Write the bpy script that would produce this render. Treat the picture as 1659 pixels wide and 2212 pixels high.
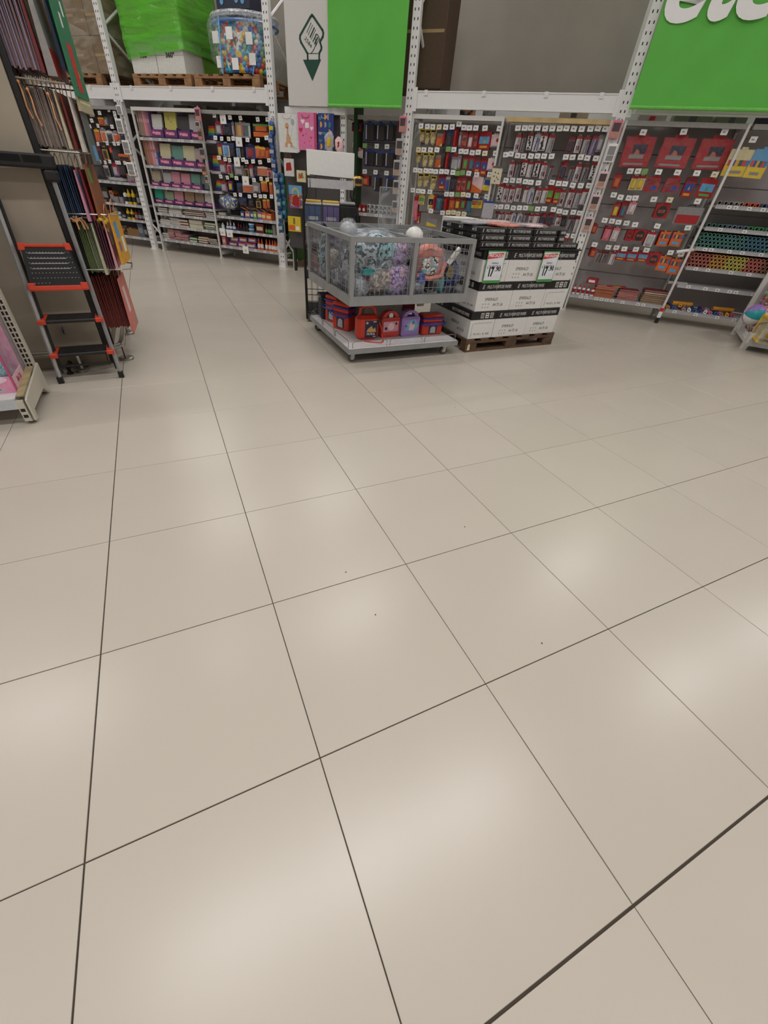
# Stationery department of a store: tiled floor, pallet racking, peg-board bays, mesh basket trolley, paper pallet
import bpy, math, random
from mathutils import Vector, Matrix, noise
random.seed(7)
SC = bpy.context.scene
COL = SC.collection
for o in list(bpy.data.objects): bpy.data.objects.remove(o)

# ------------------------------------------------------------------ camera
W_PX, H_PX, F_PX, CX, CY = 1659, 2212, 864.08, 801.94, 1101.38
cam_d = bpy.data.cameras.new('camera'); cam = bpy.data.objects.new('camera', cam_d); COL.objects.link(cam)
cam.matrix_world = Matrix.Translation((0.4884, -1.0397, 1.3229)) @ Matrix.Rotation(-.4619, 4, 'Z') @ \
    Matrix.Rotation(math.pi/2-.6868, 4, 'X') @ Matrix.Rotation(.0747, 4, 'Z')
cam_d.sensor_fit = 'VERTICAL'; cam_d.sensor_height = 24.0; cam_d.lens = F_PX/H_PX*24.0
cam_d.shift_x = (W_PX/2-CX)/H_PX; cam_d.shift_y = -(H_PX/2-CY)/H_PX
cam_d.clip_start = .02; cam_d.clip_end = 200
SC.camera = cam

# ------------------------------------------------------------------ light of the store
world = bpy.data.worlds.new('world'); SC.world = world; world.use_nodes = True
world.node_tree.nodes['Background'].inputs[0].default_value = (.98, .97, 1.0, 1)
world.node_tree.nodes['Background'].inputs[1].default_value = .24
SC.view_settings.view_transform = 'Standard'; SC.view_settings.look = 'None'
SC.view_settings.exposure = -0.05; SC.view_settings.gamma = 1.0; SC.view_settings.use_curve_mapping = False
SC.cycles.max_bounces = 6; SC.cycles.diffuse_bounces = 3; SC.cycles.glossy_bounces = 3
SC.cycles.transmission_bounces = 4; SC.cycles.transparent_max_bounces = 12
SC.cycles.caustics_reflective = False; SC.cycles.caustics_refractive = False
SC.cycles.use_denoising = True
LAMP_W = 34.0
LAMP_Z = 5.5
# rows of long ceiling lamps (x, y): the gaps between them show in the floor's reflections
LAMPS = [(x, y) for y in (-3.7, 7.0, 10.6) for x in (-5.6, -2.6, .6, 3.3, 7.6, 10.6)]+[(x, -.15) for x in (-4.0, -.45, 1.2, 2.85, 7.4, 10.4)]+[(x, 3.45) for x in (-5.8, -2.7, -.55, 2.5)]+[(7.7, 2.8), (10.0, 2.8)]
def add_lamp(x, y):
    l = bpy.data.lights.new('ceiling_lamp', 'AREA'); l.shape = 'RECTANGLE'; l.size = 1.5; l.size_y = .22
    l.energy = LAMP_W; l.color = (1.0, .985, .975)
    o = bpy.data.objects.new('ceiling_lamp_light', l); COL.objects.link(o); o.location = (x, y, LAMP_Z-.03)
for p in LAMPS: add_lamp(*p)

# ------------------------------------------------------------------ helpers
def lin(c):
    return tuple((v/12.92 if v <= .04045 else ((v+.055)/1.055)**2.4) for v in (x/255 for x in c))
MATS = {}
def mat(name, rgb, rough=.55, metal=0.0, spec=.5, var=.06, scale=30, bump=0.0, bscale=60, coat=0.0, alpha=1.0, rgb2=None, emit=0):
    if name in MATS: return MATS[name]
    m = bpy.data.materials.new(name); m.use_nodes = True; nt = m.node_tree; N = nt.nodes; L = nt.links
    b = N['Principled BSDF']; c = lin(rgb)
    b.inputs['Roughness'].default_value = rough; b.inputs['Metallic'].default_value = metal
    b.inputs['Specular IOR Level'].default_value = spec; b.inputs['Coat Weight'].default_value = coat
    b.inputs['Coat Roughness'].default_value = .12
    tc = N.new('ShaderNodeTexCoord'); nz = N.new('ShaderNodeTexNoise'); nz.inputs['Scale'].default_value = scale
    nz.inputs['Detail'].default_value = 3
    L.new(tc.outputs['Object'], nz.inputs['Vector'])
    rp = N.new('ShaderNodeValToRGB'); L.new(nz.outputs['Fac'], rp.inputs[0])
    c2 = lin(rgb2) if rgb2 else c
    rp.color_ramp.elements[0].position = .35; rp.color_ramp.elements[1].position = .65
    rp.color_ramp.elements[0].color = tuple(max(0, v*(1-var)) for v in c)+(1,)
    rp.color_ramp.elements[1].color = tuple(min(1, v*(1+var)) for v in c2)+(1,)
    L.new(rp.outputs[0], b.inputs['Base Color'])
    if bump:
        n2 = N.new('ShaderNodeTexNoise'); n2.inputs['Scale'].default_value = bscale; L.new(tc.outputs['Object'], n2.inputs['Vector'])
        bp = N.new('ShaderNodeBump'); bp.inputs['Strength'].default_value = bump; bp.inputs['Distance'].default_value = .01
        L.new(n2.outputs['Fac'], bp.inputs['Height']); L.new(bp.outputs[0], b.inputs['Normal'])
    if alpha < 1: b.inputs['Alpha'].default_value = alpha
    if emit:
        b.inputs['Emission Color'].default_value = c+(1,); b.inputs['Emission Strength'].default_value = emit
    MATS[name] = m; return m
def patt(name, cols, scale=25, rough=.4, kind='noise'):
    """several printed colours in random patches"""
    if name in MATS: return MATS[name]
    m = bpy.data.materials.new(name); m.use_nodes = True; nt = m.node_tree; N = nt.nodes; L = nt.links
    b = N['Principled BSDF']; b.inputs['Roughness'].default_value = rough
    tc = N.new('ShaderNodeTexCoord')
    if kind == 'vor':
        t = N.new('ShaderNodeTexVoronoi'); t.inputs['Scale'].default_value = scale; L.new(tc.outputs['Object'], t.inputs['Vector'])
        sp = N.new('ShaderNodeSeparateColor'); L.new(t.outputs['Color'], sp.inputs[0]); out = sp.outputs[0]
    elif kind == 'stripe':
        t = N.new('ShaderNodeSeparateXYZ'); L.new(tc.outputs['Generated'], t.inputs[0]); out = t.outputs[0]
    elif kind == 'stripez':
        t = N.new('ShaderNodeSeparateXYZ'); L.new(tc.outputs['Generated'], t.inputs[0]); out = t.outputs[2]
    else:
        t = N.new('ShaderNodeTexNoise'); t.inputs['Scale'].default_value = scale; t.inputs['Detail'].default_value = 4
        L.new(tc.outputs['Object'], t.inputs['Vector'])
        mr = N.new('ShaderNodeMapRange'); mr.inputs[1].default_value = .3; mr.inputs[2].default_value = .7
        L.new(t.outputs['Fac'], mr.inputs[0]); out = mr.outputs[0]
    rp = N.new('ShaderNodeValToRGB'); rp.color_ramp.interpolation = 'CONSTANT'
    for i, c in enumerate(cols):
        if i < 2: e = rp.color_ramp.elements[i]; e.position = i/len(cols)
        else: e = rp.color_ramp.elements.new(i/len(cols))
        e.color = lin(c)+(1,)
    L.new(out, rp.inputs[0]); L.new(rp.outputs[0], b.inputs['Base Color'])
    MATS[name] = m; return m
def clear(name, tint=(235, 238, 240), amount=.35, rough=.12, bump=.4, bscale=40, lo=.35, stretch=1.0, dist=1.5):
    """thin clear plastic film: mostly see-through, crinkled and glossy"""
    if name in MATS: return MATS[name]
    m = bpy.data.materials.new(name); m.use_nodes = True; nt = m.node_tree; N = nt.nodes; L = nt.links
    b = N['Principled BSDF']; b.inputs['Base Color'].default_value = lin(tint)+(1,); b.inputs['Roughness'].default_value = rough
    b.inputs['Specular IOR Level'].default_value = .8
    tc = N.new('ShaderNodeTexCoord'); nz = N.new('ShaderNodeTexNoise'); nz.inputs['Scale'].default_value = bscale
    nz.inputs['Detail'].default_value = 5; nz.inputs['Distortion'].default_value = dist
    mp = N.new('ShaderNodeMapping'); mp.inputs['Scale'].default_value = (1, 1, stretch); L.new(tc.outputs['Object'], mp.inputs[0]); L.new(mp.outputs[0], nz.inputs['Vector'])
    bp = N.new('ShaderNodeBump'); bp.inputs['Strength'].default_value = bump; bp.inputs['Distance'].default_value = .02
    L.new(nz.outputs['Fac'], bp.inputs['Height']); L.new(bp.outputs[0], b.inputs['Normal'])
    mr = N.new('ShaderNodeMapRange'); mr.inputs[1].default_value = .42; mr.inputs[2].default_value = .62
    mr.inputs[3].default_value = amount*lo; mr.inputs[4].default_value = min(1, amount*1.5)
    L.new(nz.outputs['Fac'], mr.inputs[0]); L.new(mr.outputs[0], b.inputs['Alpha'])
    MATS[name] = m; return m

class MB:
    """collects faces, builds them as one mesh object"""
    def __init__(s): s.v = []; s.f = []; s.mi = []; s.cur = 0
    def add(s, vs, fs, M=None):
        n = len(s.v)
        if M is not None: vs = [tuple(M @ Vector(v)) for v in vs]
        s.v += vs; s.f += [tuple(i+n for i in f) for f in fs]; s.mi += [s.cur]*len(fs)
        return s
    def box(s, x0, x1, y0, y1, z0, z1, M=None, mi=None):
        if mi is not None: s.cur = mi
        return s.add([(x0,y0,z0),(x1,y0,z0),(x1,y1,z0),(x0,y1,z0),(x0,y0,z1),(x1,y0,z1),(x1,y1,z1),(x0,y1,z1)],
              [(0,3,2,1),(4,5,6,7),(0,1,5,4),(1,2,6,5),(2,3,7,6),(3,0,4,7)], M)
    def cbox(s, x0, x1, y0, y1, z0, z1, c=.004, M=None, mi=None):
        """box with bevelled top and vertical edges"""
        if mi is not None: s.cur = mi
        ring = lambda i, z: [(x0+c+i,y0+i,z),(x1-c-i,y0+i,z),(x1-i,y0+c+i,z),(x1-i,y1-c-i,z),(x1-c-i,y1-i,z),(x0+c+i,y1-i,z),(x0+i,y1-c-i,z),(x0+i,y0+c+i,z)]
        vs = ring(c*.7, z0)+ring(0, z0+c)+ring(0, z1-c)+ring(c*.7, z1)
        fs = [tuple(range(7,-1,-1)), tuple(range(24,32))]
        for k in range(3):
            for i in range(8): fs.append((k*8+i, k*8+(i+1)%8, k*8+8+(i+1)%8, k*8+8+i))
        return s.add(vs, fs, M)
    def tube(s, pts, r, n=8, mi=None, closed=False, r1=None):
        if mi is not None: s.cur = mi
        pts = [Vector(p) for p in pts]; vs = []; fs = []; m = len(pts)
        for i, p in enumerate(pts):
            a = pts[i-1] if (i or closed) else p; b = pts[(i+1) % m] if (i < m-1 or closed) else p
            d = (b-a).normalized(); u = d.orthogonal().normalized() if abs(d.z) > .99 else Vector((0,0,1)).cross(d).normalized()
            w = d.cross(u); rr = r if r1 is None else r+(r1-r)*i/(m-1)
            for k in range(n):
                t = 2*math.pi*k/n; vs.append(tuple(p+u*rr*math.cos(t)+w*rr*math.sin(t)))
        for i in range(m if closed else m-1):
            for k in range(n):
                j = (i+1) % m; fs.append((i*n+k, i*n+(k+1)%n, j*n+(k+1)%n, j*n+k))
        if not closed: fs += [tuple(range(n-1,-1,-1)), tuple(range((m-1)*n, m*n))]
        return s.add(vs, fs)
    def lathe(s, prof, n=14, c=(0,0,0), M=None, mi=None):
        if mi is not None: s.cur = mi
        vs = []; fs = []
        for r, z in prof:
            for k in range(n):
                t = 2*math.pi*k/n; vs.append((c[0]+r*math.cos(t), c[1]+r*math.sin(t), c[2]+z))
        for i in range(len(prof)-1):
            for k in range(n): fs.append((i*n+k, i*n+(k+1)%n, (i+1)*n+(k+1)%n, (i+1)*n+k))
        fs += [tuple(range(n-1,-1,-1)), tuple(range((len(prof)-1)*n, len(prof)*n))]
        return s.add(vs, fs, M)
    def prism(s, poly, y0, y1, M=None, mi=None):
        """(x, z) outline given a thickness in y"""
        if mi is not None: s.cur = mi
        n = len(poly)
        vs = [(x, y0, z) for x, z in poly]+[(x, y1, z) for x, z in poly]
        fs = [tuple(range(n)), tuple(range(2*n-1, n-1, -1))]+[(i, i+n, (i+1)%n+n, (i+1)%n) for i in range(n)]
        return s.add(vs, fs, M)
    def blob(s, c, r, e=.6, amp=.08, fr=6, seed=0, nu=22, nv=14, mi=None):
        """rounded, crumpled lump"""
        if mi is not None: s.cur = mi
        sg = lambda v: math.copysign(abs(v)**e, v)
        vs = []; fs = []
        for j in range(nv+1):
            ph = -math.pi/2+math.pi*j/nv
            for i in range(nu):
                th = 2*math.pi*i/nu
                p = Vector((sg(math.cos(ph))*sg(math.cos(th)), sg(math.cos(ph))*sg(math.sin(th)), sg(math.sin(ph))))
                q = Vector((p.x*r[0], p.y*r[1], p.z*r[2]))
                k = 1+amp*(noise.noise(q*fr+Vector((seed*3.1, seed, 0)))*2+noise.noise(q*fr*3+Vector((seed, 0, 5)))*.9)
                vs.append((c[0]+q.x*k, c[1]+q.y*k, c[2]+q.z*k))
        for j in range(nv):
            for i in range(nu): fs.append((j*nu+i, j*nu+(i+1)%nu, (j+1)*nu+(i+1)%nu, (j+1)*nu+i))
        return s.add(vs, fs)
    def mesh(s, name, mats, smooth=False):
        me = bpy.data.meshes.new(name); me.from_pydata(s.v, [], s.f)
        if not isinstance(mats, (list, tuple)): mats = [mats]
        for m in mats: me.materials.append(m)
        if len(mats) > 1: me.polygons.foreach_set('material_index', s.mi)
        if smooth: me.polygons.foreach_set('use_smooth', [True]*len(s.f))
        me.update(); return me
    def obj(s, name, mats, parent=None, loc=(0,0,0), rz=0, smooth=False):
        return put(name, s.mesh(name, mats, smooth), parent, loc, rz)
def put(name, me, parent=None, loc=(0,0,0), rz=0):
    o = bpy.data.objects.new(name, me); COL.objects.link(o); o.location = loc; o.rotation_euler = (0,0,rz)
    if parent is not None: o.parent = parent
    return o
def tag(o, label=None, cat=None, group=None, kind=None):
    if label: o['label'] = label
    if cat: o['category'] = cat
    if group: o['group'] = group
    if kind: o['kind'] = kind
    return o
def thing(name, label, cat, loc=(0,0,0), rz=0, group=None):
    return tag(put(name, None, None, loc, rz), label, cat, group)
TXT = {}
def text(s, w, h, m, parent, x, y, z, name='lettering', shear=0.0, bold=0.0, ry=0, thick=.0006, rz=0):
    """raised print, w wide and h tall, its centre at (x, y, z), facing local -Y (turn with rz)"""
    key = (s, round(w,3), round(h,3), m.name, shear, bold, thick)
    if key not in TXT:
        cu = bpy.data.curves.new('lettering', 'FONT'); cu.body = s; cu.size = 1; cu.offset = bold; cu.shear = shear
        cu.resolution_u = 3 if h < .2 else 6; cu.extrude = .01
        t = bpy.data.objects.new('t', cu); me = bpy.data.meshes.new_from_object(t); bpy.data.objects.remove(t)
        xs = [v.co.x for v in me.vertices]; ys = [v.co.y for v in me.vertices]
        x0, x1, y0, y1 = min(xs), max(xs), min(ys), max(ys)
        for v in me.vertices:
            a, b, c = v.co
            v.co = ((a-(x0+x1)/2)*w/(x1-x0), -thick if c > 0 else 0, (b-(y0+y1)/2)*h/(y1-y0))
        me.materials.clear(); me.materials.append(m); TXT[key] = me
    o = put(name, TXT[key], parent, (x, y, z)); o.rotation_euler = (0, ry, rz)
    return o
S_R, S_L = 9.62, 9.95                       # the two racking runs stand on lines x+y = 9.62 and 9.95
def fr(S, s, t=0, z=0):                     # s along the run, t behind its front, z up
    q = math.sqrt(2); return ((S+t*q+s*q)/2, (S+t*q-s*q)/2, z)
RZ = -math.pi/4
ORD = ['first','second','third','fourth','fifth','sixth','seventh','eighth','ninth','tenth','eleventh','twelfth','thirteenth','fourteenth','fifteenth','sixteenth','seventeenth','eighteenth','nineteenth','twentieth','twenty-first','twenty-second','twenty-third','twenty-fourth']

# common materials
WHITE = mat('white_painted_steel', (214,212,208), .45, var=.008)
RAILW = mat('rack_white', (230,229,229), .5, var=.008)
GREYP = mat('grey_back_panel', (172,165,164), .6, var=.015)
SHELFG = mat('shelf_grey_white', (206,204,204), .5, var=.01)
LIPG = mat('price_rail_grey', (178,177,180), .4, var=.04)
BLACK = mat('black_plastic', (26,25,26), .5, var=.1)
BLKP = mat('black_print', (20,20,20), .6)
DARK = mat('dark_card', (36,33,34), .5, var=.2)
PAPERW = mat('white_card', (236,235,232), .6, var=.02)
PRINTG = mat('grey_print', (96,94,94), .6)
CHROME = mat('brushed_steel', (176,172,166), .28, 1.0)
ALU = mat('aluminium', (186,187,190), .38, .7)
GREYM = mat('trolley_grey', (146,147,148), .45, .1, var=.06, scale=8)
RED = mat('red_card', (196,38,36), .45, var=.08)
CLEARB = clear('blister_plastic', (225,215,222), .06, .12, .25, 30)
WRAP = clear('clear_wrap', (232,236,242), .17, .08, .9, 18)
T_R1 = [[(-1.039, 1.937), (-0.95, 1.936), (-0.874, 1.935), (-0.788, 1.934), (-0.698, 1.935), (-0.608, 1.94), (-0.523, 1.97), (-0.451, 1.939), (-0.377, 1.935), (-0.293, 1.937), (-0.173, 1.939), (0.014, 1.939)], [(-1.044, 1.699), (-0.965, 1.7), (-0.871, 1.704), (-0.78, 1.704), (-0.621, 1.717), (-0.542, 1.717), (-0.442, 1.705), (-0.373, 1.704), (-0.289, 1.697), (-0.21, 1.702), (-0.118, 1.694), (0.026, 1.703)], [(-1.059, 1.48), (-0.989, 1.478), (-0.907, 1.481), (-0.831, 1.481), (-0.761, 1.477), (-0.675, 1.481), (-0.603, 1.484), (-0.513, 1.479), (-0.448, 1.474), (-0.374, 1.484), (-0.288, 1.481), (-0.176, 1.477), (-0.002, 1.482)], [(-1.068, 1.255), (-0.985, 1.252), (-0.915, 1.248), (-0.81, 1.251), (-0.558, 1.239), (-0.485, 1.241), (-0.4, 1.245), (-0.32, 1.249), (-0.248, 1.247), (-0.133, 1.247), (0.016, 1.248)], [(-0.759, 1.03), (-0.58, 1.024), (-0.495, 1.03), (-0.421, 1.038), (-0.345, 1.029), (-0.262, 1.03)]]
I_R1 = [[('toy', -1.031, 1.776, 0.139, 0.072), ('toy', -0.952, 1.745, 0.169, 0.072), ('toy', -0.867, 1.755, 0.161, 0.076), ('orange_book', -0.776, 1.741, 0.145, 0.085), ('thin_red', -0.711, 1.767, 0.14, 0.028), ('navy', -0.641, 1.742, 0.183, 0.093), ('thin_red', -0.55, 1.746, 0.199, 0.046), ('grey', -0.492, 1.748, 0.166, 0.037), ('marker', -0.432, 1.743, 0.172, 0.068), ('marker_w', -0.352, 1.736, 0.168, 0.068), ('marker', -0.282, 1.742, 0.171, 0.054), ('bigred_blue', -0.166, 1.736, 0.189, 0.159), ('white_red', -0.016, 1.765, 0.136, 0.113)], [('toy', -1.047, 1.549, 0.128, 0.074), ('toy', -0.95, 1.51, 0.171, 0.078), ('toy', -0.858, 1.522, 0.159, 0.068), ('orange_book', -0.759, 1.519, 0.148, 0.087), ('dark', -0.697, 1.515, 0.21, 0.048), ('thin_red', -0.632, 1.518, 0.175, 0.043), ('navy', -0.584, 1.52, 0.175, 0.043), ('grey_red', -0.526, 1.509, 0.182, 0.085), ('grey', -0.458, 1.512, 0.167, 0.047), ('marker_g', -0.373, 1.509, 0.167, 0.074), ('marker_t', -0.285, 1.506, 0.173, 0.074), ('red_blue', -0.198, 1.496, 0.166, 0.073), ('red_blue', -0.109, 1.472, 0.2, 0.086), ('white_red', -0.009, 1.527, 0.137, 0.099)], [('toy', -0.993, 1.283, 0.172, 0.081), ('toy', -0.897, 1.289, 0.171, 0.08), ('toy', -0.798, 1.264, 0.171, 0.084), ('red_blue', -0.663, 1.287, 0.17, 0.098), ('bluegrey', -0.581, 1.269, 0.177, 0.063), ('dark', -0.494, 1.275, 0.176, 0.082), ('marker', -0.416, 1.272, 0.176, 0.067), ('marker', -0.344, 1.276, 0.171, 0.067), ('marker_g', -0.273, 1.288, 0.16, 0.057), ('pinkcard', -0.161, 1.28, 0.188, 0.14), ('blue_yellow', -0.027, 1.31, 0.147, 0.101)], [('pink_long', -1.017, 0.898, 0.312, 0.063), ('gy_card', -0.942, 1.094, 0.121, 0.082), ('purple_y', -0.79, 1.045, 0.183, 0.081), ('thin_red', -0.731, 1.041, 0.19, 0.035), ('teal', -0.672, 1.037, 0.194, 0.075), ('dark', -0.612, 1.05, 0.178, 0.04), ('thin_red', -0.556, 1.053, 0.162, 0.055), ('marker_o', -0.476, 1.067, 0.138, 0.069), ('marker_y', -0.392, 1.073, 0.138, 0.068), ('marker_g', -0.309, 1.079, 0.137, 0.068), ('teal', -0.228, 1.038, 0.19, 0.068), ('yellow_blue', -0.119, 1.107, 0.12, 0.143)], [('toy_low', -0.979, 0.858, 0.147, 0.074), ('yellow_bag', -0.746, 0.843, 0.098, 0.135), ('gold', -0.522, 0.959, 0.044, 0.06), ('gold', -0.437, 0.965, 0.044, 0.06), ('gold', -0.352, 0.972, 0.039, 0.059)]]
T_R2 = [[(0.243, 1.951), (0.326, 1.954), (0.401, 1.959), (0.489, 1.956), (0.578, 1.958), (0.663, 1.959), (0.751, 1.962), (0.829, 1.964), (0.916, 1.964), (1.007, 1.964), (1.105, 1.968), (1.191, 1.976), (1.276, 1.974)], [(0.16, 1.693), (0.225, 1.704), (0.315, 1.692), (0.388, 1.691), (0.482, 1.693), (0.565, 1.697), (0.648, 1.698), (0.739, 1.701), (0.911, 1.701), (0.995, 1.704), (1.092, 1.708), (1.171, 1.704), (1.27, 1.705)], [(0.231, 1.433), (0.316, 1.441), (0.401, 1.442), (0.488, 1.434), (0.563, 1.43), (0.66, 1.43), (0.828, 1.445), (0.917, 1.438), (0.993, 1.438), (1.095, 1.432), (1.189, 1.433), (1.287, 1.439)], [(0.159, 1.147), (0.238, 1.148), (0.323, 1.154), (0.408, 1.149), (0.492, 1.153), (0.57, 1.158), (0.646, 1.157), (0.733, 1.156), (0.818, 1.165), (0.941, 1.165), (1.021, 1.154), (1.099, 1.148), (1.197, 1.155), (1.282, 1.153)], [(1.202, 0.898), (1.294, 0.897)]]
I_R2 = [[('pen', 0.271, 1.725, 0.187, 0.059), ('pen_dark', 0.342, 1.728, 0.179, 0.049), ('dotted', 0.423, 1.754, 0.177, 0.058), ('pen_blue', 0.505, 1.742, 0.181, 0.068), ('dotted', 0.589, 1.752, 0.183, 0.072), ('pen_clear', 0.68, 1.737, 0.183, 0.067), ('darkred', 0.934, 1.736, 0.174, 0.074), ('pen', 1.019, 1.747, 0.173, 0.06), ('pen_clear', 1.105, 1.735, 0.183, 0.064), ('pen_purple', 1.195, 1.732, 0.2, 0.063), ('grey', 1.273, 1.764, 0.177, 0.062)], [('pen', 0.263, 1.47, 0.175, 0.061), ('pen_dark', 0.346, 1.466, 0.182, 0.051), ('dotted', 0.426, 1.495, 0.172, 0.06), ('pen_white', 0.501, 1.482, 0.172, 0.055), ('dotted', 0.587, 1.495, 0.175, 0.059), ('pen', 0.678, 1.476, 0.179, 0.064), ('pen_dark', 0.773, 1.468, 0.159, 0.049), ('red_case', 0.926, 1.473, 0.199, 0.086), ('pen_dark', 1.032, 1.47, 0.154, 0.057), ('pen', 1.103, 1.467, 0.198, 0.061), ('pen_dark', 1.194, 1.464, 0.197, 0.061), ('dotted', 1.287, 1.5, 0.184, 0.06)], [('dotted', 0.176, 1.207, 0.206, 0.064), ('pen', 0.254, 1.199, 0.197, 0.063), ('pen', 0.334, 1.204, 0.188, 0.063), ('pen', 0.42, 1.218, 0.191, 0.062), ('pen_white', 0.528, 1.217, 0.174, 0.057), ('pen_blue', 0.599, 1.204, 0.178, 0.061), ('pen', 0.683, 1.219, 0.177, 0.061), ('pen_white', 0.769, 1.224, 0.176, 0.06), ('red_green', 0.84, 1.229, 0.195, 0.085), ('red_green', 0.935, 1.227, 0.175, 0.074), ('pen', 0.995, 1.206, 0.191, 0.069), ('pen', 1.105, 1.197, 0.21, 0.073), ('pen_clear', 1.203, 1.199, 0.205, 0.063), ('pen_white', 1.277, 1.242, 0.171, 0.071)], [('pen_dark', 0.198, 0.97, 0.125, 0.044), ('pen', 0.26, 0.966, 0.125, 0.065), ('pen', 0.357, 0.973, 0.124, 0.065), ('pen_blue', 0.434, 0.979, 0.115, 0.059), ('pen_blue', 0.515, 0.976, 0.123, 0.064), ('pen_dark', 0.611, 0.975, 0.131, 0.058), ('pen', 0.676, 0.976, 0.126, 0.057), ('pen_white', 0.749, 0.981, 0.126, 0.067), ('red_case', 0.837, 0.975, 0.147, 0.077), ('red_case', 0.931, 0.974, 0.155, 0.097), ('pen', 1.04, 0.991, 0.12, 0.065), ('dark', 1.113, 0.988, 0.12, 0.06), ('pen_dark', 1.207, 0.943, 0.171, 0.084), ('pen_white', 1.297, 0.933, 0.195, 0.059)], [('thin_red', 1.214, 0.815, 0.062, 0.061)]]
T_R3 = [[(1.7, 1.954), (2.118, 1.971), (2.524, 1.98)], [(1.711, 1.604), (1.793, 1.607), (1.868, 1.608), (2.025, 1.608), (2.227, 1.614), (2.432, 1.617), (2.621, 1.617)], [(1.618, 1.364), (1.702, 1.345), (1.801, 1.344), (1.875, 1.348), (2.089, 1.35), (2.267, 1.356), (2.569, 1.36)], [(1.614, 1.097), (1.705, 1.098), (1.786, 1.091), (1.886, 1.092), (1.99, 1.08), (2.249, 1.085), (2.596, 1.096)], [(1.594, 0.825), (1.774, 0.814), (1.872, 0.819), (1.973, 0.811), (2.112, 0.821), (2.244, 0.826), (2.528, 0.823), (2.657, 0.818)]]
I_R3 = [[('big_art', 1.721, 1.643, 0.307, 0.303), ('big_art', 2.127, 1.651, 0.301, 0.309), ('big_art', 2.529, 1.657, 0.299, 0.32)], [('red_small', 1.601, 1.427, 0.15, 0.085), ('yw_small', 1.803, 1.423, 0.152, 0.083), ('yw_small', 1.879, 1.428, 0.152, 0.082), ('red_case2', 2.012, 1.418, 0.168, 0.163), ('red_case2', 2.229, 1.425, 0.166, 0.172), ('red_blue', 2.427, 1.39, 0.199, 0.11), ('red_sea', 2.616, 1.396, 0.197, 0.178)], [('marker_y', 1.708, 1.138, 0.163, 0.072), ('marker_t', 1.797, 1.139, 0.175, 0.072), ('pink_white', 1.886, 1.184, 0.136, 0.078), ('red_crayon', 2.243, 1.166, 0.158, 0.143), ('clear_case', 2.554, 1.118, 0.207, 0.265)], [('red_small', 1.524, 0.941, 0.119, 0.061), ('pink_long', 1.701, 0.88, 0.166, 0.075), ('pink_white', 1.802, 0.882, 0.159, 0.074), ('red_crayon', 1.981, 0.898, 0.131, 0.073), ('red_crayon', 2.106, 0.909, 0.13, 0.143), ('white_tall', 2.236, 0.86, 0.175, 0.092), ('pencils', 2.397, 0.875, 0.174, 0.118), ('pencils', 2.544, 0.888, 0.166, 0.116)], [('red_small', 1.611, 0.677, 0.112, 0.07), ('pen_dark', 1.699, 0.613, 0.155, 0.054), ('pen_dark', 1.779, 0.614, 0.154, 0.054), ('pen_white', 1.876, 0.617, 0.16, 0.053), ('red_pack', 1.973, 0.677, 0.117, 0.127), ('red_pack', 2.108, 0.677, 0.123, 0.125), ('red_pack', 2.245, 0.684, 0.122, 0.123), ('red_crayon', 2.383, 0.656, 0.155, 0.122), ('pencils', 2.514, 0.606, 0.183, 0.121), ('pencils', 2.656, 0.585, 0.189, 0.119)]]
T_R4 = [[(2.834, 1.929)]]
I_R4 = [[('yellow_set', 2.815, 1.61, 0.258, 0.229), ('blue_set', 3.01, 1.604, 0.271, 0.177)]]
T_L1 = [[(-7.165, 2.018), (-7.002, 1.97), (-6.77, 2.012), (-6.656, 1.977), (-6.66, 1.931), (-7.235, 1.87)], [(-7.328, 1.793), (-7.118, 1.804), (-6.795, 1.8), (-7.393, 1.665)], [(-7.239, 1.556), (-7.011, 1.574), (-6.845, 1.576), (-6.75, 1.578)], [(-7.318, 1.312), (-7.182, 1.303), (-7.068, 1.318), (-6.901, 1.315), (-6.84, 1.315), (-6.711, 1.318)]]
I_L1 = [[('pink_white', -7.268, 1.923, 0.113, 0.087), ('orange_tool', -7.098, 1.813, 0.115, 0.122), ('grey', -6.985, 1.816, 0.115, 0.086), ('dark', -6.861, 1.809, 0.152, 0.154)], [('orange_tool', -7.271, 1.582, 0.19, 0.143), ('white_tool', -7.108, 1.587, 0.199, 0.124), ('grey_tool', -6.977, 1.582, 0.179, 0.114), ('white_tool', -6.839, 1.587, 0.168, 0.122), ('red_small', -6.746, 1.639, 0.098, 0.069), ('navy', -6.662, 1.632, 0.108, 0.103)], [('darkred', -7.377, 1.31, 0.231, 0.166), ('yellow_tool', -7.191, 1.339, 0.198, 0.127), ('red_small', -7.034, 1.439, 0.103, 0.081), ('dark', -6.946, 1.329, 0.207, 0.161), ('orange_box', -6.742, 1.349, 0.104, 0.265)], [('dark', -7.461, 1.08, 0.199, 0.208), ('grey_tool', -7.294, 1.089, 0.186, 0.112), ('blue_red', -7.064, 1.112, 0.195, 0.129), ('dark', -6.881, 1.132, 0.172, 0.163)]]
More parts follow.
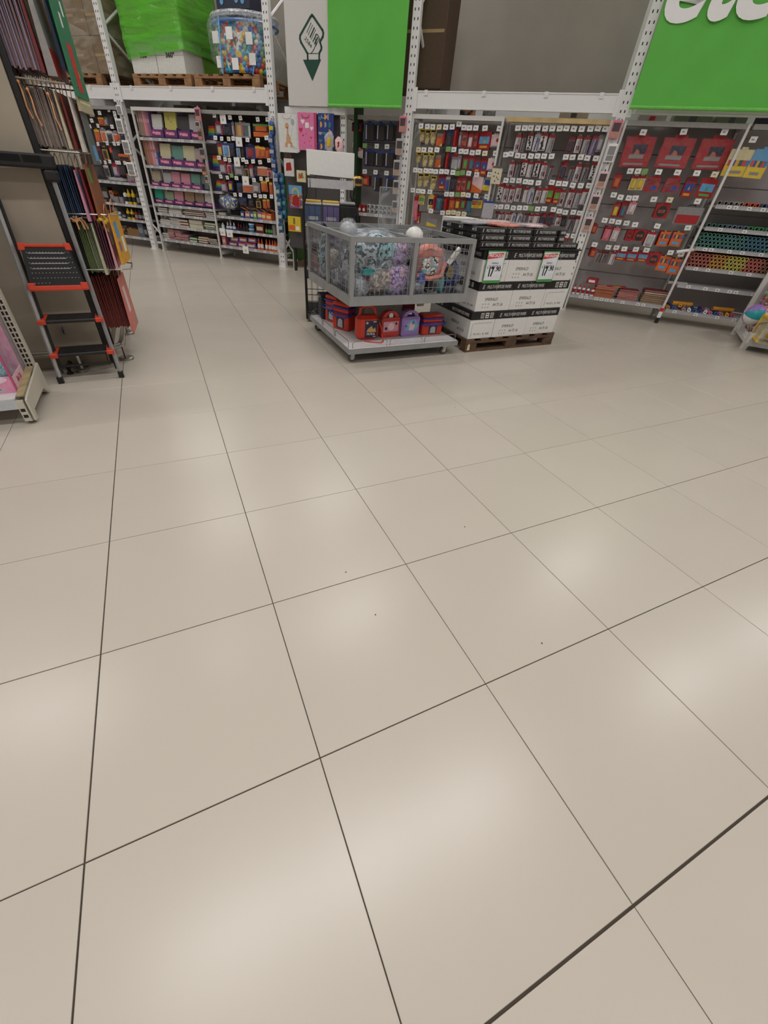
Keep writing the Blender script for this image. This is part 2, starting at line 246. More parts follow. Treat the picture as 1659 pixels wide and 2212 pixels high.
T_L3 = [[(-4.571, 1.988), (-4.28, 1.975), (-4.082, 1.973), (-3.765, 1.964), (-3.588, 1.965)], [(-4.615, 1.722), (-4.489, 1.716), (-4.352, 1.72), (-4.264, 1.726), (-3.993, 1.718), (-3.799, 1.721), (-3.634, 1.753)], [(-4.597, 1.476), (-4.475, 1.463), (-4.387, 1.46), (-4.12, 1.471), (-4.058, 1.449), (-3.927, 1.458), (-3.793, 1.457), (-3.62, 1.485)], [(-4.614, 1.234), (-4.478, 1.227), (-4.387, 1.254), (-4.296, 1.229), (-3.946, 1.222), (-3.8, 1.244), (-3.682, 1.239)], [(-4.366, 1.002), (-4.251, 1.002), (-4.07, 0.994), (-3.954, 1.016), (-3.849, 1.008), (-3.759, 1.013), (-3.626, 1.018)]]
I_L3 = [[('blue_red', -4.564, 1.768, 0.161, 0.121), ('navy', -4.401, 1.766, 0.166, 0.152), ('grey', -4.288, 1.756, 0.186, 0.043), ('marker_set', -4.103, 1.741, 0.198, 0.277), ('orange_green', -3.767, 1.766, 0.163, 0.238)], [('yellow_bluelong', -4.594, 1.495, 0.177, 0.113), ('blue_white', -4.475, 1.497, 0.186, 0.112), ('navy', -4.363, 1.505, 0.182, 0.089), ('blue_white', -4.247, 1.496, 0.154, 0.066), ('dark', -4.16, 1.499, 0.14, 0.055), ('blue_big', -4.017, 1.491, 0.187, 0.162), ('orange_tool', -3.856, 1.505, 0.158, 0.096), ('orange_tool', -3.761, 1.509, 0.144, 0.085), ('marker_o', -3.673, 1.506, 0.137, 0.063)], [('blue_red', -4.592, 1.27, 0.17, 0.139), ('white_redcut', -4.468, 1.269, 0.162, 0.08), ('navy', -4.389, 1.273, 0.147, 0.051), ('grey', -4.278, 1.264, 0.147, 0.158), ('yellow_tool', -4.125, 1.235, 0.168, 0.073), ('blue_red', -4.023, 1.24, 0.182, 0.083), ('dark', -3.934, 1.267, 0.145, 0.055), ('orange_box2', -3.814, 1.28, 0.13, 0.175), ('white_redcut', -3.671, 1.259, 0.129, 0.065)], [('blue_red', -4.635, 1.024, 0.148, 0.119), ('yellow_bluelong', -4.479, 1.049, 0.139, 0.082), ('navy', -4.299, 1.013, 0.161, 0.093), ('orange_box2', -4.127, 1.039, 0.122, 0.183), ('grey', -3.954, 1.05, 0.151, 0.135), ('orange_tool', -3.796, 1.074, 0.149, 0.111), ('orange_tool', -3.667, 1.045, 0.172, 0.066)], [('navy', -4.261, 0.852, 0.119, 0.129), ('dark', -4.089, 0.856, 0.103, 0.093), ('yellow_tool', -3.941, 0.842, 0.126, 0.08), ('orange_tool', -3.816, 0.843, 0.133, 0.062), ('orange_tool', -3.742, 0.856, 0.125, 0.056)]]
BIGTAG = [(-4.414, 1.95), (-4.16, 1.688), (-4.244, 1.436), (-4.113, 1.201), (-4.71, 0.431), (-4.559, 0.422), (-4.249, 0.194)]
T_R0 = [[(-2.141, 2.007), (-1.97, 2.024), (-1.788, 2.024), (-1.604, 2.032)], [(-2.132, 1.726), (-1.968, 1.723), (-1.774, 1.725), (-1.615, 1.726)], [(-1.953, 1.431), (-1.773, 1.43), (-1.596, 1.429)]]
I_R0 = [[('red_blue', -2.12, 1.878, 0.103, 0.148), ('calc', -1.91, 1.78, 0.216, 0.146), ('calc', -1.745, 1.785, 0.21, 0.124), ('calc', -1.583, 1.791, 0.208, 0.11)], [('pink_white', -2.088, 1.584, 0.119, 0.152), ('calc', -1.893, 1.495, 0.205, 0.164), ('calc', -1.729, 1.493, 0.195, 0.121), ('calc', -1.568, 1.491, 0.208, 0.146)], [('gold', -2.075, 1.244, 0.153, 0.2), ('red_small', -1.947, 1.262, 0.122, 0.113), ('calc', -1.749, 1.201, 0.212, 0.09), ('calc', -1.555, 1.203, 0.2, 0.13)]]
SH_L1 = [(-6.963, 1.036), (-7.0, 0.702), (-6.955, 0.461), (-6.959, 0.176)]
SH_L2 = [(-5.556, 1.684), (-5.554, 1.314), (-5.609, 1.022), (-5.548, 0.762), (-5.513, 0.623), (-5.437, 0.435), (-5.435, 0.204)]
SH_L3 = [(-4.102, 0.682), (-4.075, 0.479), (-4.114, 0.224)]
SH_R3 = [(2.085, 0.215)]
SH_R4 = [(2.981, 1.347), (3.102, 1.127), (3.218, 0.916), (3.2, 0.701), (3.17, 0.494), (3.186, 0.183)]
SH_R0 = [(-1.833, 0.92)]
NB = [[('white', -5.825, 1.796, 0.194, 0.229), ('yellow', -5.537, 1.79, 0.232, 0.259), ('darkp', -5.268, 1.784, 0.19, 0.249), ('speckle', -5.048, 1.784, 0.219, 0.216)], [('cream', -5.773, 1.422, 0.201, 0.248), ('teal', -5.51, 1.414, 0.188, 0.256), ('cream', -5.266, 1.406, 0.205, 0.257), ('pinkgrey', -5.066, 1.393, 0.19, 0.165)], [('beige', -6.094, 1.082, 0.153, 0.21), ('greyw', -5.847, 1.079, 0.148, 0.193), ('pink', -5.656, 1.07, 0.178, 0.203), ('pink', -5.434, 1.079, 0.157, 0.212), ('teal', -5.213, 1.083, 0.156, 0.209), ('greygreen', -5.011, 1.063, 0.171, 0.158)], [('tealb', -6.125, 0.835, 0.143, 0.201), ('palegreen', -5.882, 0.834, 0.117, 0.211), ('pink', -5.661, 0.831, 0.141, 0.208), ('floral', -5.419, 0.839, 0.136, 0.217), ('greybrown', -5.195, 0.829, 0.155, 0.201), ('white', -4.999, 0.834, 0.142, 0.161)]]
TRAY = [[('t', -5.796, 1.688, 0.106, 0.261), ('t', -5.505, 1.69, 0.105, 0.267), ('t', -5.226, 1.688, 0.101, 0.25), ('t', -4.993, 1.686, 0.097, 0.194)], [('t', -5.741, 1.316, 0.106, 0.269), ('t', -5.468, 1.314, 0.105, 0.264), ('t', -5.206, 1.311, 0.101, 0.271), ('t', -4.966, 1.308, 0.093, 0.201)], [('t', -6.073, 1.011, 0.073, 0.198), ('t', -5.844, 1.008, 0.073, 0.233), ('t', -5.604, 1.006, 0.076, 0.229), ('t', -5.375, 1.003, 0.08, 0.238), ('t', -5.147, 1.009, 0.079, 0.234)], [('t', -6.069, 0.773, 0.055, 0.202), ('t', -5.841, 0.771, 0.059, 0.225), ('t', -5.609, 0.77, 0.063, 0.221), ('t', -5.386, 0.777, 0.058, 0.218), ('t', -5.15, 0.777, 0.058, 0.227), ('t', -4.94, 0.779, 0.062, 0.186)]]
SPINES = [[('greybrown', -6.216, 1.706, 0.355, 0.047), ('greybrown', -6.17, 1.703, 0.355, 0.047), ('greybrown', -6.124, 1.701, 0.354, 0.047), ('pink', -6.08, 1.703, 0.354, 0.047), ('rose', -6.035, 1.7, 0.353, 0.047), ('purple', -5.989, 1.702, 0.349, 0.046)], [('brown', -6.205, 1.322, 0.345, 0.054), ('brownpink', -6.153, 1.32, 0.344, 0.054), ('brownpink', -6.1, 1.319, 0.345, 0.053), ('pink', -6.048, 1.318, 0.347, 0.053), ('pinkl', -5.993, 1.316, 0.349, 0.053), ('blue', -5.976, 1.315, 0.184, 0.053)]]
STACKS = [('greyw', -6.08, 0.6, 0.106, 0.232), ('white', -5.774, 0.605, 0.113, 0.307), ('brown', -5.34, 0.624, 0.09, 0.479), ('greyw', -4.996, 0.612, 0.102, 0.19), ('white', -6.078, 0.397, 0.127, 0.264), ('whitebk', -5.84, 0.425, 0.135, 0.245), ('brown', -5.623, 0.416, 0.143, 0.215), ('cream', -5.348, 0.42, 0.15, 0.309), ('palegreen', -5.028, 0.403, 0.145, 0.257), ('greyw', -6.142, 0.186, 0.118, 0.156), ('pinkl', -5.995, 0.179, 0.192, 0.147), ('pinkl', -5.84, 0.18, 0.187, 0.146), ('pinkl', -5.674, 0.182, 0.126, 0.165), ('green', -5.469, 0.191, 0.097, 0.176), ('kraft', -5.242, 0.203, 0.11, 0.233), ('darkbrown', -5.017, 0.201, 0.1, 0.21)]
RAINBOW = [('r', -4.762, 1.693, 0.178, 0.191), ('r', -4.76, 1.298, 0.203, 0.198), ('r', -4.77, 1.024, 0.148, 0.156)]
L3SHELF = [('flat', -4.73, 0.666, 0.058, 0.185), ('smallbox_blue', -4.292, 0.698, 0.074, 0.071), ('smallbox_mix', -4.181, 0.686, 0.09, 0.106), ('smallbox_blue', -4.088, 0.681, 0.097, 0.07), ('smallbox_green', -4.024, 0.686, 0.097, 0.064), ('smallbox_bo', -3.926, 0.681, 0.109, 0.104), ('smallbox_orange', -3.846, 0.679, 0.101, 0.092), ('smallbox_orange', -3.745, 0.679, 0.092, 0.114), ('white_bottle', -4.744, 0.462, 0.108, 0.069), ('glue_bottle', -4.638, 0.454, 0.133, 0.069), ('glue_bottle', -4.571, 0.455, 0.135, 0.068), ('glue_bottle', -4.497, 0.461, 0.132, 0.068), ('redcap', -4.401, 0.456, 0.132, 0.061), ('redcap', -4.348, 0.457, 0.115, 0.055), ('darkbottle', -4.28, 0.458, 0.136, 0.061), ('darkbottle', -4.219, 0.459, 0.152, 0.066), ('tub', -4.119, 0.531, 0.075, 0.107), ('tub', -4.125, 0.459, 0.07, 0.108), ('redcase', -3.953, 0.469, 0.142, 0.177), ('greenbottle', -3.807, 0.473, 0.141, 0.058), ('greenbottle', -3.75, 0.474, 0.137, 0.058), ('greenbottle', -3.704, 0.473, 0.133, 0.046), ('greypack', -3.658, 0.465, 0.153, 0.069), ('pinkbox', -4.777, 0.187, 0.162, 0.084), ('bluebox', -4.534, 0.292, 0.074, 0.188), ('bluebox', -4.343, 0.3, 0.076, 0.186), ('bluebox', -4.147, 0.312, 0.07, 0.183), ('bluebox', -4.576, 0.202, 0.081, 0.19), ('bluebox', -4.382, 0.207, 0.085, 0.188), ('bluebox', -4.185, 0.217, 0.084, 0.222), ('orange_bottle', -3.997, 0.221, 0.175, 0.067), ('orange_bottle', -3.932, 0.218, 0.174, 0.066), ('orange_bottle', -3.837, 0.223, 0.174, 0.066), ('orange_bottle', -3.766, 0.219, 0.173, 0.065), ('orange_bottle', -3.708, 0.218, 0.173, 0.065), ('orange_bottle', -3.661, 0.218, 0.173, 0.065), ('white_bottle', -3.708, 0.201, 0.096, 0.036), ('white_bottle', -3.599, 0.202, 0.156, 0.041), ('orange_bottle', -3.634, 0.199, 0.178, 0.047)]
BLUEBAG = [('b', -4.525, 0.764, 0.191, 0.357)]
L1SHELF = [('orange_box', -6.687, 1.035, 0.131, 0.252), ('clearstuff', -7.09, 1.024, 0.067, 0.465), ('blackcase', -7.464, 0.684, 0.247, 0.195), ('tool_orange', -7.304, 0.695, 0.188, 0.135), ('greycase', -7.232, 0.69, 0.106, 0.173), ('greycase', -7.083, 0.688, 0.106, 0.114), ('sprayw', -6.942, 0.696, 0.231, 0.103), ('sprayy', -6.851, 0.69, 0.242, 0.093), ('sprayy', -6.741, 0.698, 0.235, 0.093), ('darkbottle', -6.633, 0.694, 0.24, 0.092), ('tool_low', -7.529, 0.682, 0.06, 0.177), ('redpack', -7.555, 0.423, 0.143, 0.181), ('greycase', -7.338, 0.433, 0.19, 0.158), ('whitebottle', -7.221, 0.436, 0.153, 0.088), ('darkbottle', -7.11, 0.439, 0.135, 0.097), ('sprayy', -6.985, 0.442, 0.188, 0.096), ('sprayy', -6.883, 0.444, 0.181, 0.096), ('redbottle', -6.781, 0.452, 0.169, 0.085), ('darkbottle', -6.687, 0.453, 0.174, 0.085), ('darkbottle', -6.597, 0.454, 0.168, 0.094), ('whitepack', -7.476, 0.139, 0.078, 0.143), ('junk', -7.288, 0.148, 0.161, 0.221), ('cardboard', -6.993, 0.16, 0.166, 0.335), ('bluecase', -6.778, 0.172, 0.226, 0.174), ('darkcase', -6.654, 0.171, 0.189, 0.115)]
R3SHELF = [('glue', 1.531, 0.188, 0.176, 0.057), ('glue', 1.594, 0.192, 0.18, 0.057), ('glue', 1.657, 0.196, 0.175, 0.056), ('glue', 1.72, 0.201, 0.17, 0.056), ('glue', 1.784, 0.204, 0.159, 0.06), ('gluebig', 1.726, 0.369, 0.074, 0.142), ('bookstack', 1.943, 0.192, 0.158, 0.282), ('bookstack2', 2.247, 0.208, 0.149, 0.273), ('bookstack3', 2.583, 0.214, 0.182, 0.322)]
R0SHELF = [('gluered', -2.114, 0.943, 0.103, 0.062), ('gluered', -2.04, 0.942, 0.114, 0.062), ('gluered', -1.966, 0.942, 0.113, 0.061), ('gluewhite', -1.885, 0.915, 0.124, 0.061), ('gluewhite', -1.812, 0.92, 0.124, 0.061), ('gluewhite', -1.74, 0.926, 0.123, 0.06), ('gluewhite', -1.669, 0.931, 0.123, 0.06), ('gluewhite', -1.598, 0.936, 0.122, 0.06), ('gluewhite', -1.527, 0.941, 0.122, 0.059)]
BAGS = [('giraffe', -3.058, 1.585, 0.425, 0.32), ('pinkbag', -2.749, 1.621, 0.404, 0.276), ('geo', -2.449, 1.633, 0.39, 0.215), ('smallbag', -3.076, 1.305, 0.209, 0.163), ('catbag', -2.869, 1.245, 0.141, 0.147), ('kidbook', -2.983, 0.911, 0.288, 0.221), ('yellowpack', -3.032, 0.594, 0.204, 0.222), ('silverbag', -2.376, 1.617, 0.217, 0.149), ('silverbag2', -2.215, 1.614, 0.171, 0.134)]
GOLDLAMP = [('g', -1.9, 1.248, 0.125, 0.202)]
CS_L1 = [(-6.433, 2.008), (-6.513, 1.806), (-6.481, 1.532), (-6.502, 1.237)]
CS_L2 = [(-4.818, 1.986), (-4.851, 1.861), (-4.838, 1.742), (-4.851, 1.513), (-4.87, 1.297), (-4.841, 1.179)]
CS_R0 = [(-1.271, 1.94), (-1.294, 1.711), (-1.308, 1.488), (-1.298, 1.273), (-1.295, 1.048)]
CS_R2 = [(1.388, 1.961), (1.417, 1.753), (1.418, 1.502), (1.418, 1.275), (1.418, 1.047)]
BLUESTRIP = [(-3.452, 1.858), (-3.483, 1.717), (-3.472, 1.587), (-3.46, 1.419), (-3.437, 1.246), (-3.421, 1.096), (-3.416, 0.934), (-3.411, 0.759), (-3.415, 0.602), (-3.422, 0.415)]
PEND = [('cards', 0.1, 1.388, 0.185, 0.133), ('clearsheet', 0.078, 1.01, 0.193, 0.153)]
# ------------------------------------------------------------------ the setting: floor, walls, ceiling
T = .6
tile_m = [mat('floor_tile_%s' % k, c, .27, spec=.5, var=.012, scale=2.2) for k, c in (('a',(197,188,176)),('b',(196,187,175)),('c',(198,189,177)))]
grout = mat('floor_grout', (74,64,55), .9)
fl = MB().box(-9, 17, -6, 17, -.12, -.004).obj('floor', grout); tag(fl, kind='structure')
def gapx(i): return {0:.0042, 1:.0028, 2:.0024, 5:.003}.get(i, .0027)
def gapy(j): return {-2:.006, -1:.0032, 0:.003}.get(j, .0027)
cells = []
for i in range(-15, 28):
    for j in range(-10, 28):
        x, y = (i+.5)*T, (j+.5)*T
        d = cam.matrix_world.inverted() @ Vector((x, y, 0))
        vis = d.z < -.05 and abs(d.x/-d.z) < 1.15 and abs(d.y/-d.z) < 1.55 and x+y < 10.6
        cells.append((0 if vis else 1, (Vector((x, y))-Vector((.49, -1.04))).length, i, j))
cells.sort()
rest = MB(); cache = {}
for n, (nv, dist, i, j) in enumerate(cells):
    g = (gapx(i)/2, gapx(i+1)/2, gapy(j)/2, gapy(j+1)/2)
    if n < 290 and not nv:
        k = (g, n % 3)
        if k not in cache:
            x0, x1, y0, y1 = -T/2+g[0], T/2-g[1], -T/2+g[2], T/2-g[3]; c = .0012
            mb = MB().add([(x0,y0,-.004),(x1,y0,-.004),(x1,y1,-.004),(x0,y1,-.004),(x0,y0,-c),(x1,y0,-c),(x1,y1,-c),(x0,y1,-c),
                (x0+c,y0+c,0),(x1-c,y0+c,0),(x1-c,y1-c,0),(x0+c,y1-c,0)],
                [(0,1,5,4),(1,2,6,5),(2,3,7,6),(3,0,4,7),(4,5,9,8),(5,6,10,9),(6,7,11,10),(7,4,8,11),(8,9,10,11)])
            cache[k] = mb.mesh('tile', tile_m[n % 3])
        put('tile', cache[k], fl, ((i+.5)*T, (j+.5)*T, 0))
    else:
        rest.box(i*T+g[0], (i+1)*T-g[1], j*T+g[2], (j+1)*T-g[3], -.004, 0)
tag(rest.obj('far_tiles', tile_m[0], fl), kind='stuff')
wallm = mat('back_wall_paint', (160,153,143), .8, var=.03, scale=3)
def wall(name, p, q, h=6.2, th=.15, m=wallm):
    a = math.atan2(q[1]-p[1], q[0]-p[0]); L_ = math.hypot(q[0]-p[0], q[1]-p[1])
    return tag(MB().box(0, L_, 0, th, 0, h).obj(name, m, None, (p[0], p[1], 0), a), kind='structure')
wall('wall_back', fr(S_R, -13, 1.75)[:2], fr(S_R, 7, 1.75)[:2])
sidem = mat('far_wall_paint', (206,204,202), .85, var=.02, scale=1)
wall('wall_left', (-9, -6), (-9, 17), m=sidem); wall('wall_front', (17, -6), (-9, -6), m=sidem); wall('wall_right', (17, 17), (17, -6), m=sidem)
ceil_m = mat('ceiling_panels', (205,202,196), .9)
tag(MB().box(-9, 17, -6, 17, 6.2, 6.3).obj('ceiling', ceil_m), kind='structure')
lampm = mat('lamp_housing', (225,225,225), .5); diff = mat('lamp_diffuser', (255,248,235), .5, emit=4.0)
lm1 = MB().box(-.8, .8, -.14, .14, .0, .09).mesh('housing', lampm); lm2 = MB().box(-.75, .75, -.11, .11, -.012, 0).mesh('diffuser', diff)
lm3 = MB().tube([(0,0,.09),(0,0,.7)], .006, 6).mesh('hanger', lampm)
for i_, (x, y) in enumerate(LAMPS):
    t = thing('ceiling_lamp', 'long white ceiling lamp hung above the aisles', 'lamp', (x, y, LAMP_Z), 0, 'ceiling lamps')
    put('housing', lm1, t); put('diffuser', lm2, t); put('hanger', lm3, t, (-.6,0,0)); put('hanger', lm3, t, (.6,0,0))
# pillar with skirting and the steel bumper rail around it
pm = mat('pillar_paint', (166,155,139), .75, var=.04, scale=4)
pl = MB().box(-1.3, -.105, 2.93, 4.2, 0, 6.2).obj('wall_pillar', pm); tag(pl, kind='structure')
sk = mat('skirting', (128,116,100), .6)
tag(MB().box(-1.31, -.1, 2.915, 2.93, 0, .09).box(-.105, -.09, 2.915, 4.2, 0, .09).obj('baseboard_pillar', sk), kind='structure')

# ------------------------------------------------------------------ racking
def slots(mb, x, z0, z1, y=-.031, dx=.022):
    z = z0
    while z < z1:
        for k in (-1, 1): mb.box(x+k*dx-.006, x+k*dx+.006, y, y+.002, z, z+.024)
        z += .075
def rack(S, posts, beams, name_label, H=4.6, group=None, beamz=(2.10,2.264), depth=1.1, clips=()):
    t = thing('pallet_rack', name_label, 'rack', fr(S, posts[0]), RZ, group)
    s0 = posts[0]
    for p in posts:
        x = p-s0
        u = MB().box(x-.05, x+.05, -.03, .045, 0, H).box(x-.065, x+.065, -.05, .07, 0, .012).obj('upright', RAILW, t)
        m = MB(); slots(m, x, .08, H); tag(m.obj('slots', BLKP, u), kind='stuff')
        MB().box(x-.05, x+.05, depth-.07, depth, 0, H).obj('upright', RAILW, t)
        z = .25; k = 0
        while z < H-.8:
            a, b = (z, z+.62)
            y0, y1 = .045, depth-.07
            if k % 2: y0, y1 = y1, y0
            MB().tube([(x, y0, a), (x, y1, b)], .019, 6).obj('brace', RAILW, t)
            z += .68; k += 1
        for z in (.2, 2.0, H-.2): MB().tube([(x, .045, z), (x, depth-.07, z)], .016, 6).obj('brace', RAILW, t)
    for a, b in beams:
        z0, z1 = beamz
        for y, nm in ((-.025, 'beam'), (depth-.05, 'beam')):
            bm = MB().box(a-s0, b-s0, y, y+.05, z0+.006, z1-.006).box(a-s0, b-s0, y-.006, y+.05, z0, z0+.012).box(a-s0, b-s0, y-.006, y+.05, z1-.012, z1).obj(nm, RAILW, t)
            if y < 0:
                for e in (a, b-.05): MB().box(e-s0, e-s0+.05, y-.009, y-.0065, z0-.03, z1+.03).obj('beam_connector', RAILW, bm)
    for c in clips:
        MB().box(c-s0-.022, c-s0+.022, -.034, -.0315, beamz[1]-.045, beamz[1]+.006).box(c-s0-.006, c-s0+.006, -.037, -.034, beamz[1]-.032, beamz[1]-.014).obj('clip', RAILW, t)
    return t
rack(S_R, [-1.216, 1.40], [(-1.166, 1.35), (1.45, 4.6)], 'white pallet rack over the pen bays, in front of bare grey wall', clips=(-1.0,-.25,.5,1.12), group=None)
rack(S_L, [-6.44, -3.46], [(-9.4, -6.49), (-6.39, -3.51)], 'white pallet rack over the notebook bays, carrying wrapped pallets', beamz=(2.14,2.30), clips=(-7.0,-6.1,-5.3,-4.5,-3.75))

# ------------------------------------------------------------------ shelving bays with peg hooks
TAGP = mat('tag_print', (140,138,140), .6)
TAGM = [mat('price_tag_white', (232,231,230), .5), mat('price_tag_cream', (226,214,180), .5), mat('price_tag_green', (122,168,88), .5)]
hook_mesh = MB().tube([(0,.40,.03),(0,.0,.022),(0,-.012,.03)], .0028, 5).mesh('peg_hook', CHROME)
tag_mesh = [MB().box(-.034,.034,-.016,-.0135,-.026,.026, mi=0).box(-.016,.010,-.0166,-.016,-.007,.006, mi=1).mesh('price_tag', [m, TAGP]) for m in TAGM]
rail_tag = MB().box(-.024,.024,-.0035,0,-.016,.016, mi=0).box(-.012,.010,-.0042,-.0035,-.007,.007, mi=1).mesh('price_tag', [TAGM[0], TAGP])
def bay(S, s0, s1, label, shelves=(), hooks=(), H=2.05, depth=.45, topm=WHITE, frame=True, base=.2, panel=GREYP, rows=7, base_m=SHELFG, t0=0.0, off=True, tagged=True, skip_left=False):
    t = thing('shelving_bay', label, 'shelving', fr(S, s0, t0), RZ)
    w = s1-s0; g = .004
    zz = [base+(H-base)*k/rows for k in range(rows+1)]
    for k in range(rows): MB().cbox(.012, w-.012, depth, depth+.02, zz[k]+g, zz[k+1]-g, .003).obj('back_panel', panel, t)
    MB().box(.0, w, depth+.02, depth+.03, base, H).obj('backing_sheet', panel, t)
    for x in ((w-.013,) if skip_left else (.013, w-.013)):
        MB().box(x-.013, x+.013, 0, .028, .02, H).box(x-.013, x+.013, .028, depth, .06, .12).box(x-.013, x+.013, depth-.03, depth+.03, .0, H+.02).box(x-.02, x+.02, -.012, .05, 0, .02).obj('frame_post', WHITE, t)
        MB().box(x-.013, x+.013, .028, depth-.03, H-.04, H-.005).obj('side_rail', WHITE, t)
    if frame: MB().box(.026, w-.026, 0, .03, H-.045, H).box(.026, w-.026, .005, depth-.03, H-.012, H-.002).obj('top_rail', topm, t)
    for zs in list(shelves)+[base]:
        sh = MB().box(.028, w-.028, .012, depth-.002, zs-.03, zs-.006).obj('shelf', SHELFG, t)
        lp = MB().box(.028, w-.028, 0, .012, zs-.042, zs).box(.028, w-.028, -.004, 0, zs-.04, zs-.036).box(.028, w-.028, -.004, 0, zs-.006, zs-.002).obj('price_rail', LIPG, sh)
        if tagged:
            x = .1+random.random()*.1
            while x < w-.08:
                put('price_tag', rail_tag, t, (x, -.004, zs-.021)); x += random.choice([.07,.14,.2,.26])
    for row in hooks:
        for s, z in row:
            h = put('peg_hook', hook_mesh, t, (s-s0, .045, z))
            k = 0 if random.random() < .9 else random.choice([1,2])
            q = put('price_tag', tag_mesh[k], h); q.rotation_euler = (random.uniform(-.15,.15), random.uniform(-.08,.08), random.uniform(-.15,.15))
    return t
DARKPANEL = mat('dark_back_panel', (58,54,54), .6)
GOLD = mat('worn_yellow_rail', (196,170,120), .5, var=.15, scale=6)
GREYR = mat('grey_rail', (150,147,144), .5)
bay(S_R, -1.165, .058, 'white framed peg bay of yellow toy and marker packs, left of the pens', hooks=T_R1)
bay(S_R, .062, 1.335, 'peg bay full of pen packs behind the paper pallet, yellowed top rail', hooks=T_R2, topm=GOLD, skip_left=True)
bay(S_R, 1.465, 2.744, 'peg bay of red art packs with three large red sets on top', hooks=T_R3, base=.215, topm=GREYR)
bay(S_R, 2.748, 4.1, 'shelving bay of coloured paper rolls beside the leaning white post', shelves=[z for s, z in SH_R4[:5]], hooks=T_R4, base=.183, topm=GREYR, skip_left=True)
bay(S_L, -8.3, -6.50, 'dark bay of hardware tools behind the hanging gift bags', shelves=[SH_L1[0][1], SH_L1[1][1], SH_L1[2][1]], base=.176, hooks=T_L1, topm=GREYR, H=2.06, panel=DARKPANEL)
bay(S_L, -6.245, -4.83, 'bay of notebooks on seven shelves with purple display trays', shelves=[z for s, z in SH_L2[:6]], base=.204, topm=WHITE, H=2.06)
bay(S_L, -4.826, -3.53, 'bay of blue and orange school supplies right of the notebooks', shelves=[z for s, z in SH_L3[:2]], base=.224, hooks=T_L3, topm=GREYR, H=2.05, skip_left=True, panel=DARKPANEL)
bay(S_R, -2.28, -1.30, 'grey recessed peg bay of calculators behind the black wire cart', shelves=[SH_R0[0][1]], hooks=[[(s, z) for s, z in r] for r in T_R0], t0=.28, H=2.05, base=.2, topm=GREYP, depth=.42)
# display wall that carries the gift bags, beside the racking post
t = thing('peg_wall', 'dark peg panel behind the giraffe and pink gift bags', 'peg wall', fr(S_R, -3.2, .06), RZ)
for k in range(5): MB().cbox(0, .93, 0, .02, .35+k*.34, .35+k*.34+.332, .003).obj('back_panel', mat('dark_grey_panel', (72,68,68), .6), t)
MB().box(.05,.09,.02,.06,0,2.05).box(.84,.88,.02,.06,0,2.05).obj('frame_post', BLACK, t)
t = thing('header_beam', 'short white beam under the white sign with the hand', 'beam', fr(S_R, -3.11, 0), RZ)
MB().box(0, .96, -.02, .03, 2.015, 2.085).obj('beam', RAILW, t)
t = thing('slotted_post', 'white slotted post right of the patterned gift bag', 'post', fr(S_R, -2.20, .06), RZ)
MB().box(-.035,.035,-.03,.03,0,2.2).obj('upright', RAILW, t); m = MB(); slots(m, 0, .1, 2.1, -.032, .016); tag(m.obj('slots', BLKP, t), kind='stuff')
t = thing('green_column', 'dark green painted column behind the slotted post', 'column', fr(S_R, -2.12, .30), RZ)
MB().box(-.02,.04,-.02,.2,.1,2.3).obj('shaft', mat('dark_green_paint', (38,66,36), .6), t)
MB().box(-.03,.05,-.03,.21,0,.1).obj('base', mat('brown_base', (120,100,84), .7), t)
t = thing('green_post', 'green column with beige foot left of the black wire cart', 'column', (2.86, 7.62, 0), RZ)
MB().box(-.12,.12,-.1,.15,.1,1.6).obj('shaft', mat('mid_green_paint', (72,112,48), .6), t)
MB().box(-.14,.14,-.12,.17,0,.1).obj('base', mat('beige_base', (140,120,100), .7), t)
# stepped brackets at the racking feet
def bracket(S, s, label):
    t = thing('foot_bracket', label, 'bracket', fr(S, s, 0), RZ)
    MB().tube([(0,.0,.42),(.11,.05,.26)], .016, 6).tube([(0,.02,.12),(.16,.1,.12)], .02, 6).box(.09,.13,.06,.1,0,.26).obj('arm', WHITE, t)
bracket(S_L, -3.385, 'white angled bracket at the foot of the rack post left of the wire cart')
bracket(S_L, -6.36, 'white angled bracket at the foot of the post between hardware and notebooks')
# ------------------------------------------------------------------ packs on the peg hooks
# kind: (words, category, card, header, product colour or pattern, form)
def M(n, c, r=.4, **k): return mat(n, c, r, **k)
c_white = M('pack_white', (216,210,210)); c_red = M('pack_red', (164,30,32)); c_yel = M('pack_yellow', (222,190,44)); c_blu = M('pack_blue', (44,72,150))
c_nav = M('pack_navy', (34,36,60)); c_dk = M('pack_dark', (44,38,40)); c_gry = M('pack_grey', (140,136,138)); c_org = M('pack_orange', (214,104,44))
c_pnk = M('pack_pink', (222,120,140)); c_pal = M('pack_palepink', (230,196,198)); c_teal = M('pack_teal', (52,116,140)); c_grn = M('pack_green', (92,160,70))
c_brn = M('pack_brown', (176,104,72)); c_cream = M('pack_cream', (216,204,160)); c_sky = M('pack_sky', (96,160,206)); c_dred = M('pack_darkred', (112,28,32))
c_vio = M('pack_violet', (128,98,150)); c_yd = M('pack_gold', (206,158,60)); c_penm = M('pen_grey', (150,140,146)); c_tr = M('pack_silver', (182,180,184), .25)
p_toy = patt('toy_parts', [(206,180,70),(196,186,160),(150,128,60),(214,196,96)], 22)
p_mark = patt('marker_bodies', [(60,48,46),(190,52,48),(200,160,110),(220,210,200)], 16)
p_set = patt('marker_stripes', [(206,110,60),(210,170,70),(196,190,90),(190,84,84),(70,74,84),(56,90,120),(60,104,74),(190,196,200)], kind='stripe')
p_red = patt('red_print', [(186,40,40),(196,52,44),(70,110,180),(190,44,40),(226,200,90)], 12)
p_dot = patt('dotted_print', [(226,222,218),(30,28,30),(226,222,218),(222,216,210)], 34)
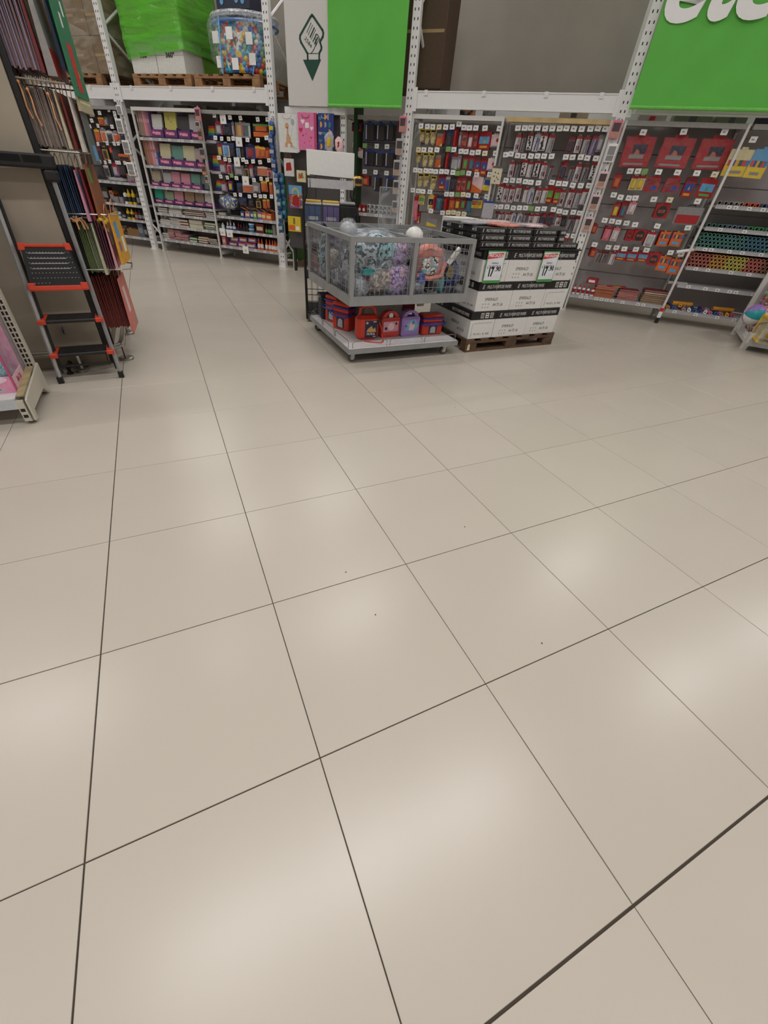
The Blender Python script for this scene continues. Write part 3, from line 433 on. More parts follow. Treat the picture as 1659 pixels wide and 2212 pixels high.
p_blue = patt('blue_print', [(38,70,150),(52,110,190),(210,60,50),(40,60,130),(220,220,220)], 13)
p_tool = patt('tool_print', [(30,28,28),(60,54,50),(206,110,40),(40,36,36)], 13)
p_gold = patt('gold_tins', [(190,150,70),(120,30,30),(226,200,120)], 40)
p_pencil = patt('pencil_stripes', [(210,80,40),(60,70,150),(220,170,60),(40,90,70),(200,60,60),(70,120,180)], kind='stripe')
p_multi = patt('mixed_print', [(220,200,60),(60,90,170),(200,60,50),(90,160,90),(230,226,220)], 14)
K = {
 'toy': ('yellow-topped pack of small toys','toy',c_cream,c_yel,p_toy,'bag'), 'toy_low': ('small red pack with yellow star print','pack',c_red,c_red,p_multi,'card'),
 'orange_book': ('orange and grey notebook pack','notebook',c_brn,c_gry,c_org,'card'), 'thin_red': ('thin red pack seen edge-on','pack',c_red,c_red,c_red,'slim'),
 'navy': ('dark navy pack','pack',c_nav,c_blu,c_nav,'blister'), 'dark': ('dark grey pack','pack',c_dk,c_dk,c_dk,'blister'), 'grey': ('grey translucent pack','pack',c_gry,c_gry,c_tr,'blister'),
 'marker': ('red pack of markers','markers',c_red,c_red,p_mark,'blister'), 'marker_w': ('red pack with a white marker','markers',c_red,c_red,c_white,'blister'),
 'marker_g': ('red pack with a green marker','markers',c_red,c_dred,c_grn,'blister'), 'marker_t': ('red pack with a teal marker','markers',c_red,c_red,c_teal,'blister'),
 'marker_o': ('orange marker pack','markers',c_org,c_red,c_org,'blister'), 'marker_y': ('pack with a yellow marker','markers',c_red,c_red,c_yel,'blister'),
 'bigred_blue': ('large red pack with blue picture','art pack',c_red,c_red,c_sky,'window'), 'white_red': ('white card pack with red spot','pack',c_pal,c_white,c_red,'spot'),
 'grey_red': ('grey pack with slanted red top','pack',c_gry,c_red,c_tr,'card'), 'red_blue': ('red pack with blue picture','art pack',c_red,c_dred,c_blu,'window'),
 'bluegrey': ('blue and grey ruler pack','pack',c_gry,c_tr,c_blu,'blister'), 'pinkcard': ('pale pink card with orange corner','card',c_pal,c_pal,c_pal,'corner'),
 'blue_yellow': ('blue pack with yellow foot','pack',c_cream,c_gry,c_blu,'foot'), 'pink_long': ('long pink pack','pack',c_pnk,c_red,c_pnk,'blister'),
 'gy_card': ('green and orange eraser card','card',c_cream,c_yel,c_grn,'window'), 'purple_y': ('purple pack with yellow header','pack',c_cream,c_yel,c_nav,'window'),
 'teal': ('teal plastic pack','pack',c_teal,c_nav,c_teal,'blister'), 'yellow_blue': ('yellow and blue picture pack','pack',c_yel,c_blu,p_multi,'window'),
 'yellow_bag': ('clear bag with yellow band','bag',c_gry,c_gry,c_yel,'corner'), 'gold': ('small gold and red tin','tin',c_yd,c_dred,p_gold,'bag'),
 'pen': ('white pen pack with red header','pen pack',c_white,c_red,c_penm,'pen'), 'pen_dark': ('dark pen pack with red header','pen pack',c_gry,c_dred,c_dk,'pen'),
 'pen_blue': ('pen pack with blue pens','pen pack',c_white,c_tr,c_blu,'pen'), 'pen_clear': ('clear pen pack with red header','pen pack',c_tr,c_red,c_gry,'pen'),
 'pen_white': ('plain white correction pen pack','pen pack',c_white,c_red,c_white,'pen'), 'pen_purple': ('pale purple pen pack','pen pack',c_vio,c_red,c_tr,'pen'),
 'dotted': ('white pack with black spots','pen pack',c_white,c_red,c_dk,'spots'), 'darkred': ('dark red pencil case pack','case',c_dred,c_dred,c_nav,'blister'),
 'red_case': ('wide red scissors pack','scissors pack',c_red,c_red,c_nav,'taper'), 'red_green': ('red pack with bright green window','pack',c_red,c_red,c_grn,'window'),
 'big_art': ('large red art set pouch with blue picture','art set',c_red,c_red,c_nav,'art'), 'red_small': ('small red hanging pack','pack',c_red,c_red,c_org,'blister'),
 'yw_small': ('small yellow and white glue pack','pack',c_cream,c_red,c_yel,'blister'), 'red_case2': ('wide red pouch with blue corner','pouch',c_red,c_red,c_blu,'pouch'),
 'red_sea': ('large red pencil box with sea picture','pencil box',c_red,c_red,c_sky,'sea'), 'pink_white': ('pink and white pack','pack',c_pal,c_pnk,c_white,'blister'),
 'red_crayon': ('red crayon box with black round window','crayons',c_red,c_red,c_dk,'round'), 'clear_case': ('clear carry case with red label','case',c_gry,c_gry,c_red,'case'),
 'white_tall': ('tall white and blue pen pack','pen pack',c_white,c_red,c_tr,'blister'), 'pencils': ('orange pack of colour pencils','pencils',p_pencil,c_org,c_org,'pencil'),
 'red_pack': ('square red crayon pack','crayons',c_red,c_red,c_sky,'window'), 'yellow_set': ('large yellow and white colour paper set','paper set',c_yel,c_cream,p_pencil,'yset'),
 'blue_set': ('glossy blue and yellow paper set','paper set',c_yel,c_sky,p_pencil,'yset'), 'orange_tool': ('orange pack','pack',c_org,c_yel,c_org,'blister'),
 'white_tool': ('white tool card with orange tool','tool',c_white,c_gry,c_org,'blister'), 'grey_tool': ('grey tool card with dark tool','tool',c_gry,c_white,c_dk,'blister'),
 'yellow_tool': ('yellow and black tool card','tool',c_yd,c_dk,c_dk,'blister'), 'orange_box': ('bright orange tool case','tool case',c_org,c_org,c_dk,'case'),
 'blue_red': ('blue and red school pack','pack',p_blue,c_red,c_tr,'blister'), 'marker_set': ('wide clear set of striped coloured markers','marker set',p_set,c_gry,c_tr,'wide'),
 'orange_green': ('orange and green pencil case set','case',c_dk,c_grn,c_org,'foot'), 'yellow_bluelong': ('yellow glue stick on blue card','pack',c_blu,c_red,c_yel,'blister'),
 'blue_white': ('blue and white card pack','pack',c_white,c_blu,c_sky,'blister'), 'blue_big': ('large blue pack with red figure','pack',c_blu,c_nav,c_red,'blister'),
 'white_redcut': ('white scissors card with red print','scissors pack',c_white,c_red,c_red,'blister'), 'orange_box2': ('wide orange box with white rim','box',c_org,c_white,p_multi,'wide'),
 'calc': ('blue card with dark grey calculator','calculator',c_blu,c_blu,c_dk,'calc')}
def pack(kind, w, h, d=.022):
    """card, header, printed window and moulded blister of one hanging pack; origin at its foot"""
    words, cat, card, head, prod, form = K[kind]
    w *= 1.1; a = MB(); x = w/2; kids = []
    hh = h*.16
    if form in ('pen','blister','spots','window','spot','card','slim','taper','round','sea','corner','foot','wide','calc','pencil'):
        if form == 'taper': a.prism([(-x,0),(x*.8,0),(x*.55,h),(-x*.1,h)], 0, .003)
        else: a.cbox(-x, x, 0, .003, 0, h-hh*.5, .001)
        a.box(-w*.2, w*.2, 0, .003, h-hh*.5, h, mi=0)
        a.box(-x*.98 if form!='taper' else 0, x*.98 if form!='taper' else x*.6, -.0012, 0, h-hh*1.5, h-hh*.5, mi=1)
        a.box(-.006, .006, -.0016, 0, h-hh*.42, h-hh*.12, mi=2)
        mats = [card, head, BLKP]
        b = MB()
        if form == 'pen':
            n = 1
            for k in range(n):
                cx = (k-(n-1)/2)*w*.42
                b.tube([(cx-w*.1, -.010, h*.06), (cx-w*.1, -.010, h*.12), (cx+w*.05, -.010, h*.62), (cx+w*.08, -.010, h*.74)], w*.10, 7, mi=0)
                a.box(x*.5, x*.75, -.0016, -.0002, h*.05, h*.7, mi=1 if kind == 'pen' else 2); a.box(-x*.1, x*.3, -.0018, -.0002, h*.5, h*.62, mi=2)
            a.box(-x*.5, x*.6, -.001, 0, h*.16, h*.4, mi=2) if kind == 'pen' and w > .058 else None
            kids.append(('pen', b, [prod])); c = MB(); c.cbox(-x*.86, x*.86, -.02, -.001, h*.04, h*.8, .006); kids.append(('blister', c, [CLEARB]))
        elif form in ('blister','taper'):
            b.cbox(-x*.62, x*.62, -d*.8, -.001, h*.10, h*.68, min(w*.12, .01)); b.box(-x*.3, x*.3, -d*.8-.004, -d*.8, h*.2, h*.56)
            kids.append(('product', b, [prod])); c = MB(); c.cbox(-x*.86, x*.86, -d, -.001, h*.05, h*.76, .006); kids.append(('blister', c, [CLEARB]))
        elif form == 'calc':
            for k in range(3): b.cbox(-x*.35+k*.016, x+k*.016, -d*1.6+k*.015, -d*.9+k*.015, h*.03, h*.8, .004)
            kids.append(('calculator', b, [prod])); c = MB(); c.box(-x*.6, -x*.35, -d*1.7, -d*1.6, h*.1, h*.8); kids.append(('label', c, [c_tr]))
        elif form in ('window','sea'):
            b.box(-x*.78, x*.78, -.0022, -.0012, h*.30, h*.68, mi=0)
            kids.append(('picture', b, [prod]))
            c = MB(); c.prism([(-x*.2,h*.36),(x*.2,h*.36),(x*.05,h*.56)], -.0034, -.0022); c.box(-x*.6, x*.6, -.0024, -.0012, h*.08, h*.2)
            kids.append(('print', c, [c_yd if form == 'window' else c_grn]))
        elif form == 'round':
            b.lathe([(w*.36, 0), (w*.36, .0012)], 18, M=Matrix.Translation((0, -.0013, h*.45)) @ Matrix.Rotation(math.pi/2, 4, 'X')); kids.append(('window', b, [prod]))
            c = MB()
            for k, mm in enumerate(range(5)): c.box(-w*.24+k*w*.1, -w*.18+k*w*.1, -.004, -.0026, h*.34, h*.56)
            kids.append(('crayons', c, [p_multi]))
        elif form in ('spots','spot'):
            for k in range(5 if form == 'spots' else 1):
                cx, cz, r = ((random.uniform(-.4,.4)*x, h*(.12+.14*k), w*random.uniform(.12,.24)) if form == 'spots' else (x*.4, h*.5, w*.16))
                b.lathe([(r, 0), (r, .001)], 10, M=Matrix.Translation((cx, -.001, cz)) @ Matrix.Rotation(math.pi/2, 4, 'X'))
            kids.append(('print', b, [prod])); c = MB(); c.box(-x*.8, x*.8, -.0015, -.0005, h*.03, h*.1); kids.append(('foot_print', c, [c_gry]))
        elif form == 'corner':
            b.prism([(-x,0),(x,0),(x,h*.15),(-x,h*.5)], -.0022, -.0004); kids.append(('print', b, [c_org if kind=='pinkcard' else prod]))
        elif form == 'foot':
            b.box(-x*.7, x*.7, -.003, -.0004, h*.42, h*.78); kids.append(('product', b, [prod])); c = MB(); c.cbox(-x, x, -.012, -.0004, 0, h*.34, .003); kids.append(('lower_card', c, [c_yel if kind=='blue_yellow' else c_org]))
        elif form in ('wide',):
            b.cbox(-x*.98, x*.98, -.02, -.001, 0, h*.12, .004); kids.append(('tray', b, [c_gry])); c = MB(); c.cbox(-x, x, -.022, -.0003, 0, h*.93, .006); kids.append(('sleeve', c, [CLEARB]))
        elif form == 'pencil':
            b.cbox(-x*1.02, x*1.02, -.012, -.0003, 0, h*.5, .003); kids.append(('sleeve', b, [c_org])); c = MB(); c.cbox(-x*.6, x*.6, -.0135, -.012, h*.12, h*.32, .001); kids.append(('picture', c, [c_sky]))
        elif form == 'card':
            b.box(-x*.9, x*.9, -.006, 0, h*.08, h*.6); kids.append(('cover', b, [prod])); c = MB().prism([(x*.1,h*.06),(x*.9,h*.06),(x*.9,h*.28)], -.0075, -.006); kids.append(('corner_print', c, [c_cream]))
        elif form == 'slim':
            b.cbox(-x*.6, x*.6, -.06, -.001, h*.02, h*.8, .004); kids.append(('body', b, [prod]))
    elif form == 'bag':
        a.blob((0, -.004, h*.42), (x*.9, .014, h*.4), .7, .12, 18, random.random()*9, 12, 8); a.mi = [0]*len(a.f)
        a.box(-x, x, -.004, .002, h*.74, h, mi=1); mats = [prod, head]
        b = MB().blob((0, -.004, h*.4), (x, .018, h*.42), .6, .1, 14, 3, 12, 8); kids.append(('plastic_bag', b, [CLEARB]))
        c = MB().box(-x*.7, x*.7, -.0052, -.004, h*.8, h*.92); kids.append(('header_print', c, [BLKP]))
    elif form == 'art':
        a.cbox(-x, x, -.01, .012, 0, h*.9, .006, mi=0); a.box(-x*.97, x*.97, -.012, -.010, h*.78, h*.9, mi=1); a.box(-x*.4, x*.4, -.004, .004, h*.9, h, mi=0); mats = [card, c_red]
        b = MB(); b.cbox(-x*.35, x*.55, -.013, -.0102, h*.42, h*.68, .001); kids.append(('picture', b, [c_nav]))
        c = MB().prism([(-x*.25,h*.34),(x*.2,h*.36),(x*.1,h*.5),(-x*.1,h*.54)], -.0145, -.013); kids.append(('picture_hill', c, [c_brn]))
        e = MB().box(-x*.5, x*.5, -.016, -.013, h*.26, h*.38); kids.append(('label', e, [c_gry]))
        f = MB().box(-x*.75, x*.6, -.0125, -.0102, h*.07, h*.13); kids.append(('foot_print', f, [c_gry]))
        g_ = MB().cbox(-x*1.03, x*1.03, -.022, .014, -h*.01, h*.93, .008); kids.append(('sleeve', g_, [CLEARB]))
    elif form == 'pouch':
        a.prism([(-x,0),(x*.9,0),(x,h*.3),(x*.8,h*.85),(x*.2,h),(-x*.1,h*.9),(-x*.8,h*.82)], -.02, .004); mats = [card]
        b = MB().prism([(0,h*.1),(x*.7,h*.12),(x*.75,h*.35),(x*.1,h*.38)], -.022, -.02); kids.append(('picture', b, [prod]))
        c = MB().cbox(-x*.9, x*.9, -.026, -.02, h*.02, h*.8, .006); kids.append(('sleeve', c, [CLEARB]))
    elif form == 'case':
        a.cbox(-x, x, -.03, .006, 0, h*.88, .01, mi=0); mats = [card]
        b = MB().tube([(-x*.3,-.01,h*.86),(-x*.25,-.01,h*.98),(x*.25,-.01,h*.98),(x*.3,-.01,h*.86)], .006, 6); kids.append(('handle', b, [BLACK]))
        c = MB().box(-x*.85, x*.85, -.033, -.03, h*.08, h*.5); kids.append(('label', c, [prod]))
    elif form == 'yset':
        a.cbox(-x, x, -.006, .004, 0, h*.92, .003, mi=1); a.box(-x, x, -.009, -.006, 0, h*.42, mi=0); a.box(-x*.25, x*.25, -.003, .002, h*.92, h, mi=1); mats = [card, head]
        b = MB().box(-x*.85, x*.85, -.0105, -.006, h*.36, h*.56); kids.append(('paper_strips', b, [prod])); c = MB().box(-x*.5, x*.5, -.0102, -.009, h*.1, h*.2); kids.append(('print', c, [c_gry]))
        g_ = MB().cbox(-x*1.03, x*1.03, -.016, .006, -h*.01, h*.95, .006); kids.append(('sleeve', g_, [CLEARB]))
    return a, mats, kids
def hang(S, rows, where, t, zlim=0):
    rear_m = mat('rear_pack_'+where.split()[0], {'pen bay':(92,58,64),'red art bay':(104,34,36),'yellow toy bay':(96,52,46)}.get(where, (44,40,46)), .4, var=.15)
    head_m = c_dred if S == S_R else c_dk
    for r, row in enumerate(rows):
        cols = sorted(row, key=lambda q: q[1]); 
        for c, (kind, s, z, h, w) in enumerate(cols):
            a, mats, kids = pack(kind, w, h)
            words = K[kind][0]; ww = words.split()
            lab = '%s, %s from left in %s row of %s' % (words, ORD[c], ORD[r], where)
            L_ = lab.split()
            if len(L_) > 16: lab = '%s, %s from left, %s row, %s' % (words, ORD[c], ORD[r], where)
            nm = K[kind][1].replace(' ', '_')
            o = a.obj(nm if nm.endswith(('pack','set','case')) or nm in ('toy','calculator','notebook','card','markers','crayons','pencils','tin','pouch') else nm, mats, None, fr(S, s, t+random.uniform(-.012,.012), z), RZ)
            o.rotation_euler = (random.uniform(-.03,.03), random.uniform(-.035,.035), RZ+random.uniform(-.22,.22))
            tag(o, lab, K[kind][1], 'packs hanging in the '+where)
            for nn, kb, km in kids: kb.obj(nn, km, o)
            if K[kind][5] in ('pen','blister','spots','slim','card','taper','window','round','pencil'):   # the next pack on the same hook
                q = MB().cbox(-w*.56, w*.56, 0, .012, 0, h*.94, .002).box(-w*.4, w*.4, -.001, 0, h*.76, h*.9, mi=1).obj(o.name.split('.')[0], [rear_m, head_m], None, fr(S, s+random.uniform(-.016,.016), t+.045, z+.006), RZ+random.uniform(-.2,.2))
                tag(q, 'next %s behind the %s one from left, %s row, %s' % (K[kind][1], ORD[c], ORD[r], where), K[kind][1], 'packs hanging second on the hooks of the '+where)
hang(S_R, I_R1, 'yellow toy bay', .10); hang(S_R, I_R2, 'pen bay', .10); hang(S_R, I_R3, 'red art bay', .10); hang(S_R, I_R4, 'paper roll bay', .10)
hang(S_L, I_L1, 'dark tool bay', .10); hang(S_L, I_L3, 'blue school bay', .10); hang(S_R, I_R0, 'calculator bay', .35)

# ------------------------------------------------------------------ notebooks, trays, stacks
NBC = {'white':(208,206,202),'yellow':(198,190,104),'darkp':(62,56,62),'speckle':(176,174,178),'cream':(206,198,164),'teal':(106,150,138),'pinkgrey':(178,160,160),'beige':(176,164,138),
 'greyw':(176,174,176),'pink':(208,140,158),'greygreen':(108,124,116),'tealb':(44,152,130),'palegreen':(150,168,138),'floral':(168,134,102),'greybrown':(150,128,112),
 'rose':(190,110,120),'purple':(132,100,140),'brown':(150,106,84),'brownpink':(168,118,100),'pinkl':(206,160,172),'blue':(108,132,190),'whitebk':(200,196,200),'green':(34,110,48),'kraft':(160,124,92),'darkbrown':(92,70,56)}
def nbm(k): return mat('cover_'+k, NBC.get(k, (200,200,200)), .5, var=.05)
NBN = {'white':'white','yellow':'yellow flowered','darkp':'dark checked','speckle':'grey speckled','cream':'cream','teal':'teal green','pinkgrey':'pinkish grey','beige':'beige','greyw':'pale grey','pink':'pink','greygreen':'grey green','tealb':'bright teal','palegreen':'pale green','floral':'brown floral','greybrown':'grey brown'}
PURP = mat('tray_purple', (86,56,110), .5); MAG = mat('tray_magenta', (168,48,96), .5); PKL = mat('tray_lettering', (240,190,214), .5)
pages = mat('page_edges', (212,206,196), .7)
Rr = ['top','second','third','fourth']
for r, row in enumerate(NB):
    for c, (k, s, z, h, w) in enumerate(row):
        zb = z-.03; hh = h+.03
        o = MB().cbox(-w*.47, w*.47, 0, .004, 0, hh, .0015).box(-w*.46, w*.46, .0045, .02, .002, hh-.003).obj('notebook', nbm(k), None, fr(S_L, s, .075, zb), RZ)
        o.rotation_euler = (-.16, random.uniform(-.02,.02), RZ+random.uniform(-.03,.03))
        tag(o, '%s notebook leaning in purple tray, %s from left on the %s notebook shelf' % (NBN[k], ORD[c], Rr[r]), 'notebook', 'notebooks in the purple trays')
        MB().box(-w*.455, w*.455, .021, .035, .004, hh-.006).obj('pages', pages, o)
        if k in ('yellow','floral'):
            m = MB()
            for q in range(3): m.lathe([(.007, 0), (.007, .001)], 8, M=Matrix.Translation((random.uniform(-.3,.3)*w, -.0002, hh*random.uniform(.4,.8))) @ Matrix.Rotation(math.pi/2, 4, 'X') @ Matrix.Scale(2.2, 4, (0,1,0)))
            m.obj('cover_print', mat('cover_ink', (120,112,96), .6), o)
for r, row in enumerate(TRAY):
    for c, (k, s, z, h, w) in enumerate(row):
        w *= .97
        o = MB().box(-w/2, w/2, 0, .004, 0, h*.95).box(-w/2, -w/2+.003, .004, .16, 0, h*1.2).box(w/2-.003, w/2, .004, .16, 0, h*1.2).box(-w/2+.003, w/2-.003, .004, .16, 0, .003).obj('display_tray', PURP, None, fr(S_L, s, .018, z+.004), RZ)
        tag(o, 'purple cardboard display tray with pink lettering, %s from left on the %s notebook shelf' % (ORD[c], Rr[r]), 'display tray', 'purple display trays')
        MB().prism([(-w*.46,h*.32),(w*.32,h*.2),(w*.32,h*.72),(-w*.42,h*.86)], -.0012, -.0002).obj('label', MAG, o)
        text('∞nattos', w*.66, h*.38, PKL, o, -w*.05, -.0013, h*.52, bold=.02)
for r, row in enumerate(SPINES):
    for c, (k, s, z, h, w) in enumerate(row):
        o = MB().cbox(-w*.46, w*.46, 0, .24, 0, h, .003).obj('notebook', nbm(k), None, fr(S_L, s, .07, z), RZ)
        o.rotation_euler = (0, random.uniform(-.01,.02), RZ)
        tag(o, '%s standing notebook, spine out, %s from left on the %s notebook shelf' % (NBN.get(k, k if k != 'brownpink' else 'brown pink'), ORD[c], Rr[r]), 'notebook', 'notebooks standing spine out')
        MB().box(-w*.3, w*.3, -.0012, 0, h*.5, h*.62).obj('spine_label', nbm('pinkl' if r == 0 else 'brown'), o)
SW = ['fifth','fifth','fifth','fifth','sixth','sixth','sixth','sixth','sixth','bottom','bottom','bottom','bottom','bottom','bottom','bottom']
cnt = {}
for (k, s, z, h, w), row in zip(STACKS, SW):
    n = {'pinkl': 9, 'greyw': 3, 'white': 4, 'whitebk': 6, 'brown': 3, 'cream': 2, 'palegreen': 4, 'green': 2, 'kraft': 3, 'darkbrown': 4}[k]
    cnt[row] = cnt.get(row, 0)+1
    zz = z+.006; th = (h-.008)/n
    for q in range(n):
        hh = th*random.uniform(.82,.98)
        o = MB().cbox(-w*.48, w*.48, 0, .26, 0, hh, min(.004, hh*.2)).obj('notebook', nbm(k), None, fr(S_L, s+random.uniform(-.012,.012), .05+random.uniform(-.015,.02), zz), RZ+random.uniform(-.05,.05))
        tag(o, '%s flat notebook, %s up in the %s stack on the %s notebook shelf' % (NBN.get(k, {'pinkl':'pale pink','whitebk':'white','brown':'brown','green':'dark green','kraft':'kraft brown','darkbrown':'dark brown'}.get(k, k)), ORD[q], ORD[cnt[row]-1], row), 'notebook', 'notebooks stacked flat')
        MB().box(-w*.475, w*.475, -.0006, .0, hh*.25, hh*.75).obj('pages', pages if k != 'pinkl' else nbm('brownpink'), o)
        zz += th
rb = [(78,46,96),(48,52,120),(40,120,140),(130,168,60),(206,140,50),(196,64,44)]
for i, (k, s, z, h, w) in enumerate(RAINBOW):
    t = thing('rainbow_notepads', 'stack of rainbow striped notepads, %s of three left of the blue school packs' % ['highest','middle','lowest'][i], 'notepads', fr(S_L, s+.02, .10, z), RZ-.3, 'rainbow striped notepad stacks')
    for q in range(6):
        dx = -.5*w*.0; MB().cbox(-w*.42+max(0,q-2)*.012, w*.42, 0, .14, h*q/6+.0005, h*(q+1)/6-.0005, .002).obj('pad', mat('pad_%d' % q, rb[q], .5), t)
    o = thing('side_shelf', 'small grey shelf under the %s rainbow notepads' % ['highest','middle','lowest'][i], 'shelf', fr(S_L, s+.02, .08, z-.03), RZ, 'small shelves of rainbow pads')
    MB().box(-w*.5, w*.5, 0, .3, 0, .026).obj('board', SHELFG, o)
    MB().box(-w*.5, w*.5, -.004, 0, -.006, .03).obj('lip', LIPG, o)

# ------------------------------------------------------------------ goods standing on shelves
def bottle(o_name, label, cat, group, loc, h, w, body, cap, capf=.25, lab=None, n=12, rz=RZ):
    r = w*.42
    o = MB().lathe([(r*.9,0),(r,.004),(r,h*(.9-capf)),(r*.5,h*(1-capf))], n).obj(o_name, body, None, loc, rz, smooth=False)
    tag(o, label, cat, group)
    MB().lathe([(r*.5,h*(1-capf)),(r*.42,h*(1-capf*.6)),(r*.18,h)], n).obj('cap', cap, o)
    if lab: MB().lathe([(r*1.02,h*.18),(r*1.02,h*.5)], n).obj('label', lab, o)
    return o
OR = mat('glue_orange', (214,96,40), .35); BW = mat('bottle_white', (226,226,226), .35)
SG = {'smallbox_blue': ('small blue carton', c_blu), 'smallbox_mix': ('multicoloured small carton', p_multi), 'smallbox_green': ('green and white small carton', c_grn), 'smallbox_bo': ('blue and orange small carton', p_blue),
 'smallbox_orange': ('orange small carton', c_org), 'flat': ('flat grey paper pack', c_gry), 'bluebox': ('long blue patterned box', p_blue), 'pinkbox': ('dark pink narrow box', c_pnk),
 'redcase': ('dark red glossy case', c_dred), 'tub': ('blue and white round tub', c_sky), 'greypack': ('narrow grey pack', c_gry)}
for i, (k, s, z, h, w) in enumerate(L3SHELF):
    row = 'upper' if z > .6 else ('middle' if z > .4 else 'lowest')
    lab = '%s, %s item on the %s shelf under the blue packs' % ('%s', ORD[sum(1 for q in L3SHELF[:i] if (q[2] > .6, q[2] > .4) == (z > .6, z > .4))] if True else '', row) if sum(1 for q in L3SHELF[:i] if (q[2] > .6, q[2] > .4) == (z > .6, z > .4)) < 18 else '%s at the right end of the '+row+' blue school shelf'
    zf = {'upper': .677, 'middle': .474, 'lowest': .219}[row]
    if not (k == 'bluebox' and z > .28) and not (k == 'tub' and z > .5): h = h+(z-zf); z = zf
    loc = fr(S_L, s, .07, z)
    if k == 'white_bottle': bottle('bottle', lab % 'white bottle', 'bottle', 'bottles on the blue shelves', loc, h, w, BW, BW, .3)
    elif k == 'glue_bottle': bottle('glue_bottle', lab % 'blue glue bottle with white cap', 'glue', 'bottles on the blue shelves', loc, h, w, c_blu, BW, .4, BW)
    elif k == 'orange_bottle': bottle('glue_bottle', lab % 'orange pointed glue bottle', 'glue', 'orange glue bottles', loc, h, w, OR, OR, .38, BW)
    elif k == 'redcap': bottle('marker', lab % 'dark marker with red cap', 'marker', 'bottles on the blue shelves', loc, h, w, c_nav, c_red, .45)
    elif k == 'darkbottle': bottle('bottle', lab % 'dark bottle', 'bottle', 'bottles on the blue shelves', loc, h, w, DARK, DARK, .3)
    elif k == 'greenbottle': bottle('bottle', lab % 'dark bottle with green label', 'bottle', 'bottles on the blue shelves', loc, h, w, DARK, DARK, .3, c_grn)
    elif k == 'tub':
        o = MB().lathe([(w*.38,0),(w*.46,h*.8),(w*.48,h*.82),(w*.48,h)], 16).obj('tub', c_sky, None, loc, RZ, True); tag(o, lab % SG[k][0], 'tub', 'bottles on the blue shelves')
        MB().lathe([(w*.49,h*.78),(w*.49,h*.99)], 16).obj('lid', BW, o)
    else:
        words, m = SG[k]; dd = .12
        o = MB().cbox(-w*.48, w*.48, 0, dd, 0, h, .003).obj('box', m, None, loc, RZ+random.uniform(-.05,.05)); tag(o, lab % words, 'box', 'boxes on the blue shelves')
        MB().box(-w*.36, w*.36, -.0015, 0, h*.3, h*.7).obj('label', c_cream if k != 'greypack' else c_gry, o)
for i in range(10):       # pencil packs thrown on the shelf
    x = -4.30+i*.066; o = MB().cbox(-.07,.07,-.012,.012,0,.014,.003).obj('pencil_pack', [c_org,p_pencil,c_brn,c_dred][i%4], None, fr(S_L, x, .16+.02*(i%3), .80+.012*(i%2)), RZ+.5)
    o.rotation_euler = (0, .35+.1*(i%3), RZ+.3); tag(o, '%s pencil pack, %s from left in the heap above the small cartons' % (['orange','striped','brown','dark red'][i%4], ORD[i]), 'pencils', 'heap of pencil packs')
    MB().box(-.03,.03,-.0125,-.012,.003,.011).obj('label', c_cream, o)
k, s, z, h, w = BLUEBAG[0]
o = MB().blob((0,0,h*.42), (w*.45,.09,h*.44), .7, .08, 9, 2).obj('pencil_bag', patt('blue_bag_print', [(28,66,160),(40,100,190),(30,60,140),(230,220,120),(230,236,240)], 26), None, fr(S_L, s, .04, .80), RZ, True)
tag(o, 'bulging blue patterned bag hanging over the shelf of small cartons', 'bag')
MB().blob((0,0,h*.45), (w*.48,.10,h*.5), .65, .14, 12, 5).obj('plastic_wrap', WRAP, o, smooth=True)
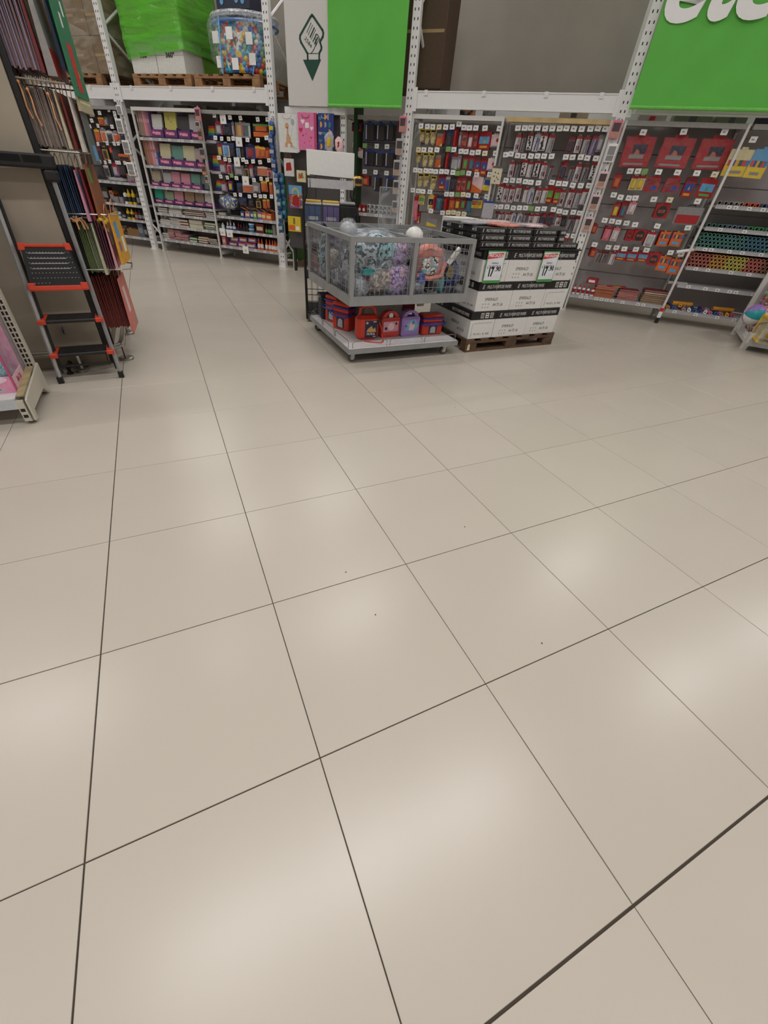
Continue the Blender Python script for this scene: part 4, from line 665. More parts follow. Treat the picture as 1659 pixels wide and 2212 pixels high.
# tool bay shelves
TL = {'orange_box': ('bright orange and yellow box', 'box', p_multi), 'clearstuff': ('heap of clear plastic packs', 'packs', c_tr), 'blackcase': ('black tool case', 'case', DARK), 'tool_orange': ('black tool with orange tip', 'tool', p_tool),
 'greycase': ('grey plastic case', 'case', c_gry), 'tool_low': ('orange handled tool lying down', 'tool', c_org), 'redpack': ('red pack', 'pack', c_red), 'whitepack': ('small white pack', 'pack', c_white), 'junk': ('jumble of dark parts', 'parts', p_tool),
 'cardboard': ('open brown cardboard box', 'box', mat('kraft', (140,104,66), .8)), 'bluecase': ('blue grey case', 'case', mat('bluegrey', (84,98,120), .5)), 'darkcase': ('dark case', 'case', DARK)}
YB = mat('spray_yellow', (214,184,36), .4)
cn = {}
for k, s, z, h, w in L1SHELF:
    lv = 0 if z > .9 else 1 if z > .6 else 2 if z > .3 else 3
    zf = [1.036,.702,.461,.176][lv]-.005; h = h+(z-zf); cn[lv] = cn.get(lv, 0)+1
    pl_ = ', %s from left on the %s shelf of the tool bay' % (ORD[cn[lv]-1], ['first','second','third','lowest'][lv]); loc = fr(S_L, s, .07, zf)
    if k in ('sprayy','sprayw','whitebottle','darkbottle','redbottle'):
        bw = {'sprayy':'yellow spray can','sprayw':'white bottle with black side','whitebottle':'white bottle','darkbottle':'dark bottle','redbottle':'red bottle'}[k]
        bottle('spray_can' if k == 'sprayy' else 'bottle', bw+pl_, 'bottle', 'bottles in the tool bay', loc, h, min(w,.085), {'sprayy':YB,'sprayw':BW,'whitebottle':BW,'darkbottle':DARK,'redbottle':c_red}[k], BLACK if k != 'sprayy' else YB, .22, {'sprayy':DARK,'sprayw':DARK}.get(k, c_gry))
    else:
        words, cat, m = TL[k]
        if k in ('clearstuff','junk'): a = MB().blob((0,.08,h*.5), (w*.46,.08,h*.5), .7, .2, 14, 3); b = ('wrapper', MB().blob((0,.08,h*.5), (w*.48,.085,h*.55), .7, .25, 18, 6), WRAP)
        elif k == 'cardboard': a = MB().box(-w*.45,w*.45,0,.004,0,h*.8).box(-w*.45,w*.45,.2,.204,0,h*.8).box(-w*.45,-w*.44,.004,.2,0,h*.8).box(w*.44,w*.45,.004,.2,0,h*.8).box(-w*.44,w*.44,.004,.2,0,.004); b = ('flap', MB().box(-w*.3,w*.3,.01,.19,h*.5,h*.9), p_tool)
        else: a = MB().cbox(-w*.42, w*.42, 0, .14, 0, h, .008); b = ('label', MB().box(-w*.3, w*.3, -.002, 0, h*.3, h*.7), c_gry)
        o = a.obj(cat.split()[0] if cat != 'packs' else 'plastic_packs', m, None, loc, RZ); tag(o, words+pl_, cat, 'goods in the tool bay'); b[1].obj(b[0], b[2], o)
# glue, book stacks
for i, (k, s, z, h, w) in enumerate(R3SHELF):
    z = .21
    if k == 'glue': o = bottle('glue_bottle', 'white and red glue bottle, %s from left under the red art packs' % ORD[i], 'glue', 'glue bottles under the red art packs', fr(S_R, s, .07, z), h*.75, w*.95, BW, RED, .3, c_red)
    elif k == 'gluebig':
        o = MB().cbox(-w/2, w/2, 0, .16, 0, .06, .004).obj('box', c_red, None, fr(S_R, s, .09, .36), RZ-.2); tag(o, 'red and white open carton lying above the glue bottles', 'box'); MB().box(-w*.3,w*.3,-.002,0,.015,.045).obj('label', PAPERW, o)
    else:
        n = 7; H_ = h*.9; cols = {'bookstack': [c_brn, mat('book_rose', (176,120,112), .6)], 'bookstack2': [mat('book_rose', (176,120,112), .6), c_dred], 'bookstack3': [mat('book_tan', (150,124,100), .6), c_dred]}[k]
        for q in range(n):
            o = MB().cbox(-w*.46, w*.46, 0, .2, 0, H_/n*.9, .002).obj('sketchbook', cols[q//5 if q < 6 else 1], None, fr(S_R, s+random.uniform(-.008,.008), .06+random.uniform(0,.02), z+H_/n*q), RZ+random.uniform(-.03,.03))
            tag(o, 'brownish pink sketchbook, %s up in the %s flat stack under the red art packs' % (ORD[q], ['left','middle','right'][i-6]), 'book', 'sketchbooks stacked under the art packs')
            MB().box(-w*.45, w*.45, -.0006, 0, H_/n*.2, H_/n*.7).obj('pages', pages if k == 'bookstack3' and q == 5 else cols[0], o)
        if k == 'bookstack':
            for q in range(3):
                o = MB().cbox(-.13+q*.02,.13,-.01,.01,0,.012,.002).obj('pencil_pack', [c_red,DARK,c_red][q], None, fr(S_R, s+.13, .1+q*.03, z+H_+.002), RZ+.2*q); tag(o, '%s long pencil pack lying on the book stacks' % ['lowest red','dark','topmost red'][q], 'pencils', 'pencil packs on the book stacks'); MB().box(-.05,.05,-.0105,-.01,.002,.01).obj('label', c_yd, o)
for i, (k, s, z, h, w) in enumerate(R0SHELF):
    for lv in range(2 if i > 2 else 1):
        o = MB().cbox(-w*.46, w*.46, 0, .07, 0, .055 if i > 2 else .1, .01).obj('glue_pot', BW if i > 2 else c_red, None, fr(S_R, s, .36, .916+lv*.06), RZ)
        tag(o, ('white glue pot with dark print, %s from left in %s layer beside red cartons' % (ORD[i-3], ['lower','upper'][lv])) if i > 2 else 'red and white carton, %s from left on the calculator shelf' % ORD[i], 'glue pot' if i > 2 else 'box', 'glue pots on the calculator shelf')
        MB().lathe([(w*.3,.055),(w*.3,.068)] if False else [(w*.36,0),(w*.36,.002)], 10, M=Matrix.Translation((0,-.0015,.028 if i > 2 else .04)) @ Matrix.Rotation(math.pi/2, 4, 'X')).obj('label', PRINTG if i > 2 else PAPERW, o)
# rolls of coloured paper in the right-hand bay: tubes seen end-on
zr = [z for s, z in SH_R4]
ROLLC = [[(150,140,134),(176,166,156),(214,100,66),(84,96,130)], [(90,120,116),(120,134,150),(90,150,110),(130,130,132)], [(96,146,136),(104,150,146),(92,134,150),(130,176,140)], [(196,120,108),(214,164,96),(214,200,110),(206,126,114),(160,116,98)]]
rolln = 0
for lv, (z, cols, n) in enumerate([(zr[0]-.006, ROLLC[0], 10), (zr[1]-.006, ROLLC[1], 15), (zr[2]-.006, ROLLC[2], 88), (zr[3]-.006, ROLLC[3], 88)]):
    rr = .021
    per = n if lv < 2 else 22
    for q in range(n):
        row, c = divmod(q, per)
        s = 2.80+(c+.5*(row % 2))*(.0435 if lv > 1 else .056)+(random.uniform(0,.02) if lv < 2 else 0); zz = z+rr+row*.0385
        ci = min(len(cols)-1, int(c/per*len(cols)))
        m = mat('roll_%d_%d' % (lv, ci), cols[ci], .6, var=.15)
        key = ('roll', lv, ci)
        if key not in cache:
            mb = MB(); n_ = 10; vs = []; fs = []
            for y, r in ((0,rr),(.40,rr),(.40,rr*.74),(0,rr*.74)):
                for k in range(n_): vs.append((r*math.cos(2*math.pi*k/n_), y, r*math.sin(2*math.pi*k/n_)))
            for a in range(4):
                for k in range(n_): fs.append((a*n_+k, a*n_+(k+1)%n_, ((a+1)%4)*n_+(k+1)%n_, ((a+1)%4)*n_+k))
            cache[key] = mb.add(vs, fs).mesh('paper_roll', m)
        o = put('paper_roll', cache[key], None, fr(S_R, s, .016+random.uniform(0,.012), zz), RZ)
        tag(o, '%s paper roll, %s from left%s, %s shelf of the roll bay' % (['grey brown','dark green','teal green','ochre or pink'][lv], ORD[c], '' if lv < 2 else ', '+['bottom','second','third','top'][row]+' layer', ['uppermost','second','third','fourth'][lv]), 'paper roll', 'rolls on the %s shelf of the roll bay' % ['uppermost','second','third','fourth'][lv])
bc = [(206,140,60),(60,90,160),(210,150,60),(190,150,160),(226,222,220),(50,84,150),(40,70,140),(220,220,224),(196,110,140),(44,90,150),(190,120,140),(206,170,60),(190,90,120)]
for q, c in enumerate(bc):
    r = .022; s = 2.80+q*.065; m = mat('foam_roll_%d' % q, c, .6)
    mb = MB(); vs = []; fs = []
    for y, r_ in ((0,r),(.3,r),(.3,r*.4),(0,r*.4)):
        for k in range(12): vs.append((r_*math.cos(math.pi*k/6), y, r_*math.sin(math.pi*k/6)))
    for a in range(4):
        for k in range(12): fs.append((a*12+k, a*12+(k+1)%12, ((a+1)%4)*12+(k+1)%12, ((a+1)%4)*12+k))
    o = mb.add(vs, fs).obj('foam_roll', m, None, fr(S_R, s, .04, .183-.006+r+(.04 if q in (2,) else 0)), RZ+random.uniform(-.25,.25)); tag(o, 'coloured foam roll, %s from left on the bottom shelf of the roll bay' % ORD[q], 'foam roll', 'foam rolls on the bottom shelf')
for q, (s, z, rz_) in enumerate([(2.95,.255,1.2),(3.45,.25,1.35)]):
    o = MB().tube([(-.12,0,0),(.14,0,0)], .024, 12).obj('foam_roll', mat('foam_orange', (214,150,50), .6), None, fr(S_R, s, .12, z), RZ+.2); tag(o, ['thick orange foam roll lying sideways at left of the bottom shelf','thick orange foam roll lying sideways at right of the bottom shelf'][q], 'foam roll')
    MB().tube([(-.1215,0,0),(-.12,0,0)], .01, 10).obj('core_hole', DARK, o)
o = MB().tube([(-.12,-.06,0),(.12,.0,0)], .018, 10).obj('clear_roll', c_tr, None, fr(S_R, 2.78, .12, .49), RZ); tag(o, 'shiny clear film roll poking out over the white post of the roll bay', 'roll'); MB().tube([(-.1215,-.0602,0),(-.1205,-.06,0)], .012, 8).obj('core_hole', DARK, o)
o = MB().tube([(-.16,0,-.02),(.12,0,.03)], .018, 10).obj('white_tube', PAPERW, None, fr(S_R, 2.72, .02, .86), RZ+.4); tag(o, 'white paper tube poking out beside the colour pencils', 'tube'); MB().tube([(-.162,0,-.0205),(-.16,0,-.02)], .012, 8).obj('core_hole', DARK, o)
# ------------------------------------------------------------------ small signs and clip strips
for i, (s, z) in enumerate(BIGTAG):
    S = S_L; o = MB().box(-.062,.062,-.002,0,-.055,.06).obj('price_sign', PAPERW, None, fr(S, s, .03 if i < 4 else -.012, z), RZ+random.uniform(-.15,.15))
    tag(o, 'large white price sign, %s of seven from the top in the blue school bay' % ORD[i], 'price sign', 'large price signs')
    text('S/ 7', .035, .03, PRINTG, o, .0, -.003, -.01, bold=.03)
c_hd = mat('strip_header', (70,62,64), .5); c_pr = mat('strip_product', (176,140,118), .5)
def clip_strip(S, pts, label, kinds, names):
    t = thing('clip_strip', label+' hanging strip', 'display strip', fr(S, pts[0][0], -.05, 0), RZ)
    z0, z1 = pts[-1][1]-.08, pts[0][1]+.1
    MB().box(-.012,.012,.002,.005,z0,z1).obj('strip', c_tr, t)
    for i, (s, z) in enumerate(pts):
        w, h = names[i % len(names)][1:3]
        m = names[i % len(names)][0]
        o = MB().cbox(-w/2, w/2, -.02, -.002, -h/2, h/2, .005).obj('blister_pack', m, None, fr(S, s, -.05, z), RZ+random.uniform(-.15,.15))
        tag(o, '%s, %s down %s' % (kinds, ORD[i], label), 'pack', 'packs on '+label)
        MB().box(-w*.36, w*.36, -.023, -.02, -h*.1, h*.36).obj('header', c_hd if m is not PAPERW else TAGP, o)
        MB().box(-w*.36, w*.36, -.0225, -.02, -h*.42, -h*.14).obj('product', c_pr if m is not PAPERW else c_gry, o)
clip_strip(S_L, CS_L1, 'the strip at the left rack post', 'white headed clear pack', [(PAPERW,.13,.12),(PAPERW,.16,.19),(PAPERW,.16,.19),(PAPERW,.16,.19)])
clip_strip(S_L, CS_L2, 'the strip between notebooks and blue packs', 'small photo-card pack', [(c_pnk,.11,.16),(c_tr,.1,.09),(c_brn,.08,.12),(c_gry,.1,.14),(c_brn,.09,.13),(c_tr,.08,.1)])
clip_strip(S_R, CS_R0, 'the strip right of the calculators', 'clear pack with black top', [(c_pnk,.1,.16),(c_tr,.11,.17),(c_tr,.11,.17),(c_tr,.1,.16),(c_tr,.09,.14)])
clip_strip(S_R, CS_R2, 'the strip at the post right of the pens', 'sticker pack', [(c_pnk,.11,.16),(PAPERW,.11,.17),(c_pal,.11,.16),(c_pal,.11,.16),(c_pal,.1,.15)])
# cascade of blue bags on the post left of the gift bags
for i, (s, z) in enumerate(BLUESTRIP):
    m = patt('snack_blue', [(34,52,120),(60,104,160),(36,50,110),(170,190,200)], 14) if i < 5 else patt('snack_teal', [(30,96,124),(36,62,130),(56,124,110),(170,196,196)], 14)
    if i == 9: m = c_tr
    o = MB().blob((0,0,0), (.046 if i != 9 else .07,.03,.085 if i != 9 else .14), .7, .1, 14, i).obj('foil_bag', m, None, fr(S_L, s, -.075, z), RZ, True)
    tag(o, '%s foil bag, %s from top on the strip left of the gift bags' % ('blue' if i < 5 else 'teal' if i < 9 else 'silver', ORD[i]), 'bag', 'bags on the post left of the gift bags')
    if i < 9: MB().box(-.035,.035,-.034,-.03,-.02,.025).obj('label', c_yel if i == 0 else c_tr, o)
t = thing('clip_strip', 'long clear strip holding the blue bags on the post left of gift bags', 'display strip', fr(S_L, -3.45, -.035, 0), RZ); MB().box(-.015,.015,-.002,.002,.4,2.0).obj('strip', c_tr, t)
for i, (s, z) in enumerate([(-3.36,1.1),(-3.35,.95),(-3.36,.82),(-3.37,1.25)]):
    o = MB().blob((0,0,0), (.05,.03,.09), .7, .12, 14, i+20).obj('foil_bag', patt('snack_teal', [(0,0,0)]), None, fr(S_L, s, -.03, z), RZ, True); tag(o, 'teal foil bag in the short row beside the blue bag strip, %s up' % ORD[[2,1,0,3][i]], 'bag', 'short side row of teal bags'); MB().box(-.03,.03,-.034,-.03,-.02,.025).obj('label', c_sky, o)
for k, s, z, h, w in PEND:
    o = MB().cbox(-w/2, w/2, -.004, 0, 0, h, .001).obj('hanging_card', mat('sticker_sheet', (216,206,178), .4) if k == 'cards' else c_tr, None, fr(S_R, s, -.035, z), RZ)
    tag(o, 'cream sticker card with black prints on the post between the peg bays' if k == 'cards' else 'grey translucent sheet pack hanging just above the ream stack', 'card')
    MB().box(-w*.5, w*.5, -.0055, -.004, h*.88, h).obj('header', PRINTG if k == 'cards' else c_blu, o)
    if k == 'cards':
        m = MB()
        for a, b in ((-.02,.12),(.02,.11),(-.03,.08),(.01,.07),(.03,.05),(-.01,.03)): m.lathe([(.008,0),(.008,.001)], 7, M=Matrix.Translation((a,-.004,b)) @ Matrix.Rotation(math.pi/2, 4, 'X'))
        m.obj('prints', BLKP, o)
# ------------------------------------------------------------------ gift bags by the post
GB = {'giraffe': mat('giraffe_bag', (222,222,220), .5), 'pinkbag': mat('pink_bag', (226,122,170), .45), 'geo': mat('geo_bag', (48,60,130), .45)}
for k, s, z, h, w in BAGS[:3]:
    w *= .94
    o = MB().prism([(-w/2,0),(w/2,0),(w/2,h),(-w/2,h)], 0, .003).obj('gift_bag', GB[k], None, fr(S_R, s, -.06, z), RZ+.03)
    tag(o, {'giraffe':'white gift bag with a watercolour giraffe holding a balloon','pinkbag':'pink gift bag with hearts hanging between two other bags','geo':'navy gift bag with yellow and grey half circles'}[k], 'gift bag')
    MB().prism([(w/2-.002,0),(w/2+.035,.02),(w/2+.035,h),(w/2-.002,h)], .004, .03).obj('side', mat('pink_side', (190,70,120), .5) if k == 'pinkbag' else GB[k], o)
    MB().tube([(-w*.22,-.004,h-.02),(-w*.2,-.006,h-.045),(0,-.008,h-.055),(w*.2,-.006,h-.045),(w*.22,-.004,h-.02)], .0035, 6).obj('handle', c_pal if k != 'pinkbag' else c_red, o)
    if k == 'giraffe':
        g = mat('giraffe_tan', (206,160,118), .6); y = -.0012
        m = MB().prism([(-.02,.10),(.05,.10),(.045,.17),(.02,.2),(-.015,.2),(-.03,.15)], y, 0).prism([(-.012,.19),(.014,.19),(.010,.28),(-.012,.28)], y, 0).prism([(-.03,.265),(.02,.265),(.028,.30),(.01,.325),(-.02,.325),(-.038,.30)], y, 0)
        m.prism([(-.06,.06),(-.01,.06),(-.012,.11),(-.04,.12)], y, 0).prism([(.03,.06),(.08,.06),(.07,.11),(.04,.12)], y, 0); m.obj('giraffe_print', g, o)
        m = MB().lathe([(.028,0),(.028,.001)], 14, M=Matrix.Translation((.09,-.0012,.335)) @ Matrix.Rotation(math.pi/2,4,'X') @ Matrix.Scale(1.25,4,(0,1,0))); m.tube([(.09,-.001,.30),(.07,-.001,.22),(.05,-.001,.16)], .0012, 4); m.obj('balloon_print', mat('balloon_grey', (160,176,190), .6), o)
        MB().lathe([(.012,0),(.012,.001)], 8, M=Matrix.Translation((.095,-.0012,.06)) @ Matrix.Rotation(math.pi/2,4,'X')).lathe([(.009,0),(.009,.001)], 8, M=Matrix.Translation((.125,-.0012,.05)) @ Matrix.Rotation(math.pi/2,4,'X')).obj('ball_prints', mat('soft_green', (150,190,170), .6), o)
    elif k == 'pinkbag':
        def heart(mb, cx, cz, r): mb.prism([(cx,cz-r),(cx+r,cz+.1*r),(cx+r*.95,cz+.6*r),(cx+r*.5,cz+.85*r),(cx,cz+.45*r),(cx-r*.5,cz+.85*r),(cx-r*.95,cz+.6*r),(cx-r,cz+.1*r)], -.0012, 0)
        m = MB(); [heart(m, a, b, r) for a, b, r in ((-.05,.31,.03),(.09,.24,.026),(.02,.27,.014))]; m.obj('white_hearts', PAPERW, o)
        m = MB(); [heart(m, a, b, r) for a, b, r in ((-.085,.22,.03),(-.05,.16,.014),(.08,.14,.014),(.0,.18,.008),(.05,.1,.008),(-.03,.08,.008),(.08,.05,.006))]; m.obj('red_hearts', mat('heart_red', (196,44,84), .5), o)
        MB().prism([(-.012,.24),(.05,.245),(.048,.30),(-.01,.30)], -.002, -.0012).obj('gift_tag', PAPERW, o)
    else:
        q = .0; ms = [mat('geo_yellow', (216,168,70), .5), mat('geo_grey', (160,156,150), .5), mat('geo_teal', (44,130,140), .5)]
        bs = [MB(), MB(), MB()]
        for a in range(3):
            for b in range(5):
                cx, cz = -w/2+w*(a+.5)/3, h*(b+.5)/5; r = w/6*.95; st_ = random.choice([0,1,2,3])*math.pi/2
                bs[(a+2*b) % 3].prism([(cx+r*math.cos(st_+math.pi*i/10), cz+r*math.sin(st_+math.pi*i/10)) for i in range(11)][::-1], -.0012, 0)
        for bm_, m_ in zip(bs, ms): bm_.obj('half_circles', m_, o)
names = {'smallbag': ('small white gift bag with red print below the giraffe bag', c_white), 'catbag': ('small pale bag with printed face and dark handles', c_cream), 'kidbook': ('red and blue picture book with a rainbow', p_multi), 'yellowpack': ('yellow hanging pack with an orange label', c_yel),
  'silverbag': ('silver foil bag hung on the slotted post', c_tr), 'silverbag2': ('white and red foil bag right of the slotted post', c_pal)}
for k, s, z, h, w in BAGS[3:]:
    words, m = names[k]
    if 'silver' in k: a = MB().blob((0,0,h*.5), (w*.45,.035,h*.5), .7, .16, 14, len(k))
    else: a = MB().cbox(-w/2, w/2, 0, .03, 0, h, .003)
    o = a.obj('hanging_pack', m, None, fr(S_R, s, -.05, z), RZ+.1); tag(o, words, 'bag' if 'bag' in k else 'book' if k == 'kidbook' else 'pack')
    if k == 'kidbook':
        MB().box(-w*.5,w*.5,-.0012,0,h*.62,h).obj('sky_print', c_sky, o)
        m = MB()
        for q_, rad in enumerate((.07,.055)): m.prism([(rad*math.cos(math.pi*i/10), h*.62+rad*1.2*math.sin(math.pi*i/10)) for i in range(11)]+[((rad-.009)*math.cos(math.pi*i/10), h*.62+(rad-.009)*1.2*math.sin(math.pi*i/10)) for i in range(10,-1,-1)], -.0024, -.0012)
        m.obj('rainbow_print', c_yel, o); MB().prism([(-.06,.04),(.05,.03),(.06,.13),(.02,.17),(-.05,.15)], -.0022, 0).obj('red_print', c_red, o)
    elif k == 'yellowpack': MB().box(-w*.46,w*.05,-.002,0,h*.1,h*.42).obj('label', c_org, o); MB().box(w*.1,w*.4,-.002,0,h*.1,h*.36).obj('white_label', PAPERW, o); MB().box(-.012,.012,-.004,0,h*.5,h*.9).obj('slot', PRINTG, o)
    elif k in ('smallbag','catbag'):
        MB().tube([(-w*.25,.01,h),(-w*.15,.01,h+.08),(w*.15,.01,h+.08),(w*.25,.01,h)], .004, 6).obj('handle', BLACK if k == 'catbag' else c_red, o)
        MB().prism([(-w*.3,h*.3),(w*.3,h*.35),(w*.2,h*.8),(-w*.25,h*.75)], -.0015, 0).obj('print', c_red if k == 'smallbag' else p_multi, o)
    else: MB().blob((0,-.034,h*.5), (w*.2,.006,h*.22), .8, .1, 10, 2, 10, 6).obj('print', c_yel if k == 'silverbag' else c_red, o)
k, s, z, h, w = GOLDLAMP[0]
o = MB().blob((0,0,h*.5), (w*.45,.05,h*.5), .8, .05, 9, 3).obj('foil_pack', mat('gold_foil', (196,160,84), .25, .5), None, fr(S_R, s, -.1, z), RZ, True); tag(o, 'shiny gold and black pack sticking out beside the blank white sign', 'pack'); MB().box(-.01,w*.42,-.054,-.03,h*.25,h*.7).obj('label', DARK, o)

# ------------------------------------------------------------------ overhead: panels, banners
LOGOG = mat('logo_green', (16,66,52), .5)
t = thing('wall_sign', 'tall white panel with dark green hand and barcode sign', 'sign', fr(S_R, -3.02, -.05, 0), RZ)
pw = .635
MB().cbox(0, pw, 0, .03, 2.09, 3.9, .003).obj('panel', mat('sign_white', (210,208,205), .6, var=.008), t)
ox, y = 3.02, -.002
def P2(l): return [(a+ox, b) for a, b in l]
def outline(mb, pts, r, y=-.002, closed=False):
    for i in range(len(pts)-(0 if closed else 1)):
        a = Vector(pts[i]); b = Vector(pts[(i+1) % len(pts)]); d = (b-a).normalized()*r; n = Vector((-d.y, d.x)); a = a-d*.6; b = b+d*.6
        mb.prism([tuple(a+n), tuple(a-n), tuple(b-n), tuple(b+n)], y, 0)
m = MB(); outline(m, P2([(-2.693,2.535),(-2.692,2.589),(-2.785,2.69),(-2.80,2.723),(-2.795,2.75),(-2.635,2.905),(-2.613,2.92),(-2.592,2.905),(-2.465,2.79),(-2.455,2.765),(-2.462,2.735),(-2.505,2.693),(-2.484,2.645),(-2.488,2.625),(-2.518,2.592),(-2.521,2.535)]), .0125); m.obj('diamond_outline', LOGOG, t)
MB().prism(P2([(-2.629,2.336),(-2.765,2.535),(-2.492,2.535)]), -.002, 0).obj('green_triangle', LOGOG, t)
m = MB(); outline(m, P2([(-2.675,2.59),(-2.54,2.59)]), .003); m.obj('cuff_line', LOGOG, t)
for i, wd in enumerate((.007,.006,.016,.006,.012,.017,.007)):
    c0 = Vector((-2.70+ox, 2.775))+Vector((.0215,-.0195))*i; up = Vector((.07,.085))*(1 if i < 4 else .72); d = Vector((.75,-.66))*wd
    MB().prism([tuple(c0), tuple(c0+d), tuple(c0+d+up), tuple(c0+up)], -.002, 0).obj('barcode_bar', LOGOG, t)
o = text('2584', .125, .036, LOGOG, t, -2.677+ox, -.002, 2.69, 'barcode_number', ry=.72)
m = MB(); outline(m, P2([(-2.642,2.588),(-2.595,2.628),(-2.557,2.681),(-2.577,2.725),(-2.565,2.755),(-2.547,2.759),(-2.53,2.745),(-2.508,2.71)]), .0045); m.obj('hand_outline', LOGOG, t)
GRN = mat('banner_green', (92,184,68), .6, var=.03, scale=3, bump=.15, bscale=5)
def banner(name_lab, s0, s1, z0, tt=-.10, ztop=4.2, seed=0):
    w = s1-s0; t = thing('banner', name_lab, 'banner', fr(S_R, s0, tt, 0), RZ)
    vs = []; fs = []; nx, nz = 26, 30
    for side in (0, 1):
        for j in range(nz+1):
            for i in range(nx+1):
                x = w*i/nx; z = z0+(ztop-z0)*j/nz
                yy = .008*math.sin(x*5+seed)+.006*noise.noise(Vector((x*2.5, z*.8, seed)))+.004*noise.noise(Vector((x*9, z*1.5, seed)))+.010*noise.noise(Vector(((x-z*.8)*4, (x+z)*.5, seed)))
                vs.append((x, yy+side*.003, z))
    k = (nx+1)*(nz+1)
    for j in range(nz):
        for i in range(nx):
            a = j*(nx+1)+i; fs.append((a, a+1, a+nx+2, a+nx+1)); fs.append((k+a+nx+1, k+a+nx+2, k+a+1, k+a))
    MB().add(vs, fs).obj('cloth', GRN, t, smooth=True)
    MB().tube([(0, .0, z0-.0), (w, .0, z0-.0)], .018, 10).obj('hem_tube', mat('hem_green', (112,196,84), .5), t)
    return t
banner('plain green hanging banner between the white sign and rack post', -2.375, -1.30, 2.10, -.09, seed=1)
t = banner('wide green banner with large white letters at the top right', 1.455, 3.9, 2.145, -.12, seed=4)
LW = mat('letter_white', (242,242,242), .6, var=.005)
for ch, cx_, w_, h_, zb_ in (('e', 1.655, .37, .36, 2.755), ('t', 1.985, .27, .52, 2.762), ('c', 2.285, .37, .36, 2.765)):
    text(ch, w_, h_, LW, t, cx_-1.455, -.024, zb_+h_/2, 'letter', shear=.22, bold=.03, thick=.003)
# ------------------------------------------------------------------ goods on top of the bays
def ontop(s, w, h, d, m, label, cat, tt=.12, lab=None, S=S_R, nm='box'):
    o = MB().cbox(-w/2, w/2, 0, d, 0, h, .004).obj(nm, m, None, fr(S, s, tt, 2.052), RZ); tag(o, label, cat)
    MB().box(-w*.1, w*.1, -.002, 0, h*.2, h*.8).obj('label', lab or PRINTG, o)
ontop(-.47,.17,.11,.2, p_tool, 'dark patterned box on top of the toy pack bay', 'box', lab=c_gry)
o = MB().lathe([(.07,0),(.085,.01),(.085,.09),(.05,.11)], 16).obj('metal_can', mat('grey_metal', (140,144,142), .3, .6), None, fr(S_R, -.19, .25, 2.052), RZ, True); tag(o, 'round grey metal can on top of the toy pack bay', 'can'); MB().lathe([(.03,.11),(.03,.12)], 10).obj('lid', CHROME, o)
ontop(.87,.34,.085,.25, mat('carton_offwhite', (206,202,196), .6), 'white carton with small dark print on the pen bay', 'box')
ontop(2.95,.26,.13,.25, mat('dark_violet', (36,28,52), .6), 'dark violet box above the leaning white post', 'box', tt=.05)
ontop(1.75,.3,.06,.2, mat('flat_white', (190,184,176), .6), 'flat white pack with red line on the red art bay', 'pack', lab=RED)
for s, w in ((2.2,.4),(2.6,.3)): ontop(s,w,.1,.3, mat('grey_wrapped', (130,130,112), .5), 'grey green wrapped pack on the red art bay, %s one' % ('left' if s < 2.4 else 'right'), 'pack', tt=.3)
for s, w in ((-5.4,.3),(-5.0,.25),(-4.3,.5)): ontop(s,w,.07,.3, mat('dim_pack', (110,104,98), .6), {-5.4:'flat grey pack on top of the notebook bay',-5.0:'smaller flat grey pack above the notebook bay, further right',-4.3:'long flat grey pack on top of the blue school bay'}[s], 'pack', tt=.25, S=S_L)
# back row of boards above the bays (rear beam side)
t = thing('rear_board', 'white board seen through the gap above the pen bays', 'board', fr(S_R, -1.1, 1.13, 0), RZ); MB().cbox(0, 2.45, 0, .02, 1.9, 2.36, .003).obj('board', mat('board_white', (200,198,192), .6), t); MB().box(.1,.14,-.01,0,1.9,2.36).obj('batten', SHELFG, t)

# ------------------------------------------------------------------ pallets on the left rack
WOOD = mat('pallet_wood', (150,112,76), .8, var=.22, scale=9, bump=.3, bscale=50)
WOODD = mat('dark_pallet_wood', (96,72,54), .8, var=.25, scale=9, bump=.3, bscale=50)
def pallet(loc, rz, w, d, label, m, h=.144):
    t = thing('pallet', label, 'pallet', loc, rz)
    for i in range(7):
        x = (w-.1)*i/6
        put_b = MB().cbox(x, x+.1, 0, d, h-.022, h, .002).obj('deck_board', m, t)
    for y in (0, d/2-.05, d-.1): MB().cbox(0, w, y, y+.1, h-.044, h-.0225, .002).obj('stringer', m, t); MB().cbox(0, w, y, y+.1, 0, .022, .002).obj('bottom_board', m, t)
    for x in (0, w/2-.07, w-.14):
        for y in (0, d/2-.05, d-.1): MB().cbox(x, x+.14, y+.002, y+.098, .0225, h-.0445, .003).obj('block', m, t)
    return t
pallet(fr(S_L, -6.08, .03, 2.302), RZ, 1.16, 1.0, 'wooden pallet under the green wrapped cartons on the rack', WOOD)
pallet(fr(S_L, -4.86, .03, 2.302), RZ, 1.19, 1.0, 'wooden pallet under the bag of plastic balls', WOOD)
pallet(fr(S_L, -7.95, .03, 2.302), RZ, 1.2, 1.0, 'wooden pallet under the brown wrapped load', WOOD)
z0 = 2.446
CWH = mat('carton_white', (214,214,208), .6)
GW = clear('green_film', (92,186,44), .68, .12, .8, 1.6, lo=.92, stretch=8, dist=.3)
